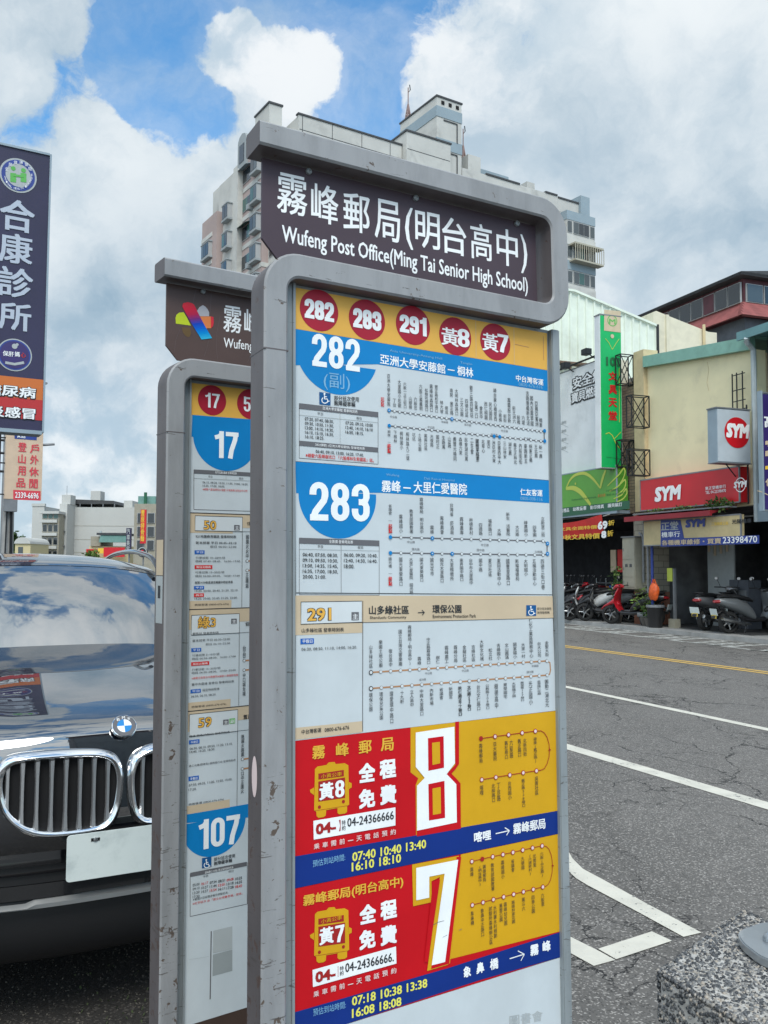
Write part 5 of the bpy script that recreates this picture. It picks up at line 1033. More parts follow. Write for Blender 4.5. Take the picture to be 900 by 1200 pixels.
# ================================================================ FAR SIDE OF THE STREET
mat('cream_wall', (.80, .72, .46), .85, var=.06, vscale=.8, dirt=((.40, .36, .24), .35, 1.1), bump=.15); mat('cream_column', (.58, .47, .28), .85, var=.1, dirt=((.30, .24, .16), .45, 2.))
mat('beige_wall', (.66, .62, .48), .85, var=.06, dirt=((.30, .29, .22), .4, .9)); mat('corrugated_white', (.70, .76, .66), .5, var=.05, dirt=((.40, .42, .34), .4, .8)); mat('rust_brown', (.15, .10, .07), .8, var=.3)
mat('green_trim', (.22, .42, .34), .55, var=.08, dirt=((.12, .2, .16), .35, 2)); mat('teal_metal', (.055, .15, .15), .5, var=.1, dirt=((.03, .07, .07), .4, 1.5)); mat('teal_trim', (.13, .27, .28), .5, var=.1); mat('pipe_white', (.40, .45, .46), .5, var=.1)
mat('dark_steel', (.02, .022, .025), .55, .3); mat('sign_red', (.55, .008, .016), .35, var=.06, vscale=2); mat('sign_white', (.76, .79, .79), .5, var=.05, vscale=1.5, dirt=((.42, .45, .44), .3, 1.4)); mat('lightbox_grey', (.26, .33, .38), .5, var=.06); mat('lightbox_face', (.46, .52, .56), .45, var=.05, dirt=((.35, .38, .4), .3, 2))
mat('sign_green', (.10, .34, .035), .4, var=.07, vscale=1.2); mat('sign_green2', (.0, .40, .10), .4, var=.05); mat('sign_dkgreen', (.01, .10, .045), .4); mat('sign_purple', (.035, .02, .13), .4, var=.2, vscale=.8); mat('sign_cream', (.52, .42, .22), .5, var=.1, dirt=((.35, .25, .12), .5, 2)); mat('sign_blue', (.02, .045, .25), .45, var=.15)
mat('sign_lime', (.48, .55, .07), .4); mat('t_green_dk', (.01, .12, .04), .5); mat('t_orange', (.65, .22, .03), .5); mat('t_cyan', (.25, .45, .6), .5); mat('banner_red', (.60, .03, .025), .7, var=.12, vscale=3); mat('banner_yellow', (.75, .50, .05), .7)
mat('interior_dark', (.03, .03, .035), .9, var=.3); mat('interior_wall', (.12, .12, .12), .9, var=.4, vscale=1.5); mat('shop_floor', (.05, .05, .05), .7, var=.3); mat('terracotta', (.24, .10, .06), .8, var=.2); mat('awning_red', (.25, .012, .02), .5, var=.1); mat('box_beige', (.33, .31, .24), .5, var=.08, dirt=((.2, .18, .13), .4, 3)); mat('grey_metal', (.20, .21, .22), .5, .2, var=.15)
mat('leaf', (.05, .11, .022), .7, var=.45, vscale=9); mat('leaf_pale', (.14, .22, .05), .7, var=.3, vscale=9); mat('pot', (.10, .09, .08), .8, var=.2); mat('orange_bag', (.65, .10, .015), .5, var=.2, vscale=14); mat('maroon_tile', (.26, .075, .07), .7, var=.2, vscale=2); mat('maroon_panel', (.085, .022, .03), .6, var=.2); mat('slate_wall', (.10, .11, .13), .7, var=.15); mat('roof_dark', (.05, .052, .055), .6, var=.2)
mat('pane_dark', (.010, .016, .022), .08, spec=.8); mat('pane_mid', (.05, .065, .07), .12, spec=.8); mat('pane_green', (.03, .10, .09), .15, spec=.7); mat('window_frame', (.35, .36, .36), .5); mat('plastic_white', (.6, .62, .6), .5); mat('skin_dim', (.2, .15, .12), .8)
def brick_mat(name, c1, c2, mortar, bw_, bh):
    m = bpy.data.materials.new(name); m.use_nodes = True; n = NT(m.node_tree); b = m.node_tree.nodes['Principled BSDF']
    t = n.new('ShaderNodeTexCoord').outputs['Object']; s = n.new('ShaderNodeSeparateXYZ', {0: t}); v = n.new('ShaderNodeCombineXYZ', {0: n.math('ADD', s.outputs[0], s.outputs[1]), 1: s.outputs[2], 2: 0.}).outputs[0]
    br = n.new('ShaderNodeTexBrick', {'Vector': v, 'Color1': (*c1, 1), 'Color2': (*c2, 1), 'Mortar': (*mortar, 1), 'Scale': 1., 'Mortar Size': .008, 'Brick Width': bw_, 'Row Height': bh}); n.l.new(br.outputs[0], b.inputs['Base Color']); b.inputs['Roughness'].default_value = .8
    n.l.new(n.new('ShaderNodeBump', {'Strength': .5, 'Distance': .01, 'Height': n.math('SUBTRACT', 1., br.outputs[1])}).outputs[0], b.inputs['Normal']); MATS[name] = m
brick_mat('brick_tan', (.30, .22, .15), (.22, .16, .11), (.12, .10, .08), .24, .08); brick_mat('tile_beige', (.34, .31, .24), (.28, .25, .20), (.14, .13, .11), .30, .16)

FO, FAZ = (6.9, 23.1), 160                                     # local x runs along the house fronts (towards us), y into the houses
FM = frame(FO, FAZ)
def F_(name, **kw): return empty(name, FM, **kw)
def part(root, name, fn, **kw): mb = MB(); fn(mb); return mb.build(name, root, **kw)

pav = MB(); pav.prism([(-60, -4.6), (40, 1.9), (40, 12), (-60, 12)], .0, .10, 'concrete', 'z'); o = pav.build('far_pavement', kind='structure'); o.matrix_world = FM

# stationery shop: column, brick strip, dark open front
r = F_('shop_house', label='stationery shop house with open dark front under a green sign and white billboard', cat='building')
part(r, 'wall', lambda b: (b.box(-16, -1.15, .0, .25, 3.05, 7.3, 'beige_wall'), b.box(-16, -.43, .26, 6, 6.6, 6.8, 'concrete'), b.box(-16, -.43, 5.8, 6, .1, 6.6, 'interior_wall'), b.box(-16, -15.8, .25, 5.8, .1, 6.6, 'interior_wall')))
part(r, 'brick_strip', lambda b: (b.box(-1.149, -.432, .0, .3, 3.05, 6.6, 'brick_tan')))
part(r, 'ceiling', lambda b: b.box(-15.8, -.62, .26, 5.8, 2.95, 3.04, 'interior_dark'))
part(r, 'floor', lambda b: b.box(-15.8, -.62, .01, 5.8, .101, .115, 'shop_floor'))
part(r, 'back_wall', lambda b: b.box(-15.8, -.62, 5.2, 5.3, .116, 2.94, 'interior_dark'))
part(r, 'column', lambda b: (b.box(-.62, .03, -.02, .6, .95, 3.04, 'tile_beige'), b.box(-.63, .04, -.03, .6, .10, .949, 'terracotta')))
part(r, 'column', lambda b: b.box(-5.6, -5.1, -.02, .5, .10, 3.04, 'tile_beige'))
# shop fittings seen in the dark
def shelf_unit(x0, x1, y, z1, seed, nm, lab):
    rr = random.Random(seed); t = F_(nm, label=lab, cat='shelf'); part(t, 'rack', lambda b: [b.box(x0, x1, y, y + .35, z, z + .02, 'grey_metal') for z in (.2, .5, .8, 1.1) if z < z1] + [b.bar((x, yy, .116), (x, yy, z1), .012, 'plastic_white') for x in (x0, x1) for yy in (y, y + .35)])
    cols = ['t_orange', 'sign_red', 'p_cobalt', 'p_tan', 'sign_green', 'p_lgrey', 'awning_red', 'banner_yellow']
    for z in (.22, .52, .82):
        x = x0 + .05
        while x < x1 - .12:
            w_ = rr.uniform(.06, .16); h = rr.uniform(.10, .22); part(t, 'package', lambda b: b.box(x, x + w_, y + .03, y + .2, z + .001, z + h, rr.choice(cols))); x += w_ + .02
shelf_unit(-4.4, -3.3, 1.3, 1.25, 3, 'display_rack', 'low display rack of boxes behind the left motorcycles'); shelf_unit(-2.3, -1.55, 1.2, 1.35, 5, 'display_rack', 'white wire display rack of colourful goods beside the meter box column')
for k, (x, cl) in enumerate(((-2.9, 'p_tan'), (-2.55, 'banner_red'), (-2.1, 'p_tan'), (-1.75, 't_orange'))):
    o = MB(); o.box(x, x + .26, .8, .83, 1.45, 2.1, cl); o = o.build('hanging_poster'); o.matrix_world = FM; tag(o, '%s poster hanging in the dark stationery shop, %s' % (('tan', 'red', 'second tan', 'orange')[k], ('furthest left', 'between the tan ones', 'right of the red one', 'nearest the brick column')[k]), 'poster', 'posters in the shop')

# yellow workshop house
r = F_('workshop_house', label='cream yellow motorcycle workshop house with pale green roof trim', cat='building')
part(r, 'wall', lambda b: b.prism([(.0, 3.0), (3.86, 3.0), (3.86, 6.45), (.0, 6.86)], .02, .3, 'cream_wall', 'y'))
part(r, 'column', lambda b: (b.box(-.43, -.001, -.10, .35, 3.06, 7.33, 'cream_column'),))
part(r, 'roof_trim', lambda b: (b.prism([(.02, 6.84), (3.88, 6.43), (3.88, 6.72), (.02, 7.13)], -.14, .0, 'green_trim', 'y'), b.prism([(.02, 7.10), (3.88, 6.69), (3.88, 6.74), (.02, 7.15)], .001, 6, 'green_trim', 'y')))
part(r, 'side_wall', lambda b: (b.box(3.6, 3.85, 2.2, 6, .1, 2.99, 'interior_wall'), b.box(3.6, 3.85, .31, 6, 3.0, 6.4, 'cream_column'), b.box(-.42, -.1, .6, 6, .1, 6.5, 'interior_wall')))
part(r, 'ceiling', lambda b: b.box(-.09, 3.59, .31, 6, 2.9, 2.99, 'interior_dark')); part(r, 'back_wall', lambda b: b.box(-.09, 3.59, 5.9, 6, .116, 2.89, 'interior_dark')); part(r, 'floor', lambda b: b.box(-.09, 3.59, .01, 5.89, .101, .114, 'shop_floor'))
part(r, 'partition', lambda b: b.box(.55, 1.5, 1.4, 1.45, .116, 2.8, 'p_lgrey')); part(r, 'partition', lambda b: (b.box(1.9, 2.3, 3.4, 3.5, .116, 2.7, 'interior_wall')))
part(r, 'crack', lambda b: b.tube([(2.3, .017, 6.5), (2.35, .017, 6.3), (2.28, .017, 6.0), (2.34, .017, 5.8)], .006, 'cream_column', 4))
part(r, 'awning', lambda b: (b.prism([(-.72, 2.80), (.02, 2.98), (.02, 3.02), (-.72, 2.86)], .02, 3.2, 'awning_red', 'x'), b.prism([(-.76, 2.76), (-.70, 2.76), (-.70, 2.88), (-.76, 2.88)], .0, 3.22, 'awning_red', 'x')))
part(r, 'post', lambda b: b.bar((.52, -.30, .1), (.52, -.30, 2.15), .035, 'sign_blue', 8)); part(r, 'post', lambda b: b.bar((.30, -.26, .1), (.30, -.26, 2.6), .03, 'grey_metal', 8))
part(r, 'lamp_tube', lambda b: (b.bar((.9, .9, 2.82), (1.9, .9, 2.82), .02, 'plastic_white'), b.bar((2.3, .9, 2.82), (3.3, .9, 2.82), .02, 'plastic_white')))
def board(name, x0, x1, z0, z1, y, th, m, label, cat='sign', top=None, frame_m='grey_metal'):
    t = F_(name, label=label, cat=cat); poly = [(x0, z0), (x1, z0), (x1, z1), (x0, z1 if top is None else top)]
    part(t, 'panel', lambda b: b.prism(poly, y, y + th, m, 'y')); part(t, 'edge_frame', lambda b: [b.bar((p[0], y + .01, p[1]), (q_[0], y + .01, q_[1]), .022, frame_m, 4) for p, q_ in zip(poly, poly[1:] + poly[:1])])
    return t, Sheet(FM, y - .004, None, .003)
def sym(S, x0, y0, x1, h, col, layer=3, bold=.06): S.text('SYM', x0, y0, x1, h, col, layer, bold, it=.12)

t, S = board('shop_sign', .10, 3.66, 3.05, 3.84, -.32, .28, 'sign_red', 'wide red shop sign with white SYM letters over the workshop')
q = c(640, 500, 3.4615); sym(S, *q(441, 306), q(545, 0)[0], 17, 'p_wtext'); S.ring(*q(789, 236), 8.6, 7.6, 'p_wtext', 3); sym(S, *q(763, 250), q(814, 0)[0], 7.5, 'p_wtext', 4, .05)
S.text('東正堂機車行', *q(647, 258), q(731, 0)[0], 4, 'p_wtext', 3, .01); S.text('TEL 04-23398470', *q(648, 274), q(731, 0)[0], 3.6, 'p_wtext', 3, .01); S.out(t, 'emblem')
t, S = board('shop_banner_sign', .45, 3.88, 2.14, 2.76, -.50, .10, 'sign_cream', 'faded cream and blue workshop sign with the telephone number 23398470')
S.poly([q(465, 380), q(545, 378), q(560, 452), q(865, 440), q(865, 474), q(465, 487)], 'sign_blue', 1)
S.text('正堂', *q(468, 422), q(538, 0)[0], 10, 'p_lgrey', 3, .03); S.text('機車行', *q(470, 450), q(545, 0)[0], 6.5, 'p_wtext', 3, .02); S.text('各種機車維修・買賣', *q(470, 482), q(712, 0)[0], 6.2, 'p_tan', 3, .03); S.text('☎', *q(690, 474), q(714, 0)[0], 6, 'p_wtext', 3, 0) if 0 else None
S.text('23398470', *q(718, 474), q(858, 0)[0], 7.6, 'p_wtext', 3, .015); sym(S, *q(566, 410), q(645, 0)[0], 9.5, 'sign_blue', 3, .07); S.text('三陽機車正廠', *q(672, 402), q(740, 0)[0], 4, 'banner_yellow', 3, 0); S.text('光陽機車', *q(755, 395), q(835, 0)[0], 5.4, 'p_black', 3, .03); S.out(t, 'emblem')
# planter with hanging plants above the awning
def leaves(mb, cx, cy, cz, rx, ry, rz, n, s, m='leaf', seed=1):
    rr = random.Random(seed)
    for i in range(n):
        a = rr.random() * 6.28; b_ = rr.uniform(-1, 1); k = rr.random() ** .4; p = Vector((cx + rx * k * math.cos(a) * math.sqrt(1 - b_ * b_), cy + ry * k * math.sin(a) * math.sqrt(1 - b_ * b_), cz + rz * k * b_))
        d = Vector((rr.gauss(0, 1), rr.gauss(0, 1), rr.gauss(.3, .6))).normalized(); e_ = d.cross(Vector((rr.random(), rr.random(), 1))).normalized(); L = s * rr.uniform(.6, 1.4)
        mb.add([p, p + d * L * .5 + e_ * L * .28, p + d * L, p + d * L * .5 - e_ * L * .28], [(0, 1, 2, 3)], m if rr.random() < .75 else 'leaf_pale')
t = F_('awning_plants', label='trailing green plants growing on the ledge under the red sign', cat='plants'); mb = MB()
leaves(mb, 3.2, -.5, 3.0, .45, .12, .16, 300, .09, seed=3); leaves(mb, 2.0, -.5, 3.0, .5, .1, .07, 110, .07, seed=4); leaves(mb, .9, -.5, 3.0, .4, .1, .05, 70, .07, seed=5); mb.build('foliage', t)
part(t, 'ledge', lambda b: b.box(.15, 3.6, -.60, -.34, 2.93, 2.96, 'grey_metal'))

# projecting SYM lightbox: its face looks along the street
def projecting(name, x, th, y0, y1, z0, z1, side_m, face_m, label):
    """thin box standing out from the front; the big face is at local x and looks towards us"""
    mw = FM @ Matrix.Translation((x, y0, 0)) @ Matrix.Rotation(R_(90), 4, 'Z'); t = empty(name, mw, label=label, cat='sign')
    # in this frame local x runs into the street depth (old y), local y runs to old -x (away)
    part(t, 'case', lambda b: b.box(0, y1 - y0, .012, th, z0, z1, side_m)); part(t, 'face', lambda b: b.box(.015, y1 - y0 - .015, .0, .0115, z0 + .015, z1 - .015, face_m))
    part(t, 'rim', lambda b: (b.box(-.02, y1 - y0 + .01, -.012, th + .01, z1 + .001, z1 + .03, 'grey_metal'), b.box(-.01, y1 - y0 + .01, -.008, th + .008, z0 - .02, z0 - .001, 'grey_metal')))
    return t, Sheet(mw, -.004, None, .003)
t, S = projecting('light_box_sign', 3.9, .30, -1.1, -.2, 3.88, 5.05, 'lightbox_grey', 'lightbox_face', 'grey projecting light box with a red round SYM emblem')
S.disc(*c(640, 310, 3.4615)(774, 682), 18, 'sign_red', 1, 48); sym(S, 850.5, 512.5, 876.5, 17, 'p_wtext', 3, .07); S.out(t, 'emblem')
part(t, 'support', lambda b: (b.bar((.35, .15, 3.86), (1.1, .5, 3.45), .015, 'dark_steel'), b.bar((.9, .1, 3.0), (.9, .1, 5.2), .02, 'dark_steel')))
t, S = projecting('street_sign', -.85, .26, -.86, -.18, 4.25, 8.40, 'sign_white', 'sign_green2', 'tall narrow green projecting sign with 101 and red characters')
q = c(640, 310, 3.4615)
S.poly([q(235, 183), q(302, 190), q(302, 276), q(235, 268)], 'p_tan', 1); S.ring(*q(268, 228), 6.6, 5.6, 'p_green', 2); S.text('M', *q(255, 240), q(281, 0)[0], 6, 'p_green', 2, .02); S.disc(*q(268, 291), 2.4, 'p_tan', 2)
S.line([q(240, 300), q(255, 318), q(268, 345)], .6, 'sign_lime', 1); S.line([q(296, 302), q(283, 320), q(268, 345)], .6, 'sign_lime', 1)
S.text('101', *q(243, 410), q(297, 0)[0], 10.5, 't_green_dk', 2, .05)
for ch, y in (('文', 470), ('具', 524), ('天', 577), ('堂', 630)): S.text(ch, *q(253, y), q(287, 0)[0], 10.6, 'sign_red', 2, .035)
S.line([q(296, 420), q(297, 640)], .8, 'sign_lime', 1)
q = c(640, 420, 6.32); S.line([q(440, 560), q(465, 550), q(490, 570), q(520, 640), q(545, 665)], 1., 'sign_lime', 1); S.line([q(500, 600), q(530, 570), q(553, 545)], .8, 'sign_lime', 1); S.line([q(445, 730), q(550, 745)], .4, 't_green_dk', 1); S.out(t, 'emblem')
t, S = projecting('clinic_sign', 4.75, .06, -.66, .6, 2.80, 5.25, 'lightbox_grey', 'sign_purple', 'purple projecting sign with pale characters at the right edge')
q = c(820, 400, 5.7125); S.text('高', *q(430, 575), q(520, 0)[0], 14, 'p_wtext', 2, .04); S.poly([q(438, 668), q(520, 655), q(520, 700), q(455, 705), q(455, 690), q(438, 693)], 'p_tan', 1); S.poly([q(438, 735), q(520, 720), q(520, 760), q(438, 770)], 'p_tan', 1); S.poly([q(438, 835), q(520, 825), q(520, 850), q(438, 858)], 'banner_yellow', 1); S.text('信', *q(438, 970), q(500, 0)[0], 9, 'p_tan', 2, .03)
S.line([q(385, 1000), q(420, 1010), q(500, 1050)], 1, 'p_tan', 1); S.out(t, 'emblem')
part(t, 'case_frame', lambda b: b.box(-.045, -.002, -.02, .09, 2.78, 5.30, 'lightbox_grey'))

# billboard and shop sign of the stationery shop
t, S = board('billboard', -9.0, -1.16, 4.36, 7.46, -.16, .12, 'sign_white', 'white billboard with black outlined characters above the green shop sign', 'billboard', top=7.55)
q = c(640, 420, 6.32)
for tt, x0, y, x1, h in (('安全無', 200, 232, 420, 13.6), ('寶貝燃的', 190, 335, 405, 12)):
    S.text(tt, *q(x0 - 8, y + 14), q(x1 + 8, 0)[0], h + 3, 'p_black', 1, .12); S.text(tt, *q(x0, y), q(x1, 0)[0], h, 'p_wtext', 3, .03)
for i in range(4): S.line([q(78, 470 + i * 62), q(165, 510 + i * 62)], .4, 'p_lgrey', 1); S.text('線上購物', *q(80, 500 + i * 62), q(150, 0)[0], 3.5, 'p_mgrey', 2, 0)
S.poly([q(125, 225), q(158, 222), q(158, 320), q(125, 325)], 'p_pale', 1) if 0 else None
S.out(t, 'print'); part(t, 'rail', lambda b: b.bar((-9, -.2, 7.6), (-1.2, -.2, 7.6), .03, 'dark_steel'))
for i, (px, py) in enumerate(((697, 415), (672, 431))):
    o = MB(); x, z = S.at(px, py); o.box(x - .12, x + .14, -.55, -.35, z - .05, z + .12, 'dark_steel'); o.bar((x, -.4, z), (x, -.1, z - .15), .02, 'dark_steel'); o = o.build('flood_light', bevel=.01); o.matrix_world = FM
    tag(o, ('black flood light on top of the billboard, beside the green projecting sign', 'black flood light on the billboard edge, nearest the bus stop sign')[i], 'lamp', 'flood lights on the billboard')
t, S = board('shop_sign', -9.0, -.80, 3.15, 4.33, -.42, .36, 'sign_green', 'green shop sign with a pale bird outline and a dark text strip', frame_m='lightbox_grey')
S.poly([(652, 596.0), (738, 586.5), (738, 596.2), (652, 606.5)], 'sign_dkgreen', 1)
for pts, w0 in (([(148, 965), (175, 905), (215, 865), (270, 850), (310, 862), (345, 890), (375, 925), (402, 962)], .09), ([(402, 962), (412, 915), (425, 870), (442, 828)], .10), ([(148, 965), (200, 960), (250, 985), (290, 1030), (330, 1085)], .15), ([(455, 945), (500, 900), (540, 860), (575, 815), (585, 845), (570, 890), (540, 940)], .05), ([(470, 985), (530, 950), (580, 900), (590, 930), (570, 975), (525, 1010)], .05), ([(500, 1040), (560, 1010), (592, 968), (598, 1000), (570, 1040), (525, 1062)], .05)):
    P = [S.at(*q(*p)) for p in pts]; n_ = len(P); S.line(catmull(P, 4), 0, 'sign_lime', 1, True, [w0 * (.45 + .55 * math.sin(math.pi * (i + 1) / (4 * n_ - 2))) for i in range(4 * (n_ - 1) + 1)])
S.disc(*q(218, 928), 1.4, 'sign_lime', 2); S.text('文具', *q(60, 1070), q(118, 0)[0], 15, 'sign_red', 2, .04)
S.text('台中市霧峰區中正路', *q(445, 990), q(560, 0)[0], 2.6, 't_green_dk', 2, 0); S.text('電話 04-23398101', *q(448, 1020), q(580, 0)[0], 2.6, 't_green_dk', 2, 0); S.text('歡迎光臨', *q(385, 1030), q(440, 0)[0], 3.6, 't_orange', 2, 0); S.text('Stationery Superstore', *q(190, 1058), q(372, 0)[0], 2.6, 't_green_dk', 2, 0)
for tt, x0, x1, y in (('文具禮品', 85, 172, 1146), ('幼教童書', 200, 300, 1132), ('影印傳真', 328, 430, 1120), ('護貝裝訂', 458, 565, 1106)): S.text(tt, *q(x0, y), q(x1, 0)[0], 4.6, 'p_wtext', 2, .02)
S.out(t, 'emblem'); part(t, 'soffit', lambda b: b.box(-9, -.8, -.42, .0, 3.04, 3.12, 'lightbox_grey'))
t = F_('sale_banner', label='red cloth banner with yellow and white sale characters under the green sign', cat='banner'); mb = MB()
rows = [[(x, -.46 - .03 * math.sin(x * 3.1) - .02 * k, z0 + (z1 - z0) * k / 3) for x, z0, z1 in [(-4.9 + 3.58 * i / 24, 2.42 + .10 * (i / 24) - .05 * math.sin(math.pi * i / 24), 2.93 + .10 * (i / 24) - .10 * math.sin(math.pi * i / 24)) for i in range(25)]] for k in range(4)]
add_rows(mb, rows, 'banner_red'); mb.build('cloth', t, smooth=60); part(t, 'rope', lambda b: (b.bar((-1.32, -.5, 2.98), (-.9, -.3, 3.1), .008, 'plastic_white', 4),))
S = Sheet(FM, -.58, None, .003); q = c(645, 590, 6.923)
S.text('文具全面特價', *q(75, 225), q(380, 0)[0], 4.2, 'banner_yellow', 1, .03); S.text('69', *q(385, 212), q(465, 0)[0], 9.5, 'p_wtext', 1, .05); S.text('折', *q(470, 180), q(522, 0)[0], 6.2, 'banner_yellow', 1, .03); S.text('中秋文具特價', *q(68, 300), q(402, 0)[0], 6.2, 'banner_yellow', 1, .03); S.text('8', *q(415, 282), q(455, 0)[0], 8.5, 'p_wtext', 1, .06); S.text('折', *q(462, 268), q(512, 0)[0], 7, 'banner_yellow', 1, .03); S.out(t)
# meter box on the column
t = F_('meter_cabinet', label='beige electricity meter cabinet fixed on the tiled column', cat='cabinet')
part(t, 'case', lambda b: b.box(-.80, -.24, -.26, -.021, 1.02, 2.38, 'box_beige'), bevel=.01)
for z0, z1, nm in ((1.80, 2.33, 'door'), (1.34, 1.79, 'door'), (1.07, 1.33, 'door')): part(t, nm, lambda b: (b.box(-.78, -.26, -.27, -.261, z0 + .006, z1 - .006, 'box_beige'), b.box(-.74, -.72, -.278, -.271, (z0 + z1) / 2 - .04, (z0 + z1) / 2 + .04, 'grey_metal')))
part(t, 'meter_window', lambda b: (b.box(-.66, -.56, -.276, -.271, 1.60, 1.68, 'pane_dark'),)); part(t, 'meter_window', lambda b: (b.box(-.47, -.37, -.276, -.271, 1.60, 1.68, 'pane_dark'),)); part(t, 'cover', lambda b: b.box(-.83, -.21, -.29, -.02, 2.381, 2.41, 'grey_metal')); part(t, 'pipe', lambda b: b.tube([(-.14, -.08, 1.2), (-.14, -.08, 2.3), (-.18, -.08, 2.42), (-.3, -.08, 2.5)], .03, 'grey_metal', 8))
# steel brackets where projecting signs once hung
for i, (x, y0, y1, z0, z1, lab) in enumerate(((-.78, -.42, -.02, 6.5, 7.3, 'black steel bracket frame beside the top of the green projecting sign'), (.02, -.66, -.12, 5.22, 6.03, 'black steel bracket frame with a cross brace on the cream column'), (-.78, -.42, -.02, 4.27, 4.99, 'black steel bracket frame at the foot of the green projecting sign'), (.02, -.66, -.12, 3.96, 4.63, 'black steel bracket frame just above the red sign corner'))):
    t = F_('sign_bracket', label=lab, cat='bracket', group='steel brackets on the columns'); mb = MB()
    for dx in (0, .22):
        P = [(x + dx, y0, z0), (x + dx, y1, z0), (x + dx, y1, z1), (x + dx, y0, z1)]
        for a, b_ in zip(P, P[1:] + P[:1]): mb.bar(a, b_, .017, 'dark_steel', 4)
        mb.bar(P[0], P[2], .012, 'dark_steel', 4); mb.bar(P[1], P[3], .012, 'dark_steel', 4)
    for y in (y0, y1):
        for z in (z0, z1): mb.bar((x, y, z), (x + .22, y, z), .017, 'dark_steel', 4)
    mb.build('frame_bars', t)
t = F_('roof_ladder', label='thin black steel ladder bracket on the yellow wall above the light box', cat='bracket'); mb = MB()
for x in (3.28, 3.42, 3.6): mb.bar((x, -.12, 5.1), (x, -.12, 6.0), .015, 'dark_steel', 4)
for z in (5.15, 5.35, 5.6, 5.95): mb.bar((3.28, -.12, z), (3.68, -.12, z), .013, 'dark_steel', 4)
mb.build('rail', t)
# teal house on the right
r = F_('teal_house', label='teal corrugated metal house at the right edge', cat='building')
def corr(b, x0, x1, y, z0, z1, m, pitch=.3, d=.05, ztop=None):
    n = int((x1 - x0) / pitch); V = []
    for i in range(n + 1):
        x = x0 + i * pitch
        for dx, dy in ((0, 0), (pitch * .72, 0), (pitch * .78, -d), (pitch * .94, -d)): V.append((min(x + dx, x1), y + dy))
    zt = ztop or (lambda x: z1); vs = [(x, yy, z0) for x, yy in V] + [(x, yy, zt(x)) for x, yy in V]; k = len(V); b.add(vs, [(i, i + 1, k + i + 1, k + i) for i in range(k - 1)], m)
part(r, 'wall', lambda b: (corr(b, 4.02, 9, .30, 5.35, 6.73, 'teal_metal', .25, .04), b.box(3.87, 9, .35, 6, 2.61, 6.73, 'slate_wall'), b.box(3.87, 9, 2.6, 6, .1, 2.60, 'slate_wall'), b.box(3.90, 9, -.05, .34, 5.25, 5.34, 'teal_trim')))
part(r, 'roof', lambda b: (b.box(3.75, 9, -.35, 6, 6.74, 6.80, 'teal_trim'), b.box(3.75, 9, -.40, -.351, 6.62, 6.81, 'teal_trim')))
part(r, 'downpipe', lambda b: b.tube([(3.93, -.3, 6.6), (3.93, -.1, 6.4), (3.93, -.1, 5.0), (3.93, -.1, 2.6)], .06, 'pipe_white', 8)); part(r, 'downpipe', lambda b: b.tube([(4.05, -.40, 6.62), (3.98, -.3, 6.5)], .05, 'pipe_white', 8))
part(r, 'shutter', lambda b: (b.box(3.95, 9, -.12, -.06, 2.6, 3.0, 'lightbox_grey'), b.box(5.6, 9, -.2, .0, .1, 2.59, 'slate_wall')))
# corrugated hall and beige block behind
r = F_('corrugated_hall', label='pale corrugated metal hall rising behind the billboard', cat='building')
def rib_wall(b):
    """ribbed sheet facing along the street, at local x = -4.5"""
    V = []; y = -1.2
    while y < 3.7:
        for dy, dx in ((0, 0), (.20, 0), (.22, .05), (.27, .05)): V.append((-4.5 + dx, y + dy))
        y += .29
    V = [(x, min(yy, 3.72)) for x, yy in V]; k = len(V); zt = lambda yy: 10.25 if yy < .6 else 10.25 - (yy - .6) * .26
    b.add([(x, yy, 6.9) for x, yy in V] + [(x, yy, zt(yy)) for x, yy in V], [(i, i + 1, k + i + 1, k + i) for i in range(k - 1)], 'corrugated_white')
part(r, 'wall', lambda b: (rib_wall(b), b.prism([(-1.2, 6.82), (3.70, 6.82), (3.70, 9.40), (.6, 10.2), (-1.2, 10.2)], -16, -4.53, 'corrugated_white', 'x')))
part(r, 'roof_edge', lambda b: (b.bar((-4.44, -1.2, 10.28), (-4.44, .6, 10.28), .05, 'corrugated_white', 4), b.bar((-4.44, .6, 10.28), (-4.44, 3.75, 9.46), .05, 'corrugated_white', 4)))
part(r, 'downpipe', lambda b: b.bar((-4.42, 3.73, 9.5), (-4.42, 3.73, 6.9), .045, 'dark_steel', 6))
part(r, 'awning_edge', lambda b: (b.box(-4.44, -4.1, -1.0, 1.4, 7.86, 7.92, 'rust_brown'), b.bar((-4.2, .3, 7.85), (-4.2, .3, 7.4), .03, 'rust_brown')))
r = F_('concrete_block', label='plain beige concrete house block between the corrugated hall and the dark house', cat='building')
part(r, 'wall', lambda b: (b.prism([(3.78, 5), (6.35, 5), (6.35, 9.55), (6.0, 9.55), (4.3, 9.95), (3.9, 10.05), (3.78, 10.0)], -15, -4.7, 'beige_wall', 'x'), b.box(-4.699, -4.64, 4.25, 4.36, 8.6, 9.95, 'beige_wall')))
part(r, 'downpipe', lambda b: b.bar((-4.62, 5.75, 9.75), (-4.62, 5.75, 6), .05, 'cream_column', 6)); part(r, 'ledge', lambda b: b.box(-4.699, -4.60, 3.8, 4.6, 8.35, 8.45, 'beige_wall'))
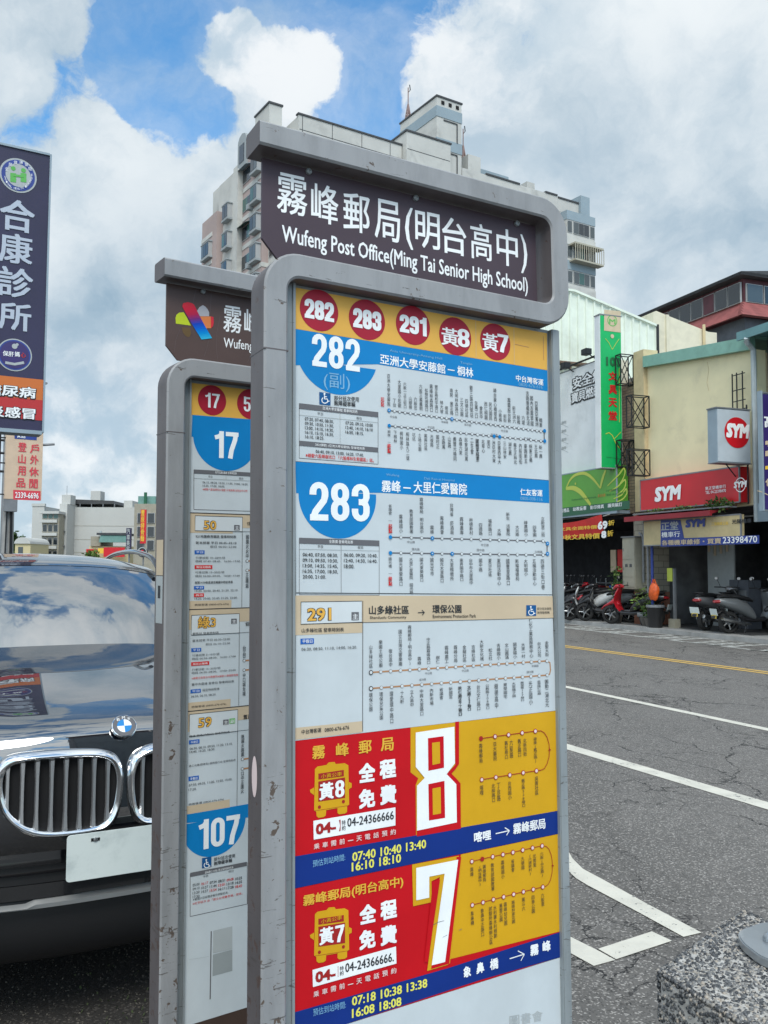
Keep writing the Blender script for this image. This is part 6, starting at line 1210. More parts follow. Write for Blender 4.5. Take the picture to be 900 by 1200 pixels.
# dark roofed house with a ribbon of windows
r = F_('dark_roof_house', label='dark glazed top storey with maroon tiled skirt above the yellow house', cat='building')
part(r, 'wall', lambda b: (b.box(-17, -7.5, 10.1, 18, 4, 11.2, 'slate_wall'), b.box(-17, -7.55, 10.12, 18, 11.21, 12.75, 'maroon_panel')))
part(r, 'tiled_skirt', lambda b: ([b.prism([(9.55 + .12 * k, 11.15 + .13 * k), (9.68 + .12 * k, 11.15 + .13 * k), (9.68 + .12 * k, 11.30 + .13 * k), (9.63 + .12 * k, 11.30 + .13 * k)], -17.3, -7.1 - .1 * k, 'maroon_tile', 'x') for k in range(5)], [b.prism([(-7.0 - .1 * k, 11.15 + .13 * k), (-7.12 - .1 * k, 11.30 + .13 * k), (-7.25 - .1 * k, 11.30 + .13 * k), (-7.25 - .1 * k, 11.15 + .13 * k)], 9.56 + .12 * k, 18, 'maroon_tile', 'y') for k in range(5)]))
rfb = MB(); roofp = [(-17.5, 12.70), (-12, 12.78), (-7.3, 12.82)]
rfb.box(-17.5, -7.2, 9.7, 18, 12.76, 12.88, 'roof_dark'); rfb.loft([[( -7.2 + .0, y, 12.88 + .0) for y in (9.7,)] * 1 + [(-7.2, 9.7, 12.76), (-17.5, 9.7, 12.76), (-17.5, 9.7, 12.88)]] * 1 + [[(-7.2, 13.5, 13.35), (-7.2, 13.5, 12.8), (-17.5, 13.5, 12.8), (-17.5, 13.5, 13.35)]] + [[(-7.2, 18, 12.9), (-7.2, 18, 12.8), (-17.5, 18, 12.8), (-17.5, 18, 12.9)]], 'roof_dark'); rfb.build('roof', r)
for i in range(12):
    x1 = -7.62 - i * .72; dark_ = i not in (2,) and i < 6
    w_ = part(r, 'window', lambda b: (b.box(x1 - .66, x1, 10.02, 10.10, 11.82, 12.62, 'window_frame'),)); part(w_, 'pane', lambda b: b.box(x1 - .63, x1 - .03, 10.0, 10.019, 11.85, 12.59, 'pane_dark' if dark_ else 'maroon_panel'))
for i in range(8):
    y0 = 10.2 + i * .86; w_ = part(r, 'window', lambda b: b.box(-7.54, -7.48, y0, y0 + .80, 11.82, 12.55, 'window_frame')); part(w_, 'pane', lambda b: b.box(-7.479, -7.46, y0 + .03, y0 + .77, 11.85, 12.52, 'pane_mid' if i in (0, 3) else 'pane_dark'))
part(r, 'louvre', lambda b: [b.box(-7.49, -7.44, 11.6 + .2 * k, 11.68 + .2 * k, 10.55, 11.0, 'grey_metal') for k in range(8)])
part(r, 'patched_panel', lambda b: [b.box(-10.4 + .28 * k, -10.18 + .28 * k, 10.05, 10.09, 9.2, 10.95 - .13 * (k % 3) - .05 * k, 'lightbox_grey') for k in range(6)])

# potted plants, orange bag, clutter at the workshop door
for i, (x, y, z, lab) in enumerate(((.12, -.22, .75, 'bushy green potted plant at the terracotta column foot'), (.42, -.30, .45, 'small leafy plant in a grey pot left of the orange bag'), (-.95, -.35, 1.1, 'thin climbing plant in front of the meter cabinet'))):
    t = F_('potted_plant', label=lab, cat='plant', group='potted plants by the column'); mb = MB(); mb.ring_prof([(.11, .1), (.16, .32), (.14, .32), (.001, .30)], 'pot', 'z', (x, y, 0), 14, False); mb.build('pot', t, smooth=40); mb = MB()
    leaves(mb, x, y, z, *((.36, .28, .33) if i == 0 else (.25, .2, .22) if i == 1 else (.14, .14, .62)), (420, 200, 170)[i], .11, 'leaf' if i else 'leaf_pale', 20 + i)
    for k in range(6): mb.bar((x, y, .3), (x + random.uniform(-.2, .2), y + random.uniform(-.1, .1), z + .1), .006, 'rust_brown', 4)
    mb.build('foliage', t)
t = F_('shopping_bag', label='bright orange plastic bag hanging by the blue post', cat='bag'); mb = MB(); rings = []
for k in range(9):
    tt = k / 8; rr = .17 * (math.sin(math.pi * min(1, tt * .8 + .12)) ** .6); rings.append([(.78 + rr * (1 + .1 * math.sin(5 * a + k)) * math.cos(a), -.45 + rr * .6 * math.sin(a), .78 + .42 * tt + .015 * math.sin(3 * a)) for a in [R_(30 * j) for j in range(12)]])
mb.loft(rings, 'orange_bag'); mb.build('sack', t, smooth=50); part(t, 'handle', lambda b: [b.tube([(.70 + dx, -.45, 1.18), (.74 + dx, -.45, 1.30), (.80 + dx, -.45, 1.18)], .012, 'orange_bag', 5) for dx in (0, .07)])
t = F_('bin', label='dark plastic bin below the orange bag', cat='bin'); mb = MB(); mb.ring_prof([(.17, .1), (.21, .62), (.22, .64), (.19, .64), (.16, .2)], 'black_plastic', 'z', (.78, -.42, 0), 16); mb.build('tub', t, smooth=40); part(t, 'rim_band', lambda b: b.ring_prof([(.222, .60), (.226, .63), (.222, .66)], 'grey_metal', 'z', (.78, -.42, 0), 16))
t = F_('door_board', label='leaning grey board with a yellow notice inside the workshop door', cat='board'); part(t, 'panel', lambda b: b.obox((1.0, .0, .85), (.03, 0, 0), (0, .03, 0), (0, 0, .72), 'grey_metal')); part(t, 'sheet', lambda b: b.box(.78, .98, -.05, -.04, 1.25, 1.58, 'sign_lime')); part(t, 'foot', lambda b: b.box(.9, 1.14, -.12, .05, .1, .32, 'box_beige'))
t = F_('tool_cabinet', label='dark tool cabinet with papers deep inside the workshop', cat='cabinet'); part(t, 'case', lambda b: b.box(1.55, 2.2, 1.2, 1.6, .116, 1.3, 'slate_wall'), bevel=.01); part(t, 'drawer', lambda b: [b.box(1.58, 2.17, 1.17, 1.199, .2 + .22 * k, .39 + .22 * k, 'grey_metal') for k in range(4)])
for k in range(7): part(t, 'paper', lambda b: b.box(.60 + .11 * k, .68 + .11 * k, 1.37, 1.38, 2.0 - .05 * (k % 3), 2.3, 'p_lgrey' if k % 2 else 'p_tan'))

# ---------------------------------------------------------------- scooters
mat('sc_white', (.55, .57, .57), .25, coat=.6); mat('sc_black', (.012, .012, .014), .3, coat=.4); mat('sc_red', (.42, .01, .02), .25, coat=.6); mat('sc_grey', (.13, .14, .145), .3, coat=.5); mat('sc_silver', (.26, .26, .27), .3, .5, coat=.4); mat('seat_vinyl', (.012, .012, .013), .55); mat('plate_y', (.6, .45, .08), .5)
def ell(y, z, hw, hh, n=12, p=2.4, x=0):
    out = []
    for k in range(n):
        a = 2 * math.pi * k / n; c_, s_ = math.cos(a), math.sin(a); out.append((x + hw * abs(c_) ** (2 / p) * (1 if c_ >= 0 else -1), y, z + hh * abs(s_) ** (2 / p) * (1 if s_ >= 0 else -1)))
    return out
def scooter(body_m, tail_m, apron_m, label, plate_col='plate_white', yellow=False):
    """front looks along +y, stands at the origin on its centre stand"""
    t = empty('parked_scooter', label=label, cat='scooter', group='scooters parked on the far side')
    for yc, nm in ((.62, 'front_wheel'), (-.62, 'rear_wheel')):
        mb = MB(); wd = .05 if yc > 0 else .06; mb.ring_prof([(.17, -wd), (.225, -wd), (.25, -wd * .5), (.255, 0), (.25, wd * .5), (.225, wd), (.17, wd)], 'tyre', 'x', (0, yc, .255), 22); w_ = mb.build(nm, t, smooth=50)
        mb = MB(); mb.ring_prof([(.172, -.02), (.16, -.03), (.16, .03), (.172, .02)], 'satin_chrome', 'x', (0, yc, .255), 20); [mb.bar((0, yc, .255), (0, yc + .165 * math.cos(R_(72 * k)), .255 + .165 * math.sin(R_(72 * k))), .016, 'satin_chrome', 5) for k in range(5)]; mb.ring_prof([(.05, -.05), (.05, .05)], 'grey_metal', 'x', (0, yc, .255), 12, True); mb.build('rim', w_, smooth=40)
    mb = MB(); mb.loft([ell(-.95, .74, .04, .04), ell(-.88, .735, .11, .07), ell(-.70, .70, .155, .12), ell(-.45, .66, .165, .16), ell(-.20, .56, .16, .17), ell(-.05, .45, .15, .14), ell(.02, .38, .13, .08)], tail_m); mb.build('rear_fairing', t, smooth=60)
    mb = MB(); mb.loft([ell(-.25, .33, .13, .06), ell(0, .30, .14, .05), ell(.25, .31, .14, .05), ell(.38, .36, .12, .06)], 'sc_black'); mb.build('floorboard', t, smooth=60)
    mb = MB(); mb.loft([ell(.30, .34, .13, .05), ell(.40, .46, .17, .07), ell(.44, .60, .20, .09), ell(.42, .74, .205, .09), ell(.37, .87, .16, .08), ell(.33, .96, .10, .05)], apron_m); mb.build('leg_shield', t, smooth=60)
    mb = MB(); mb.loft([ell(.36, .52, .05, .04), ell(.50, .60, .10, .10), ell(.60, .56, .075, .05), ell(.80, .46, .055, .03), ell(.90, .37, .02, .02)], body_m); mb.build('front_fender', t, smooth=60)
    mb = MB(); mb.loft([ell(-.86, .84, .07, .025), ell(-.70, .85, .12, .05), ell(-.40, .84, .14, .055), ell(-.12, .78, .12, .05), ell(.0, .74, .06, .03)], 'seat_vinyl'); mb.build('seat', t, smooth=60)
    mb = MB(); mb.loft([ell(.26, .98, .06, .03), ell(.32, 1.0, .15, .055), ell(.42, .99, .16, .06), ell(.50, .94, .10, .05), ell(.54, .91, .03, .02)], body_m); mb.build('handlebar_cowl', t, smooth=60)
    hb = MB(); hb.tube([(-.36, .20, 1.02), (-.20, .28, 1.02), (0, .32, 1.0), (.20, .28, 1.02), (.36, .20, 1.02)], .014, 'black_plastic', 6); hb.build('handlebar', t, smooth=60)
    for sg in (-1, 1):
        mb = MB(); mb.tube([(sg * .24, .27, 1.03), (sg * .28, .26, 1.14), (sg * .31, .24, 1.20)], .007, 'dark_steel', 5); mb.loft([ell(.225, 1.235, .052, .036, x=sg * .32), ell(.25, 1.235, .05, .034, x=sg * .32), ell(.27, 1.235, .02, .014, x=sg * .32)], 'black_plastic'); mi = mb.build('mirror', t, smooth=50)
        mb = MB(); mb.add([(p[0], .2235, p[2]) for p in ell(.22, 1.235, .047, .032, x=sg * .32)], [tuple(range(12))], 'mirror_glass'); mb.build('mirror_glass', mi)
        mb = MB(); mb.bar((sg * .07, -.62, .26), (sg * .09, -.80, .60), .018, 'dark_steel'); mb.build('shock_absorber', t); mb = MB(); mb.bar((sg * .07, .62, .26), (sg * .07, .48, .58), .018, 'dark_steel'); mb.build('fork_leg', t)
    mb = MB(); mb.loft([ell(-.98, .72, .05, .02), ell(-.955, .725, .10, .035), ell(-.90, .73, .13, .045)], 'red_lens'); mb.build('tail_light', t, smooth=50)
    mb = MB(); mb.loft([ell(.535, .95, .05, .03), ell(.56, .93, .035, .02)], 'lamp_glass'); mb.build('headlight', t, smooth=50)
    mb = MB(); mb.loft([ell(-.72, .55, .03, .02), ell(-.85, .50, .07, .02), ell(-.98, .42, .075, .015), ell(-1.02, .36, .06, .01)], 'black_plastic'); mb.build('mudguard', t, smooth=50)
    mb = MB(); mb.obox((0, -1.0, .49), (.13, 0, 0), (0, .004, .0), (0, -.02, .075), plate_col); p_ = mb.build('licence_plate', t, bevel=.002)
    if yellow: mb = MB(); mb.obox((0, -.99, .385), (.085, 0, 0), (0, .004, 0), (0, 0, .04), 'plate_y'); mb.build('tag', p_)
    mb = MB(); mb.loft([ell(-.72, .30, .05, .05, x=-.13), ell(-.50, .28, .06, .075, x=-.13), ell(-.20, .28, .05, .06, x=-.12)], 'grey_metal'); mb.build('engine', t, smooth=50)
    mb = MB(); mb.tube([(.10, -.10, .22), (.14, -.45, .24), (.15, -.55, .30), (.16, -.88, .36)], [.02, .03, .055, .05], 'satin_chrome', 8); mb.build('exhaust', t, smooth=50)
    mb = MB(); mb.bar((-.08, -.2, .25), (-.13, -.30, .005), .012, 'dark_steel'); mb.bar((.08, -.2, .25), (.13, -.30, .005), .012, 'dark_steel'); mb.build('centre_stand', t)
    mb = MB(); mb.tube([(-.13, -.60, .86), (-.13, -.85, .90), (0, -.92, .90), (.13, -.85, .90), (.13, -.60, .86)], .012, 'black_plastic', 6); mb.build('grab_rail', t, smooth=50)
    return t
def put(t, px, d, head):
    """at distance d in front of the house fronts, where the line of sight through image column px meets it"""
    q_ = ray(px, 663); ex, ey = FM.col[0].xyz, FM.col[1].xyz; o = FM.translation; t_ = (d + Vector((o.x, o.y)).dot(ey.xy)) / q_.xy.dot(ey.xy)
    t.matrix_world = Matrix.Translation((q_.x * t_, q_.y * t_, .101)) @ Matrix.Rotation(-R_(head), 4, 'Z')
put(scooter('sc_black', 'sc_grey', 'sc_grey', 'dark grey scooter with pale round mirrors, nearest the right edge', yellow=True), 880, .55, 76)
put(scooter('sc_silver', 'sc_silver', 'sc_black', 'silver tailed scooter left of the dark grey one, yellow tag under its plate', yellow=True), 845, .65, 58)
put(scooter('sc_black', 'sc_black', 'sc_black', 'all black scooter deeper in the workshop mouth behind the silver tailed one'), 862, 1.5, 40)
put(scooter('sc_red', 'sc_black', 'sc_red', 'red scooter with black tail in front of the terracotta column'), 741, -.38, -48)
put(scooter('sc_black', 'sc_white', 'sc_white', 'black and white scooter with a curved white front shield, third from the bus stop sign'), 693, -.42, -72)
put(scooter('sc_black', 'sc_grey', 'sc_black', 'dark scooter tucked between the white one and the red one'), 711, -.30, -60)
put(scooter('sc_black', 'sc_black', 'sc_white', 'black scooter with a white curved leg shield at the left of the row'), 677, -.42, -70)
put(scooter('sc_black', 'sc_black', 'sc_black', 'all black scooter half hidden by the edge of the near bus stop sign'), 661, -.35, -62)
put(scooter('sc_red', 'sc_black', 'sc_black', 'black scooter with red front standing behind the white one'), 702, .25, -66)
put(scooter('sc_black', 'sc_black', 'sc_grey', 'black scooter in the second row, farthest left in the shade'), 669, .3, -60)
put(scooter('sc_black', 'sc_silver', 'sc_black', 'black scooter with silver tail in the second row behind the white fronted one'), 686, .28, -64)

# ================================================================ GRANITE-CHIP BLOCK WITH STEEL FOOT, near right corner
mat('chip_mortar', (.42, .41, .385), .9, var=.2, vscale=30)
m = bpy.data.materials.new('chips'); m.use_nodes = True; n = NT(m.node_tree); b = m.node_tree.nodes['Principled BSDF']; rnd_ = n.new('ShaderNodeNewGeometry').outputs['Random Per Island']
cr = n.new('ShaderNodeValToRGB', {0: rnd_}); el = cr.color_ramp.elements; el[0].color = (.02, .022, .026, 1); el[1].color = (.36, .355, .34, 1)
for p_, c_ in ((.35, (.06, .065, .07)), (.6, (.14, .145, .15)), (.8, (.24, .23, .21)), (.92, (.34, .30, .25))): e_ = el.new(p_); e_.color = (*c_, 1)
n.l.new(cr.outputs[0], b.inputs['Base Color']); b.inputs['Roughness'].default_value = .55; MATS['chips'] = m
BH = .74
A_, B_, C_ = (ground(*p, BH) for p in ((770, 1137), (868, 1068), (861, 1194)))
bmw = frame((A_.x, A_.y, 0), 90)
e1 = (B_ - A_).normalized(); e2 = (C_ - A_).normalized(); L1, L2_ = .475, .55
t = empty('stone_block', bmw, label='speckled washed-stone concrete block with a steel foot plate at the lower right corner', cat='block')
K = lambda u, v, z=0: (e1.x * u + e2.x * v, e1.y * u + e2.y * v, z)
mb = MB(); mb.prism([K(0, 0)[:2], K(L1, 0)[:2], K(L1, L2_)[:2], K(0, L2_)[:2]], 0, BH, 'chip_mortar', 'z'); mb.build('block', t, bevel=.012)
rnd = random.Random(11)
_b = bmesh.new(); bmesh.ops.create_icosphere(_b, subdivisions=1, radius=1); vsI = [v.co.copy() for v in _b.verts]; fsI = [tuple(v.index for v in f.verts) for f in _b.faces]; _b.free()
mb = MB()
def chips(nc, fn):
    for i in range(nc):
        p = fn(rnd.random(), rnd.random()); s = rnd.uniform(.0025, .0055); rot = Matrix.Rotation(rnd.random() * 6.28, 3, Vector((rnd.gauss(0, 1), rnd.gauss(0, 1), rnd.gauss(0, 1))).normalized()); sc = Vector((s, s * rnd.uniform(.6, 1), s * rnd.uniform(.6, 1.3)))
        mb.add([Vector(p) + rot @ Vector((v.x * sc.x, v.y * sc.y, v.z * sc.z)) for v in vsI], fsI, 'chips')
chips(7400, lambda a, b_: K(.008 + a * (L1 - .016), .008 + b_ * (L2_ - .016), BH - .0008))
chips(5200, lambda a, b_: K(.0004, .006 + a * (L2_ - .012), BH - .008 - b_ * .42))
chips(3200, lambda a, b_: K(.006 + a * (L1 - .012), .0004, BH - .008 - b_ * .30))
chips(420, lambda a, b_: K(.002 + .004 * b_, a * L2_, BH - .003)); chips(420, lambda a, b_: K(a * L1, .002 + .004 * b_, BH - .003)); chips(120, lambda a, b_: K(.003, .003, BH - .01 - a * .4))
o = mb.build('stone_chips', t, smooth=60, kind='stuff')
def topxy(px, py, z): g = bmw.inverted() @ ground(px, py, z); return (g.x, g.y)
mat('steel_foot', (.42, .45, .47), .32, .75, var=.12, dirt=((.75, .76, .74), .8, 16))
P = [topxy(px, py, BH + .025) for px, py in ((866, 1091), (880, 1085), (905, 1080), (1000, 1085), (1010, 1160), (905, 1126), (880, 1112), (868, 1101))]
n_ = len(P); Pc = [tuple(.5 * (2 * b1 + (c1 - a1) * tt + (2 * a1 - 5 * b1 + 4 * c1 - d1) * tt * tt + (3 * b1 - a1 - 3 * c1 + d1) * tt ** 3) for a1, b1, c1, d1 in zip(P[i - 1], P[i], P[(i + 1) % n_], P[(i + 2) % n_])) for i in range(n_) for tt in (0, .33, .66)]
mb = MB(); mb.prism(Pc, BH + .004, BH + .025, 'steel_foot', 'z'); mb.build('foot_plate', t, smooth=40, bevel=.003)
bp = topxy(904, 1100, BH + .03); mb = MB(); mb.ring_prof([(.018, BH + .0255), (.018, BH + .032), (.014, BH + .040), (.006, BH + .044), (.001, BH + .045)], 'steel_foot', 'z', (bp[0], bp[1], 0), 20); mb.build('bolt', t, smooth=50)
pp = topxy(925, 1075, BH); mb = MB(); mb.bar((pp[0], pp[1], BH + .0255), (pp[0], pp[1], BH + .5), .03, 'rust_brown', 16); mb.build('post', t, smooth=50)

# ================================================================ APARTMENT TOWER behind the near sign
mat('tower_wall', (.50, .50, .47), .85, var=.08, vscale=.3, dirt=((.26, .26, .25), .55, .35)); mat('tower_band', (.26, .33, .37), .8, var=.08, vscale=.2); mat('tower_pink', (.38, .30, .28), .85, var=.08, vscale=.2); mat('tower_grey', (.30, .33, .34), .8, var=.1, vscale=.2); mat('cage_tan', (.40, .38, .30), .6); mat('antenna_red', (.26, .17, .15), .6)
TX = Vector((math.sin(R_(58)), math.cos(R_(58)), 0))
TM = frame((-10.6, 85), 58)
tw = empty('apartment_tower', TM, label='tall grey and pink apartment tower rising behind the near bus stop sign', cat='building')
def tp(name, fn, **kw): return part(tw, name, fn, **kw)
FH = 3.05
tp('wall', lambda b: (b.box(.0, 41.6, .02, 17.5, 0, 44.4, 'tower_wall'), b.box(.02, 6, 5, 11.5, 44.41, 44.9, 'tower_wall')))
tp('side_wing', lambda b: (b.box(-.7, -.01, 2.0, 8.2, 0, 44.6, 'tower_pink'), b.box(-1.3, -.71, 7.0, 12.2, 0, 42.9, 'tower_wall'), b.box(-2.0, -1.31, 11.0, 15.4, 0, 39.6, 'tower_pink')))
tp('roof_parapet', lambda b: (b.box(2.2, 14.5, .0, .4, 44.41, 46.6, 'tower_wall'), b.box(2.2, 2.5, .41, 6, 44.41, 46.5, 'tower_wall'), b.box(14.6, 20.4, -.8, 4, 44.41, 47.9, 'tower_wall'), b.box(22.6, 37, .0, .4, 44.41, 46.2, 'tower_wall'), b.box(37.01, 41.6, .0, .4, 44.41, 46.0, 'tower_wall')))
for bx_ in ((2.1, 14.55, -.1, .45, 46.61, 46.78), (14.5, 20.5, -.9, 4.1, 47.91, 48.1), (26, 31, -.1, .45, 46.21, 46.4), (35, 36.9, -.1, .45, 46.21, 46.4), (37, 41.7, -.1, .45, 46.01, 46.2)): tp('parapet_cap', lambda b: b.box(*bx_, 'roof_dark'))
tp('corner_gable', lambda b: (b.prism([(-.1, 44.45), (1.9, 44.45), (1.2, 46.9), (-.1, 48.3)], -.05, 7.0, 'tower_wall', 'y') if 0 else b.box(-.1, 1.3, 2.0, 5.5, 44.61, 48.0, 'tower_wall'), b.box(-.2, 1.4, 1.9, 5.6, 48.01, 48.2, 'roof_dark')))
tp('arched_dormer', lambda b: (b.prism([(5.8, 43.0), (8.0, 43.0), (8.0, 45.8)] + [(6.9 + 1.1 * math.cos(R_(a)), 45.8 + .9 * math.sin(R_(a))) for a in (20, 50, 90, 130, 160)] + [(5.8, 45.8)], -.95, -.01, 'tower_grey', 'x'), b.box(-1.0, -.951, 6.3, 7.5, 43.6, 45.5, 'pane_dark'),))
st = tp('stair_tower', lambda b: (b.box(19.1, 22.5, 0, 7.4, 44.42, 53.4, 'tower_wall'),))
for z0, z1 in ((51.2, 52.4), (47.6, 48.8)): part(st, 'band', lambda b: b.box(19.04, 22.56, -.06, 7.46, z0, z1, 'tower_band'))
part(st, 'roof_cap', lambda b: b.box(19.0, 22.6, -.1, 7.5, 53.41, 53.6, 'roof_dark'))
for x in (19.9, 20.9, 21.9): part(st, 'vent', lambda b: b.box(x - .2, x + .2, -.07, -.01, 52.7, 53.1, 'void_black'))
for z in (50.9, 47.3): part(st, 'rib', lambda b: (b.box(20.0, 21.9, -.08, -.01, z, z + .12, 'roof_dark'), b.box(21.8, 21.92, -.08, -.01, z - 2.2, z - .01, 'roof_dark')))
for (x, y, z, h) in ((19.6, 6.5, 53.6, 4.0), (25.0, 3, 48.6, 4.0)):
    an = MB()
    for dx, dy in ((.25, .25), (-.25, .25), (.25, -.25), (-.25, -.25)): an.bar((x + dx, y + dy, z), (x, y, z + h * .5), .10, 'antenna_red', 4)
    for k in range(4): an.bar((x - .3 + .05 * k, y, z + .3 + k * .35), (x + .3 - .05 * k, y, z + .45 + k * .35), .05, 'plastic_white', 4)
    an.bar((x, y, z + h * .4), (x, y, z + h), .06, 'antenna_red', 4); an.tube([(x, y, z + h * .85), (x + .3, y, z + h * .95), (x + .2, y, z + h * 1.1)], .06, 'roof_dark', 4); an.build('lightning_rod', tw)
tp('roof_hut', lambda b: (b.box(24.2, 26, 1, 5, 44.41, 48.6, 'tower_wall'), b.box(26.1, 31, 2, 6, 44.41, 47.9, 'tower_band'), b.box(33, 34.2, 1, 4, 44.41, 47.5, 'tower_wall')))
tp('end_pier', lambda b: (b.box(40.4, 41.9, -.4, 3, 44.42, 47.0, 'tower_band'),))
def window_unit(nm, x, z, w_, h, frame_y, seed, axis='x', bay=0., parent=None):
    rr = random.Random(seed); o = MB()
    def B(mb, a0, a1, d0, d1, z0, z1, m):
        if axis == 'x': mb.box(a0, a1, d0, d1, z0, z1, m)
        else: mb.box(d0, d1, a0, a1, z0, z1, m)
    if bay: B(o, x - .1, x + w_ + .1, frame_y - bay, frame_y - .002, z - .25, z - .05, 'tower_grey'); B(o, x - .1, x + w_ + .1, frame_y - bay, frame_y - .002, z + h + .03, z + h + .15, 'tower_grey'); B(o, x, x + w_, frame_y - bay + .06, frame_y - .002, z - .049, z + h + .02, 'window_frame')
    else: B(o, x, x + w_, frame_y - .08, frame_y - .002, z, z + h, 'window_frame')
    w0 = o.build(nm, parent or tw); n = 2 if w_ < 2 else 3; yf_ = frame_y - (bay - .03 if bay else .10)
    for k in range(n):
        g = MB(); B(g, x + .06 + k * (w_ - .06) / n, x + (k + 1) * (w_ - .06) / n, yf_, yf_ + .03, z + .07, z + h - .07, rr.choice(['pane_dark', 'pane_mid', 'pane_green', 'pane_dark'])); g.build('pane', w0)
    return w0
# right hand bay with strip windows and a caged balcony
tp('right_bay', lambda b: (b.box(37.3, 41.9, -1.2, -.0, 0, 44.2, 'tower_wall'), b.box(41.61, 41.9, .01, 12, 0, 44.2, 'tower_wall')))
for k in range(14):
    z = 41.6 - FH * k; tp('band', lambda b: b.box(37.25, 41.96, -1.26, .02, z + 1.5 if k else z + 1.5, z + 2.6, 'tower_band' if k % 2 == 0 or k == 0 else 'tower_wall'))
    window_unit('window', 38.3, z - .1, 2.6, 1.5, -1.2, 100 + k)
    for dx in (37.35, 41.1): w_ = tp('window', lambda b: b.box(dx, dx + .75, -1.25, -1.21, z - .1, z + 1.4, 'window_frame')); part(w_, 'pane', lambda b: b.box(dx + .05, dx + .7, -1.28, -1.251, z, z + 1.3, 'pane_mid'))
    for xx in (36.4,): window_unit('window', xx - .6, z, 1.3, 1.3, .02, 300 + k)
tp('caged_balcony', lambda b: [b.box(37.6, 42.3, -2.3, -1.27, 37.9, 38.1, 'cage_tan'), b.box(37.6, 42.3, -2.3, -1.27, 39.9, 40.1, 'cage_tan')] + [b.box(37.6 + .36 * i, 37.68 + .36 * i, -2.3, -2.24, 38.11, 39.89, 'cage_tan') for i in range(14)])
# the flank along the street: stacked bay windows, hoods and air conditioners
for k in range(14):
    z = 41.2 - FH * k
    for j, (y, w_, bay, x) in enumerate(((.3, 1.4, 0, .02), (2.3, 1.6, .6, -.7), (4.9, 2.0, .0, -.7), (8.4, 1.5, .6, -1.3), (10.4, .5, 0, -1.3), (12.2, 2.2, .5, -2.0))):
        top = (44, 43.4, 43.4, 41.5, 41.5, 39)[j]
        if z + 1.6 < top and z > 18: window_unit('window', y, z, w_, 1.45, x, k * 7 + j, 'y', bay)
    if z > 18: tp('air_conditioner', lambda b: b.box(-1.3, -.72, 4.2, 4.75, z - .5, z + .05, 'tower_grey')) if k % 2 else tp('window_hood', lambda b: b.prism([(-.72, z + 1.6), (-1.4, z + 1.35), (-.72, z + 1.7)], 4.8, 7.0, 'pane_green' if k % 3 else 'lightbox_grey', 'y'))
    if z > 18:
        tp('floor_band', lambda b: b.box(-.76, .0, 1.94, 6.95, z - .9, z - .45, 'tower_wall'))
        if z < 39: tp('floor_band', lambda b: b.box(-2.06, -1.37, 12.25, 15.45, z - .9, z - .45, 'tower_wall'))
for x0, w_ in ((4, 2.4), (9, 2.4), (14, 2.4), (24, 2.4), (29, 2.4), (33, 2.4)):
    for k in range(9): window_unit('window', x0, 41.2 - FH * k, w_, 1.5, .02, int(x0) * 9 + k)

for k in range(13):
    z = 40.3 - FH * k; tp('floor_line', lambda b: b.box(0, 37.2, -.04, .015, z, z + .18, 'tower_band'))
for x in (2, 7, 12, 17.5, 22, 27, 31.6, 36): tp('pilaster', lambda b: b.box(x, x + .5, -.12, -.05, 2, 44.3, 'tower_pink'))
for x in (2.6, 6, 9.5, 13): tp('panel_joint', lambda b: b.box(x, x + .06, -.02, -.005, 44.45, 46.55, 'roof_dark'))
tp('panel_joint', lambda b: b.box(2.3, 14.4, -.02, -.004, 45.1, 45.16, 'roof_dark')); tp('panel_joint', lambda b: b.box(14.7, 20.3, -.82, -.803, 46.0, 46.06, 'roof_dark'))

# ================================================================ LEFT: tall clinic sign, shop sign, pole, far houses
mat('clinic_navy', (.022, .018, .055), .4, var=.2, vscale=.6); mat('clinic_orange', (.55, .14, .02), .45); mat('clinic_red', (.45, .02, .02), .45); mat('clinic_text', (.42, .47, .55), .4); mat('cream_sign', (.60, .45, .32), .5, var=.06); mat('cream_red', (.62, .05, .07), .5)
CM = frame((-3.85 - .848 * 1.35, 10 * 1.18 - .53 * 1.35 - .2), 60)
def ptz(px, depth): return (CAMP + ray(px, 663) * depth)
pR = ptz(44.5, 11.6); CM = frame((pR.x - math.sin(R_(60)) * 1.25, pR.y - math.cos(R_(60)) * 1.25), 60)
t = empty('clinic_sign', CM, label='tall dark blue clinic sign with big pale characters at the left edge', cat='sign')
Sq = Sheet(CM, -.002, None, .003); zt_ = Sq.at(50, 181)[1]; zb_ = Sq.at(48, 505)[1]
part(t, 'panel', lambda b: b.box(0, 1.25, .0, .25, zb_, zt_, 'clinic_navy')); part(t, 'edge_frame', lambda b: (b.box(1.251, 1.275, -.02, .27, zb_ - .02, zt_ + .02, 'lightbox_grey'), b.box(-.02, 1.25, -.02, .27, zb_ - .05, zb_ - .001, 'lightbox_grey'), b.box(-.02, 1.25, -.02, .27, zt_ + .001, zt_ + .03, 'lightbox_grey')))
q = c(0, 150, 6)
S = Sq; x, y = q(128, 335); S.disc(x, y, 20, 'p_lgrey', 1, 40); S.disc(x, y, 18, 'sign_blue', 2, 40); S.disc(x, y, 13.6, 'p_lgrey', 3, 40)
for dx in (-6, 6): S.disc(x + dx, y - 7 + dx * .2, 2.6, 'p_green', 4, 16); S.poly([(x + dx - 3.4, y - 3), (x + dx + 3.4, y - 2.2), (x + dx + 3.4, y + 8.5), (x + dx - 3.4, y + 7.5)], 'p_green', 4)
S.line([(x - 6, y), (x + 6, y + 1.2)], 2.6, 'p_green', 5)
for i, ch in enumerate('全民健康保險'): a = R_(150 - 24 * i); S.text(ch, x + 15.8 * math.cos(a) - 2, y - 15.8 * math.sin(a) + 2, x + 15.8 * math.cos(a) + 2, 4, 'p_wtext', 5, .0)
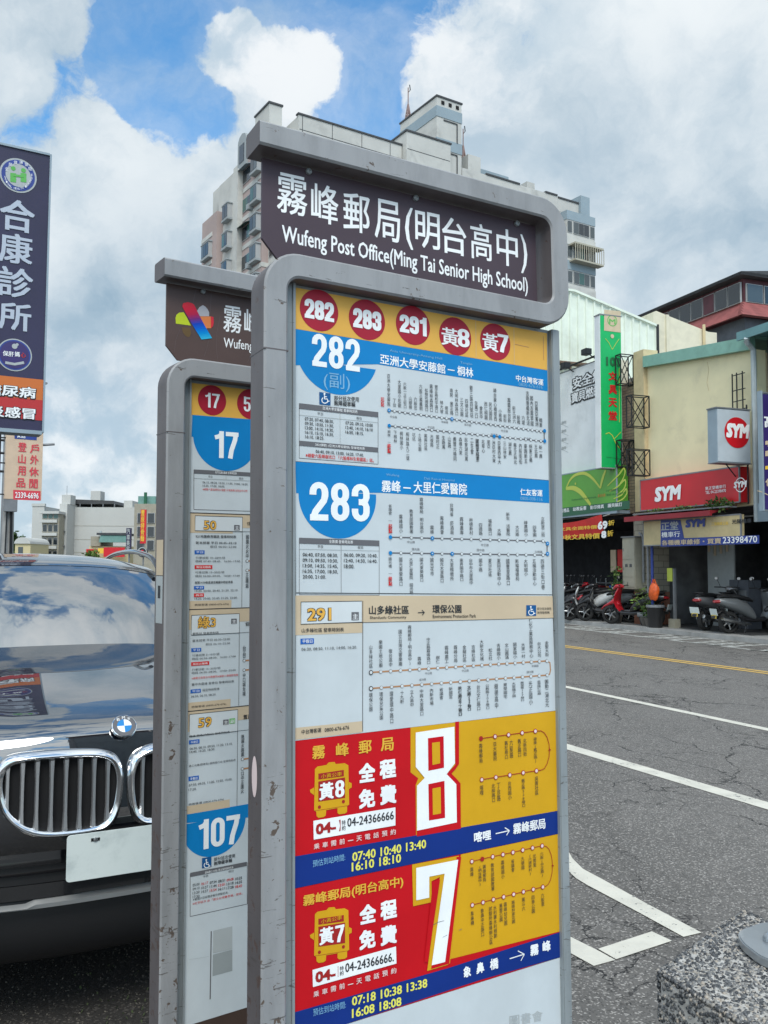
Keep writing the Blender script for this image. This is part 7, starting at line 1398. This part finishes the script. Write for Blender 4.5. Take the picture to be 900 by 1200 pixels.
for i, ch in enumerate('NATIONAL HEALTH INSURANCE'): a = R_(188 + 7.2 * i); S.text(ch, x + 15.8 * math.cos(a) - .8, y - 15.8 * math.sin(a) + 1, x + 15.8 * math.cos(a) + .8, 2.4, 'p_wtext', 5, .0) if ch != ' ' else None
for ch, x0, y0, x1, h in (('合', -1, 270, 40, 38), ('康', -2, 308, 37.5, 36), ('診', -3.5, 348, 38, 36), ('所', -2, 387, 36, 33)): S.text(ch, x0, y0 - 2, x1, h, 'clinic_text', 2, .028)
x, y = 17, 416; S.disc(x, y, 19, 'p_lgrey', 1, 40); S.disc(x, y, 17.6, 'sign_blue', 2, 40); S.disc(x, y, 15.8, 'sign_purple', 3, 40); S.text('保肝', x - 14, y + 1, x - 1, 6, 'p_wtext', 4, .02); S.text('媽', x, y + 2, x + 6, 6, 'p_wtext', 4, .02); S.text('心', x + 7, y + 3, x + 13, 6, 'clinic_red', 4, .03); S.line([(x - 11, y + 9), (x, y + 11), (x + 11, y + 9)], 3, 'p_lgrey', 4); S.disc(x, y - 10, 3, 'p_lgrey', 4); S.disc(x + 3, y - 12, 1.6, 'p_lgrey', 4)
a, b_ = S.at(49, 445), S.at(49, 469); b2 = S.at(49, 493); S.poly([(0, a[1]), (1.25, a[1]), (1.25, b_[1]), (0, b_[1])], 'clinic_orange', 1, True); S.poly([(0, b_[1]), (1.25, b_[1]), (1.25, b2[1]), (0, b2[1])], 'clinic_red', 1, True)
S.text('糖尿病', -20, 463, 42.5, 15, 'p_black', 2, .09); S.text('糖尿病', -19, 462, 41.5, 13.5, 'p_wtext', 4, .03); S.text('發炎感冒', -35, 487, 42, 15, 'p_black', 2, .09); S.text('發炎感冒', -34, 486, 41, 13.5, 'p_wtext', 4, .03); S.out(t, 'emblem')
part(t, 'support_arm', lambda b: (b.bar((-1.5, .12, zt_ - .8), (0, .12, zt_ - .8), .04, 'grey_metal'), b.bar((-1.5, .12, zb_ + .6), (0, .12, zb_ + .6), .04, 'grey_metal')))
part(t, 'support_post', lambda b: b.bar((-1.5, .12, 0), (-1.5, .12, zt_), .07, 'grey_metal', 10))
pR = ptz(46.3, 20); OM = frame((pR.x - math.sin(R_(58)) * .78, pR.y - math.cos(R_(58)) * .78), 58)
t = empty('outdoor_shop_sign', OM, label='small cream and red shop sign hanging below the clinic sign', cat='sign'); S = Sheet(OM, -.002, None, .004)
z0_, z1_ = S.at(46, 586)[1], S.at(46, 500)[1]; part(t, 'panel', lambda b: b.box(0, .78, 0, .16, z0_, z1_, 'cream_sign')); S.band(15.5, 574, 47.5, 585.5, 'cream_red', 1); S.band(17, 505, 43, 514, 'sign_blue', 1); S.text('超', 20, 513, 30, 7, 'p_wtext', 2, .02)
for ch, x0, x1, y in (('登', 21, 31, 529), ('山', 21, 30, 543), ('用', 20.5, 30, 557), ('品', 19, 29.5, 571), ('戶', 35, 45.5, 531), ('外', 35, 45, 544), ('休', 34, 45, 558), ('閒', 34, 44, 572)): S.text(ch, x0, y, x1, 11, 'cream_red', 2, .03)
S.text('2339-6696', 17.5, 583.5, 45, 7, 'p_wtext', 3, .02); S.out(t, 'emblem')
part(t, 'bracket', lambda b: [b.bar((-.55, .08, z), (0, .08, z), .02, 'dark_steel', 4) for z in (z0_ + .1, z0_ + .8, z1_ - .3)] + [b.bar((-.12, .08, z0_ - .4), (-.12, .08, z1_ + .8), .03, 'dark_steel', 5)])
part(t, 'lamp_arm', lambda b: (b.bar((.78, .1, z1_ - .4), (1.05, .1, z1_ - .36), .03, 'grey_metal', 5),))
g = ptz(8, 24); t = empty('utility_pole', frame((g.x, g.y), 60), label='grey utility pole with brackets below the clinic sign', cat='pole')
part(t, 'pole', lambda b: b.bar((0, 0, 0), (0, 0, 5.0), .17, 'concrete', 12, .13)); part(t, 'transformer_box', lambda b: b.box(-.16, .18, -.32, -.18, 3.0, 3.7, 'grey_metal'), bevel=.01); part(t, 'crossarm', lambda b: [b.bar((-.9, 0, z), (.5, 0, z), .035, 'dark_steel', 5) for z in (4.1, 4.6, 4.95)]); part(t, 'cable', lambda b: [b.tube([(.05 * k, -.2, 0.2), (.04 * k, -.21, 2), (.02 * k, -.17, 4.4)], .02, 'dark_steel', 5) for k in (-2, 1, 2)])
g = ptz(2, 30); t = empty('street_light_pole', frame((g.x, g.y), 60), label='thin lamp post far left behind the utility pole', cat='pole'); part(t, 'pole', lambda b: b.bar((0, 0, 0), (0, 0, 7.5), .09, 'grey_metal', 8, .06)); part(t, 'arm', lambda b: b.tube([(0, 0, 7.4), (.5, 0, 7.8), (1.2, 0, 7.9)], .04, 'grey_metal', 6))
part(t, 'lamp_head', lambda b: b.loft([ell(-.05, 7.9, .10, .04, x=1.2), ell(.05, 7.9, .10, .04, x=1.2)], 'grey_metal'))

mat('far_white', (.48, .49, .47), .85, var=.06, vscale=.1, dirt=((.3, .3, .29), .35, .15)); mat('far_tan', (.30, .28, .22), .85, var=.1); mat('far_green', (.14, .28, .25), .7, var=.1); mat('far_yellow', (.55, .48, .28), .8); mat('far_dark', (.05, .055, .06), .7, var=.2)
def at_depth(px, py, depth): return CAMP + ray(px, py) * depth
def far_house(name, label, px0, px1, ytop, depth, dd=12, m='far_white', az=90):
    """house whose front wall spans px0..px1 at the given distance"""
    a, b_ = at_depth(px0, 663, depth), at_depth(px1, 663, depth); mw = frame((a.x, a.y), 90); t = empty(name, mw, label=label, cat='building'); L = b_.x - a.x; H_ = at_depth(px0, ytop, depth).z
    part(t, 'wall', lambda b: b.box(0, L, 0, dd, 0, H_, m)); return t, L, H_
def fz(py, depth): return at_depth(0, py, depth).z
D = 120; u_ = D / FPX
t, L, H_ = far_house('white_block', 'plain white concrete block left of the grey flats', 36, 50, 593, D + 8, 15)
part(t, 'parapet', lambda b: b.box(-.1, L + .1, -.1, .4, H_ + .01, H_ + .4, 'far_white')); part(t, 'window', lambda b: b.box(L * .3, L * .3 + .9, -.05, -.01, 3.4, 4.6, 'pane_mid'))
t, L, H_ = far_house('tan_flats', 'small tan and grey block of flats with rows of bay windows', 48, 68, 602, D - 2, 12, 'far_tan')
part(t, 'roof_edge', lambda b: b.box(-.3, L + .1, -.5, 12.1, H_ + .01, H_ + .35, 'far_white'))
for r_ in range(4):
    z = 2.4 + r_ * 1.75; part(t, 'band', lambda b: b.box(-.25, L - .2, -.35, -.01, z - .55, z - .15, 'far_white'))
    for k in range(3): w_ = part(t, 'window', lambda b: b.box(.1 + k * .72, .68 + k * .72, -.07, -.01, z, z + .95, 'window_frame')); part(w_, 'pane', lambda b: b.box(.14 + k * .72, .64 + k * .72, -.09, -.071, z + .05, z + .9, 'pane_green' if r_ == 3 else 'pane_dark'))
t, L, H_ = far_house('grey_stair_block', 'narrow grey stair block with a roof tank', 68, 77, 590, D, 14, 'far_white')
part(t, 'roof_tank', lambda b: b.box(-.1, 1.1, 1, 3, H_ + .01, H_ + 1.3, 'far_white')); part(t, 'awning', lambda b: [b.box(.1, .9, -.4, -.01, 2 + 2.0 * k, 2.1 + 2.0 * k, 'grey_metal') for k in range(4)])
part(t, 'antenna', lambda b: b.bar((.4, 1.5, H_ + 1.3), (.4, 1.5, H_ + 2.6), .03, 'grey_metal', 4))
t, L, H_ = far_house('long_grey_house', 'long pale grey windowless house wall with dark roof shed', 76, 156, 594, D + 3, 16)
part(t, 'roof_shed', lambda b: (b.prism([(0, H_ + .45), (6.6, H_ + .5), (6.4, H_ + .95), (.3, H_ + 1.15), (-.1, H_ + .9)], .4, 8, 'roof_dark', 'y'),)); part(t, 'shed_post', lambda b: [b.box(.2 + 1.6 * k, .3 + 1.6 * k, .1, .2, H_ + .01, H_ + .5, 'grey_metal') for k in range(5)])
part(t, 'roof_room', lambda b: (b.box(2.0, 3.4, 4, 6, H_ + 1.0, H_ + 2.6, 'far_white'),)); part(t, 'roof_room', lambda b: b.box(7.4, 8.6, 2, 5, H_ + .01, H_ + 1.1, 'far_white')); part(t, 'seam', lambda b: [b.box(0, L, -.03, -.005, z, z + .04, 'far_tan') for z in (3.2, 5.0, 6.9)])
t, L, H_ = far_house('row_shop', 'low row of shops with green awnings and coloured signs', 104, 150, 640, D - 30, 8, 'far_yellow')
u2 = (D - 30) / FPX
part(t, 'awning', lambda b: b.prism([(1.2, fz(635, 90)), (L, fz(635, 90)), (L, fz(627, 90)), (1.4, fz(627, 90))], -.8, -.1, 'far_green', 'y')); part(t, 'roof', lambda b: (b.box(1.0, L, -.9, 3, fz(626.5, 90), fz(624, 90), 'far_dark'), b.box(.2, 1.2, -.2, 4, H_, fz(628, 90), 'far_tan')))
part(t, 'shop_sign', lambda b: b.box(L - 2.2, L - .1, -1.0, -.85, fz(652, 90), fz(641, 90), 'sign_red')); part(t, 'shop_sign', lambda b: b.box(.0, 1.1, -.9, -.8, fz(648, 90), fz(643, 90), 'sign_red')); part(t, 'shop_sign', lambda b: b.box(1.2, 2.2, -.9, -.8, fz(648, 90), fz(642, 90), 'banner_yellow')); part(t, 'chimney', lambda b: b.bar((.8, 1, H_), (.8, 1, fz(621, 90)), .12, 'pipe_white', 8))
t, L, H_ = far_house('dark_glass_house', 'tan and dark glazed house with a green roof room near the bus stop sign', 156, 196, 590, 70, 14, 'far_tan')
part(t, 'roof_room', lambda b: (b.box(.0, 1.4, 1, 5, H_ + .01, fz(579, 70), 'far_green'), b.box(.6, .8, .5, .7, H_ + .01, fz(575, 70), 'sign_dkgreen')))
for r_ in range(3):
    for k in range(3): w_ = part(t, 'window', lambda b: b.box(.25 + k * .8, .85 + k * .8, -.08, -.01, fz(612 + 16 * r_, 70), fz(600 + 16 * r_, 70), 'window_frame')); part(w_, 'pane', lambda b: b.box(.3 + k * .8, .8 + k * .8, -.10, -.081, fz(611.5 + 16 * r_, 70), fz(600.5 + 16 * r_, 70), 'pane_dark'))
for nm, x0, x1, y0, y1, m_, lab, txt in (('banner_sign', 163.5, 170, 636, 596, 'sign_red', 'narrow upright red banner sign on the tan and dark house', '豐原排骨麵'), ('banner_sign', 147, 153, 648, 618, 'clinic_navy', 'narrow upright dark purple sign left of the red banner sign', '汽車美容'), ('round_sign', 161, 172.5, 652, 641, 'p_black', 'round dark emblem sign below the red banner sign', '')):
    dp = 60; mw = frame(tuple(at_depth(x0, 663, dp))[:2], 90); t = empty(nm, mw, label=lab, cat='sign'); L = at_depth(x1, 663, dp).x - at_depth(x0, 663, dp).x; S = Sheet(mw, -.002, None, .006)
    za, zb2 = fz(y0, dp), fz(y1, dp)
    if txt: part(t, 'panel', lambda b: b.box(0, L, 0, .15, za, zb2, m_)); S.vtext(txt, (x0 + x1) / 2, y1 + 1.5, y0 - 1.5, (x1 - x0) * .66, 'banner_yellow' if m_ == 'sign_red' else 'p_lgrey', 2, .02)
    else: part(t, 'panel', lambda b: b.ring_prof([(.001, 0), (L / 2, 0), (L / 2, .1)], m_, 'y', (L / 2, 0, (za + zb2) / 2), 28)); S.ring((x0 + x1) / 2, (y0 + y1) / 2, 5.2, 4.3, 'p_lgrey', 1); S.poly([((x0 + x1) / 2 - 1.6, (y0 + y1) / 2 - 2), ((x0 + x1) / 2 + 1.6, (y0 + y1) / 2 - 2), ((x0 + x1) / 2, (y0 + y1) / 2 + 2.4)], 'sign_red', 2)
    part(t, 'post', lambda b: b.bar((L / 2, .2, 0), (L / 2, .2, zb2), .06, 'grey_metal', 6)); S.out(t)
# trees: low bushes in front of the houses and the wooded slope far left
def tree(name, label, px, ytop, depth, wpx, seed, cat='tree', n=900, trunk=True, group=None, s=None, m='leaf'):
    g = at_depth(px, 663, depth); t = empty(name, Matrix.Translation((g.x, g.y, 0)), label=label, cat=cat, group=group); H_ = fz(ytop, depth); rw = wpx * depth / FPX / 2; rr = random.Random(seed)
    mb = MB(); mb.tube([(0, 0, 0), (.1, .05, H_ * .35), (.0, 0, H_ * .7)], [.03 * H_, .022 * H_, .008 * H_], 'rust_brown', 7)
    for k in range(5): a = rr.random() * 6.28; mb.tube([(.05, 0, H_ * (.3 + .06 * k)), (rw * .5 * math.cos(a), rw * .5 * math.sin(a), H_ * (.5 + .06 * k))], [.012 * H_, .004 * H_], 'rust_brown', 5)
    mb.build('trunk', t); mb = MB(); 
    for k in range(9): a = rr.random() * 6.28; q_ = rr.random() * .55; leaves(mb, rw * q_ * math.cos(a), rw * q_ * math.sin(a), H_ * rr.uniform(.48, .80), rw * rr.uniform(.35, .55), rw * .5, H_ * rr.uniform(.12, .2), n // 9, (s or depth * .006), m, seed * 10 + k)
    mb.build('crown', t); return t
tree('garden_bush', 'bright green bush above the car roof, before the long grey house', 107, 641, 75, 22, 4, 'bush', 900, s=.28, m='leaf_pale')
for i, (px, yt, dp, wp, lab) in enumerate(((12, 618, 150, 16, 'dark rounded tree furthest left behind the pole'), (24, 624, 145, 20, 'dark tree between the pole and the white block'), (32, 628, 150, 16, 'low dark tree touching the white block'))): tree('hill_tree', lab, px, yt, dp, wp, 40 + i, 'tree', 1100, group='dark trees far left', s=.7)
t, L, H_ = far_house('cream_shed', 'small cream shed with arched roof before the dark trees', 17, 35, 637, 110, 6, 'far_yellow'); part(t, 'arched_roof', lambda b: b.prism([(L / 2 + L * .53 * math.cos(R_(a)), H_ + .8 * math.sin(R_(a))) for a in range(0, 181, 20)], -.2, 6.2, 'far_white', 'y')); part(t, 'window', lambda b: b.box(.4, 1.0, -.04, -.005, H_ - 1.2, H_ - .4, 'pane_mid'))
mb = MB(); rr = random.Random(9)                              # wooded hills closing the view
hp = [(-420 + 30 * i, 420 + 60 * math.sin(i * .7), 6 + 4.5 * math.sin(i * .55) + 2.5 * math.sin(i * 1.3)) for i in range(40)]
mb.loft([[(x, y - 30, 0), (x, y, z), (x, y + 40, z * 1.2), (x, y + 90, 0)] for x, y, z in hp], 'leaf'); mb.build('hills', kind='structure')
# houses closing the street between the signs and behind, mostly hidden
for i, (px0, px1, yt, dp, m_, lab) in enumerate(((200, 250, 610, 90, 'far_white', 'white low house hidden behind the far bus stop sign'), (262, 330, 600, 100, 'far_tan', 'tan house hidden between both bus stop signs'), (540, 610, 560, 60, 'far_white', 'white house hidden behind the near bus stop sign'), (360, 520, 590, 95, 'beige_wall', 'beige row house behind the middle of the near bus stop sign'))):
    t, L, H_ = far_house('row_house', lab, px0, px1, yt, dp, 10, m_)
    part(t, 'parapet', lambda b: b.box(-.1, L + .1, -.1, .3, H_ + .01, H_ + .5, m_))
    for k in range(int(L / 2.4)):
        for z in (1.2, 4.2): w_ = part(t, 'window', lambda b: b.box(.6 + 2.4 * k, 2.0 + 2.4 * k, -.06, -.01, z, z + 1.4, 'window_frame')); part(w_, 'pane', lambda b: b.box(.68 + 2.4 * k, 1.92 + 2.4 * k, -.08, -.061, z + .08, z + 1.32, 'pane_dark'))

finish_sheets()
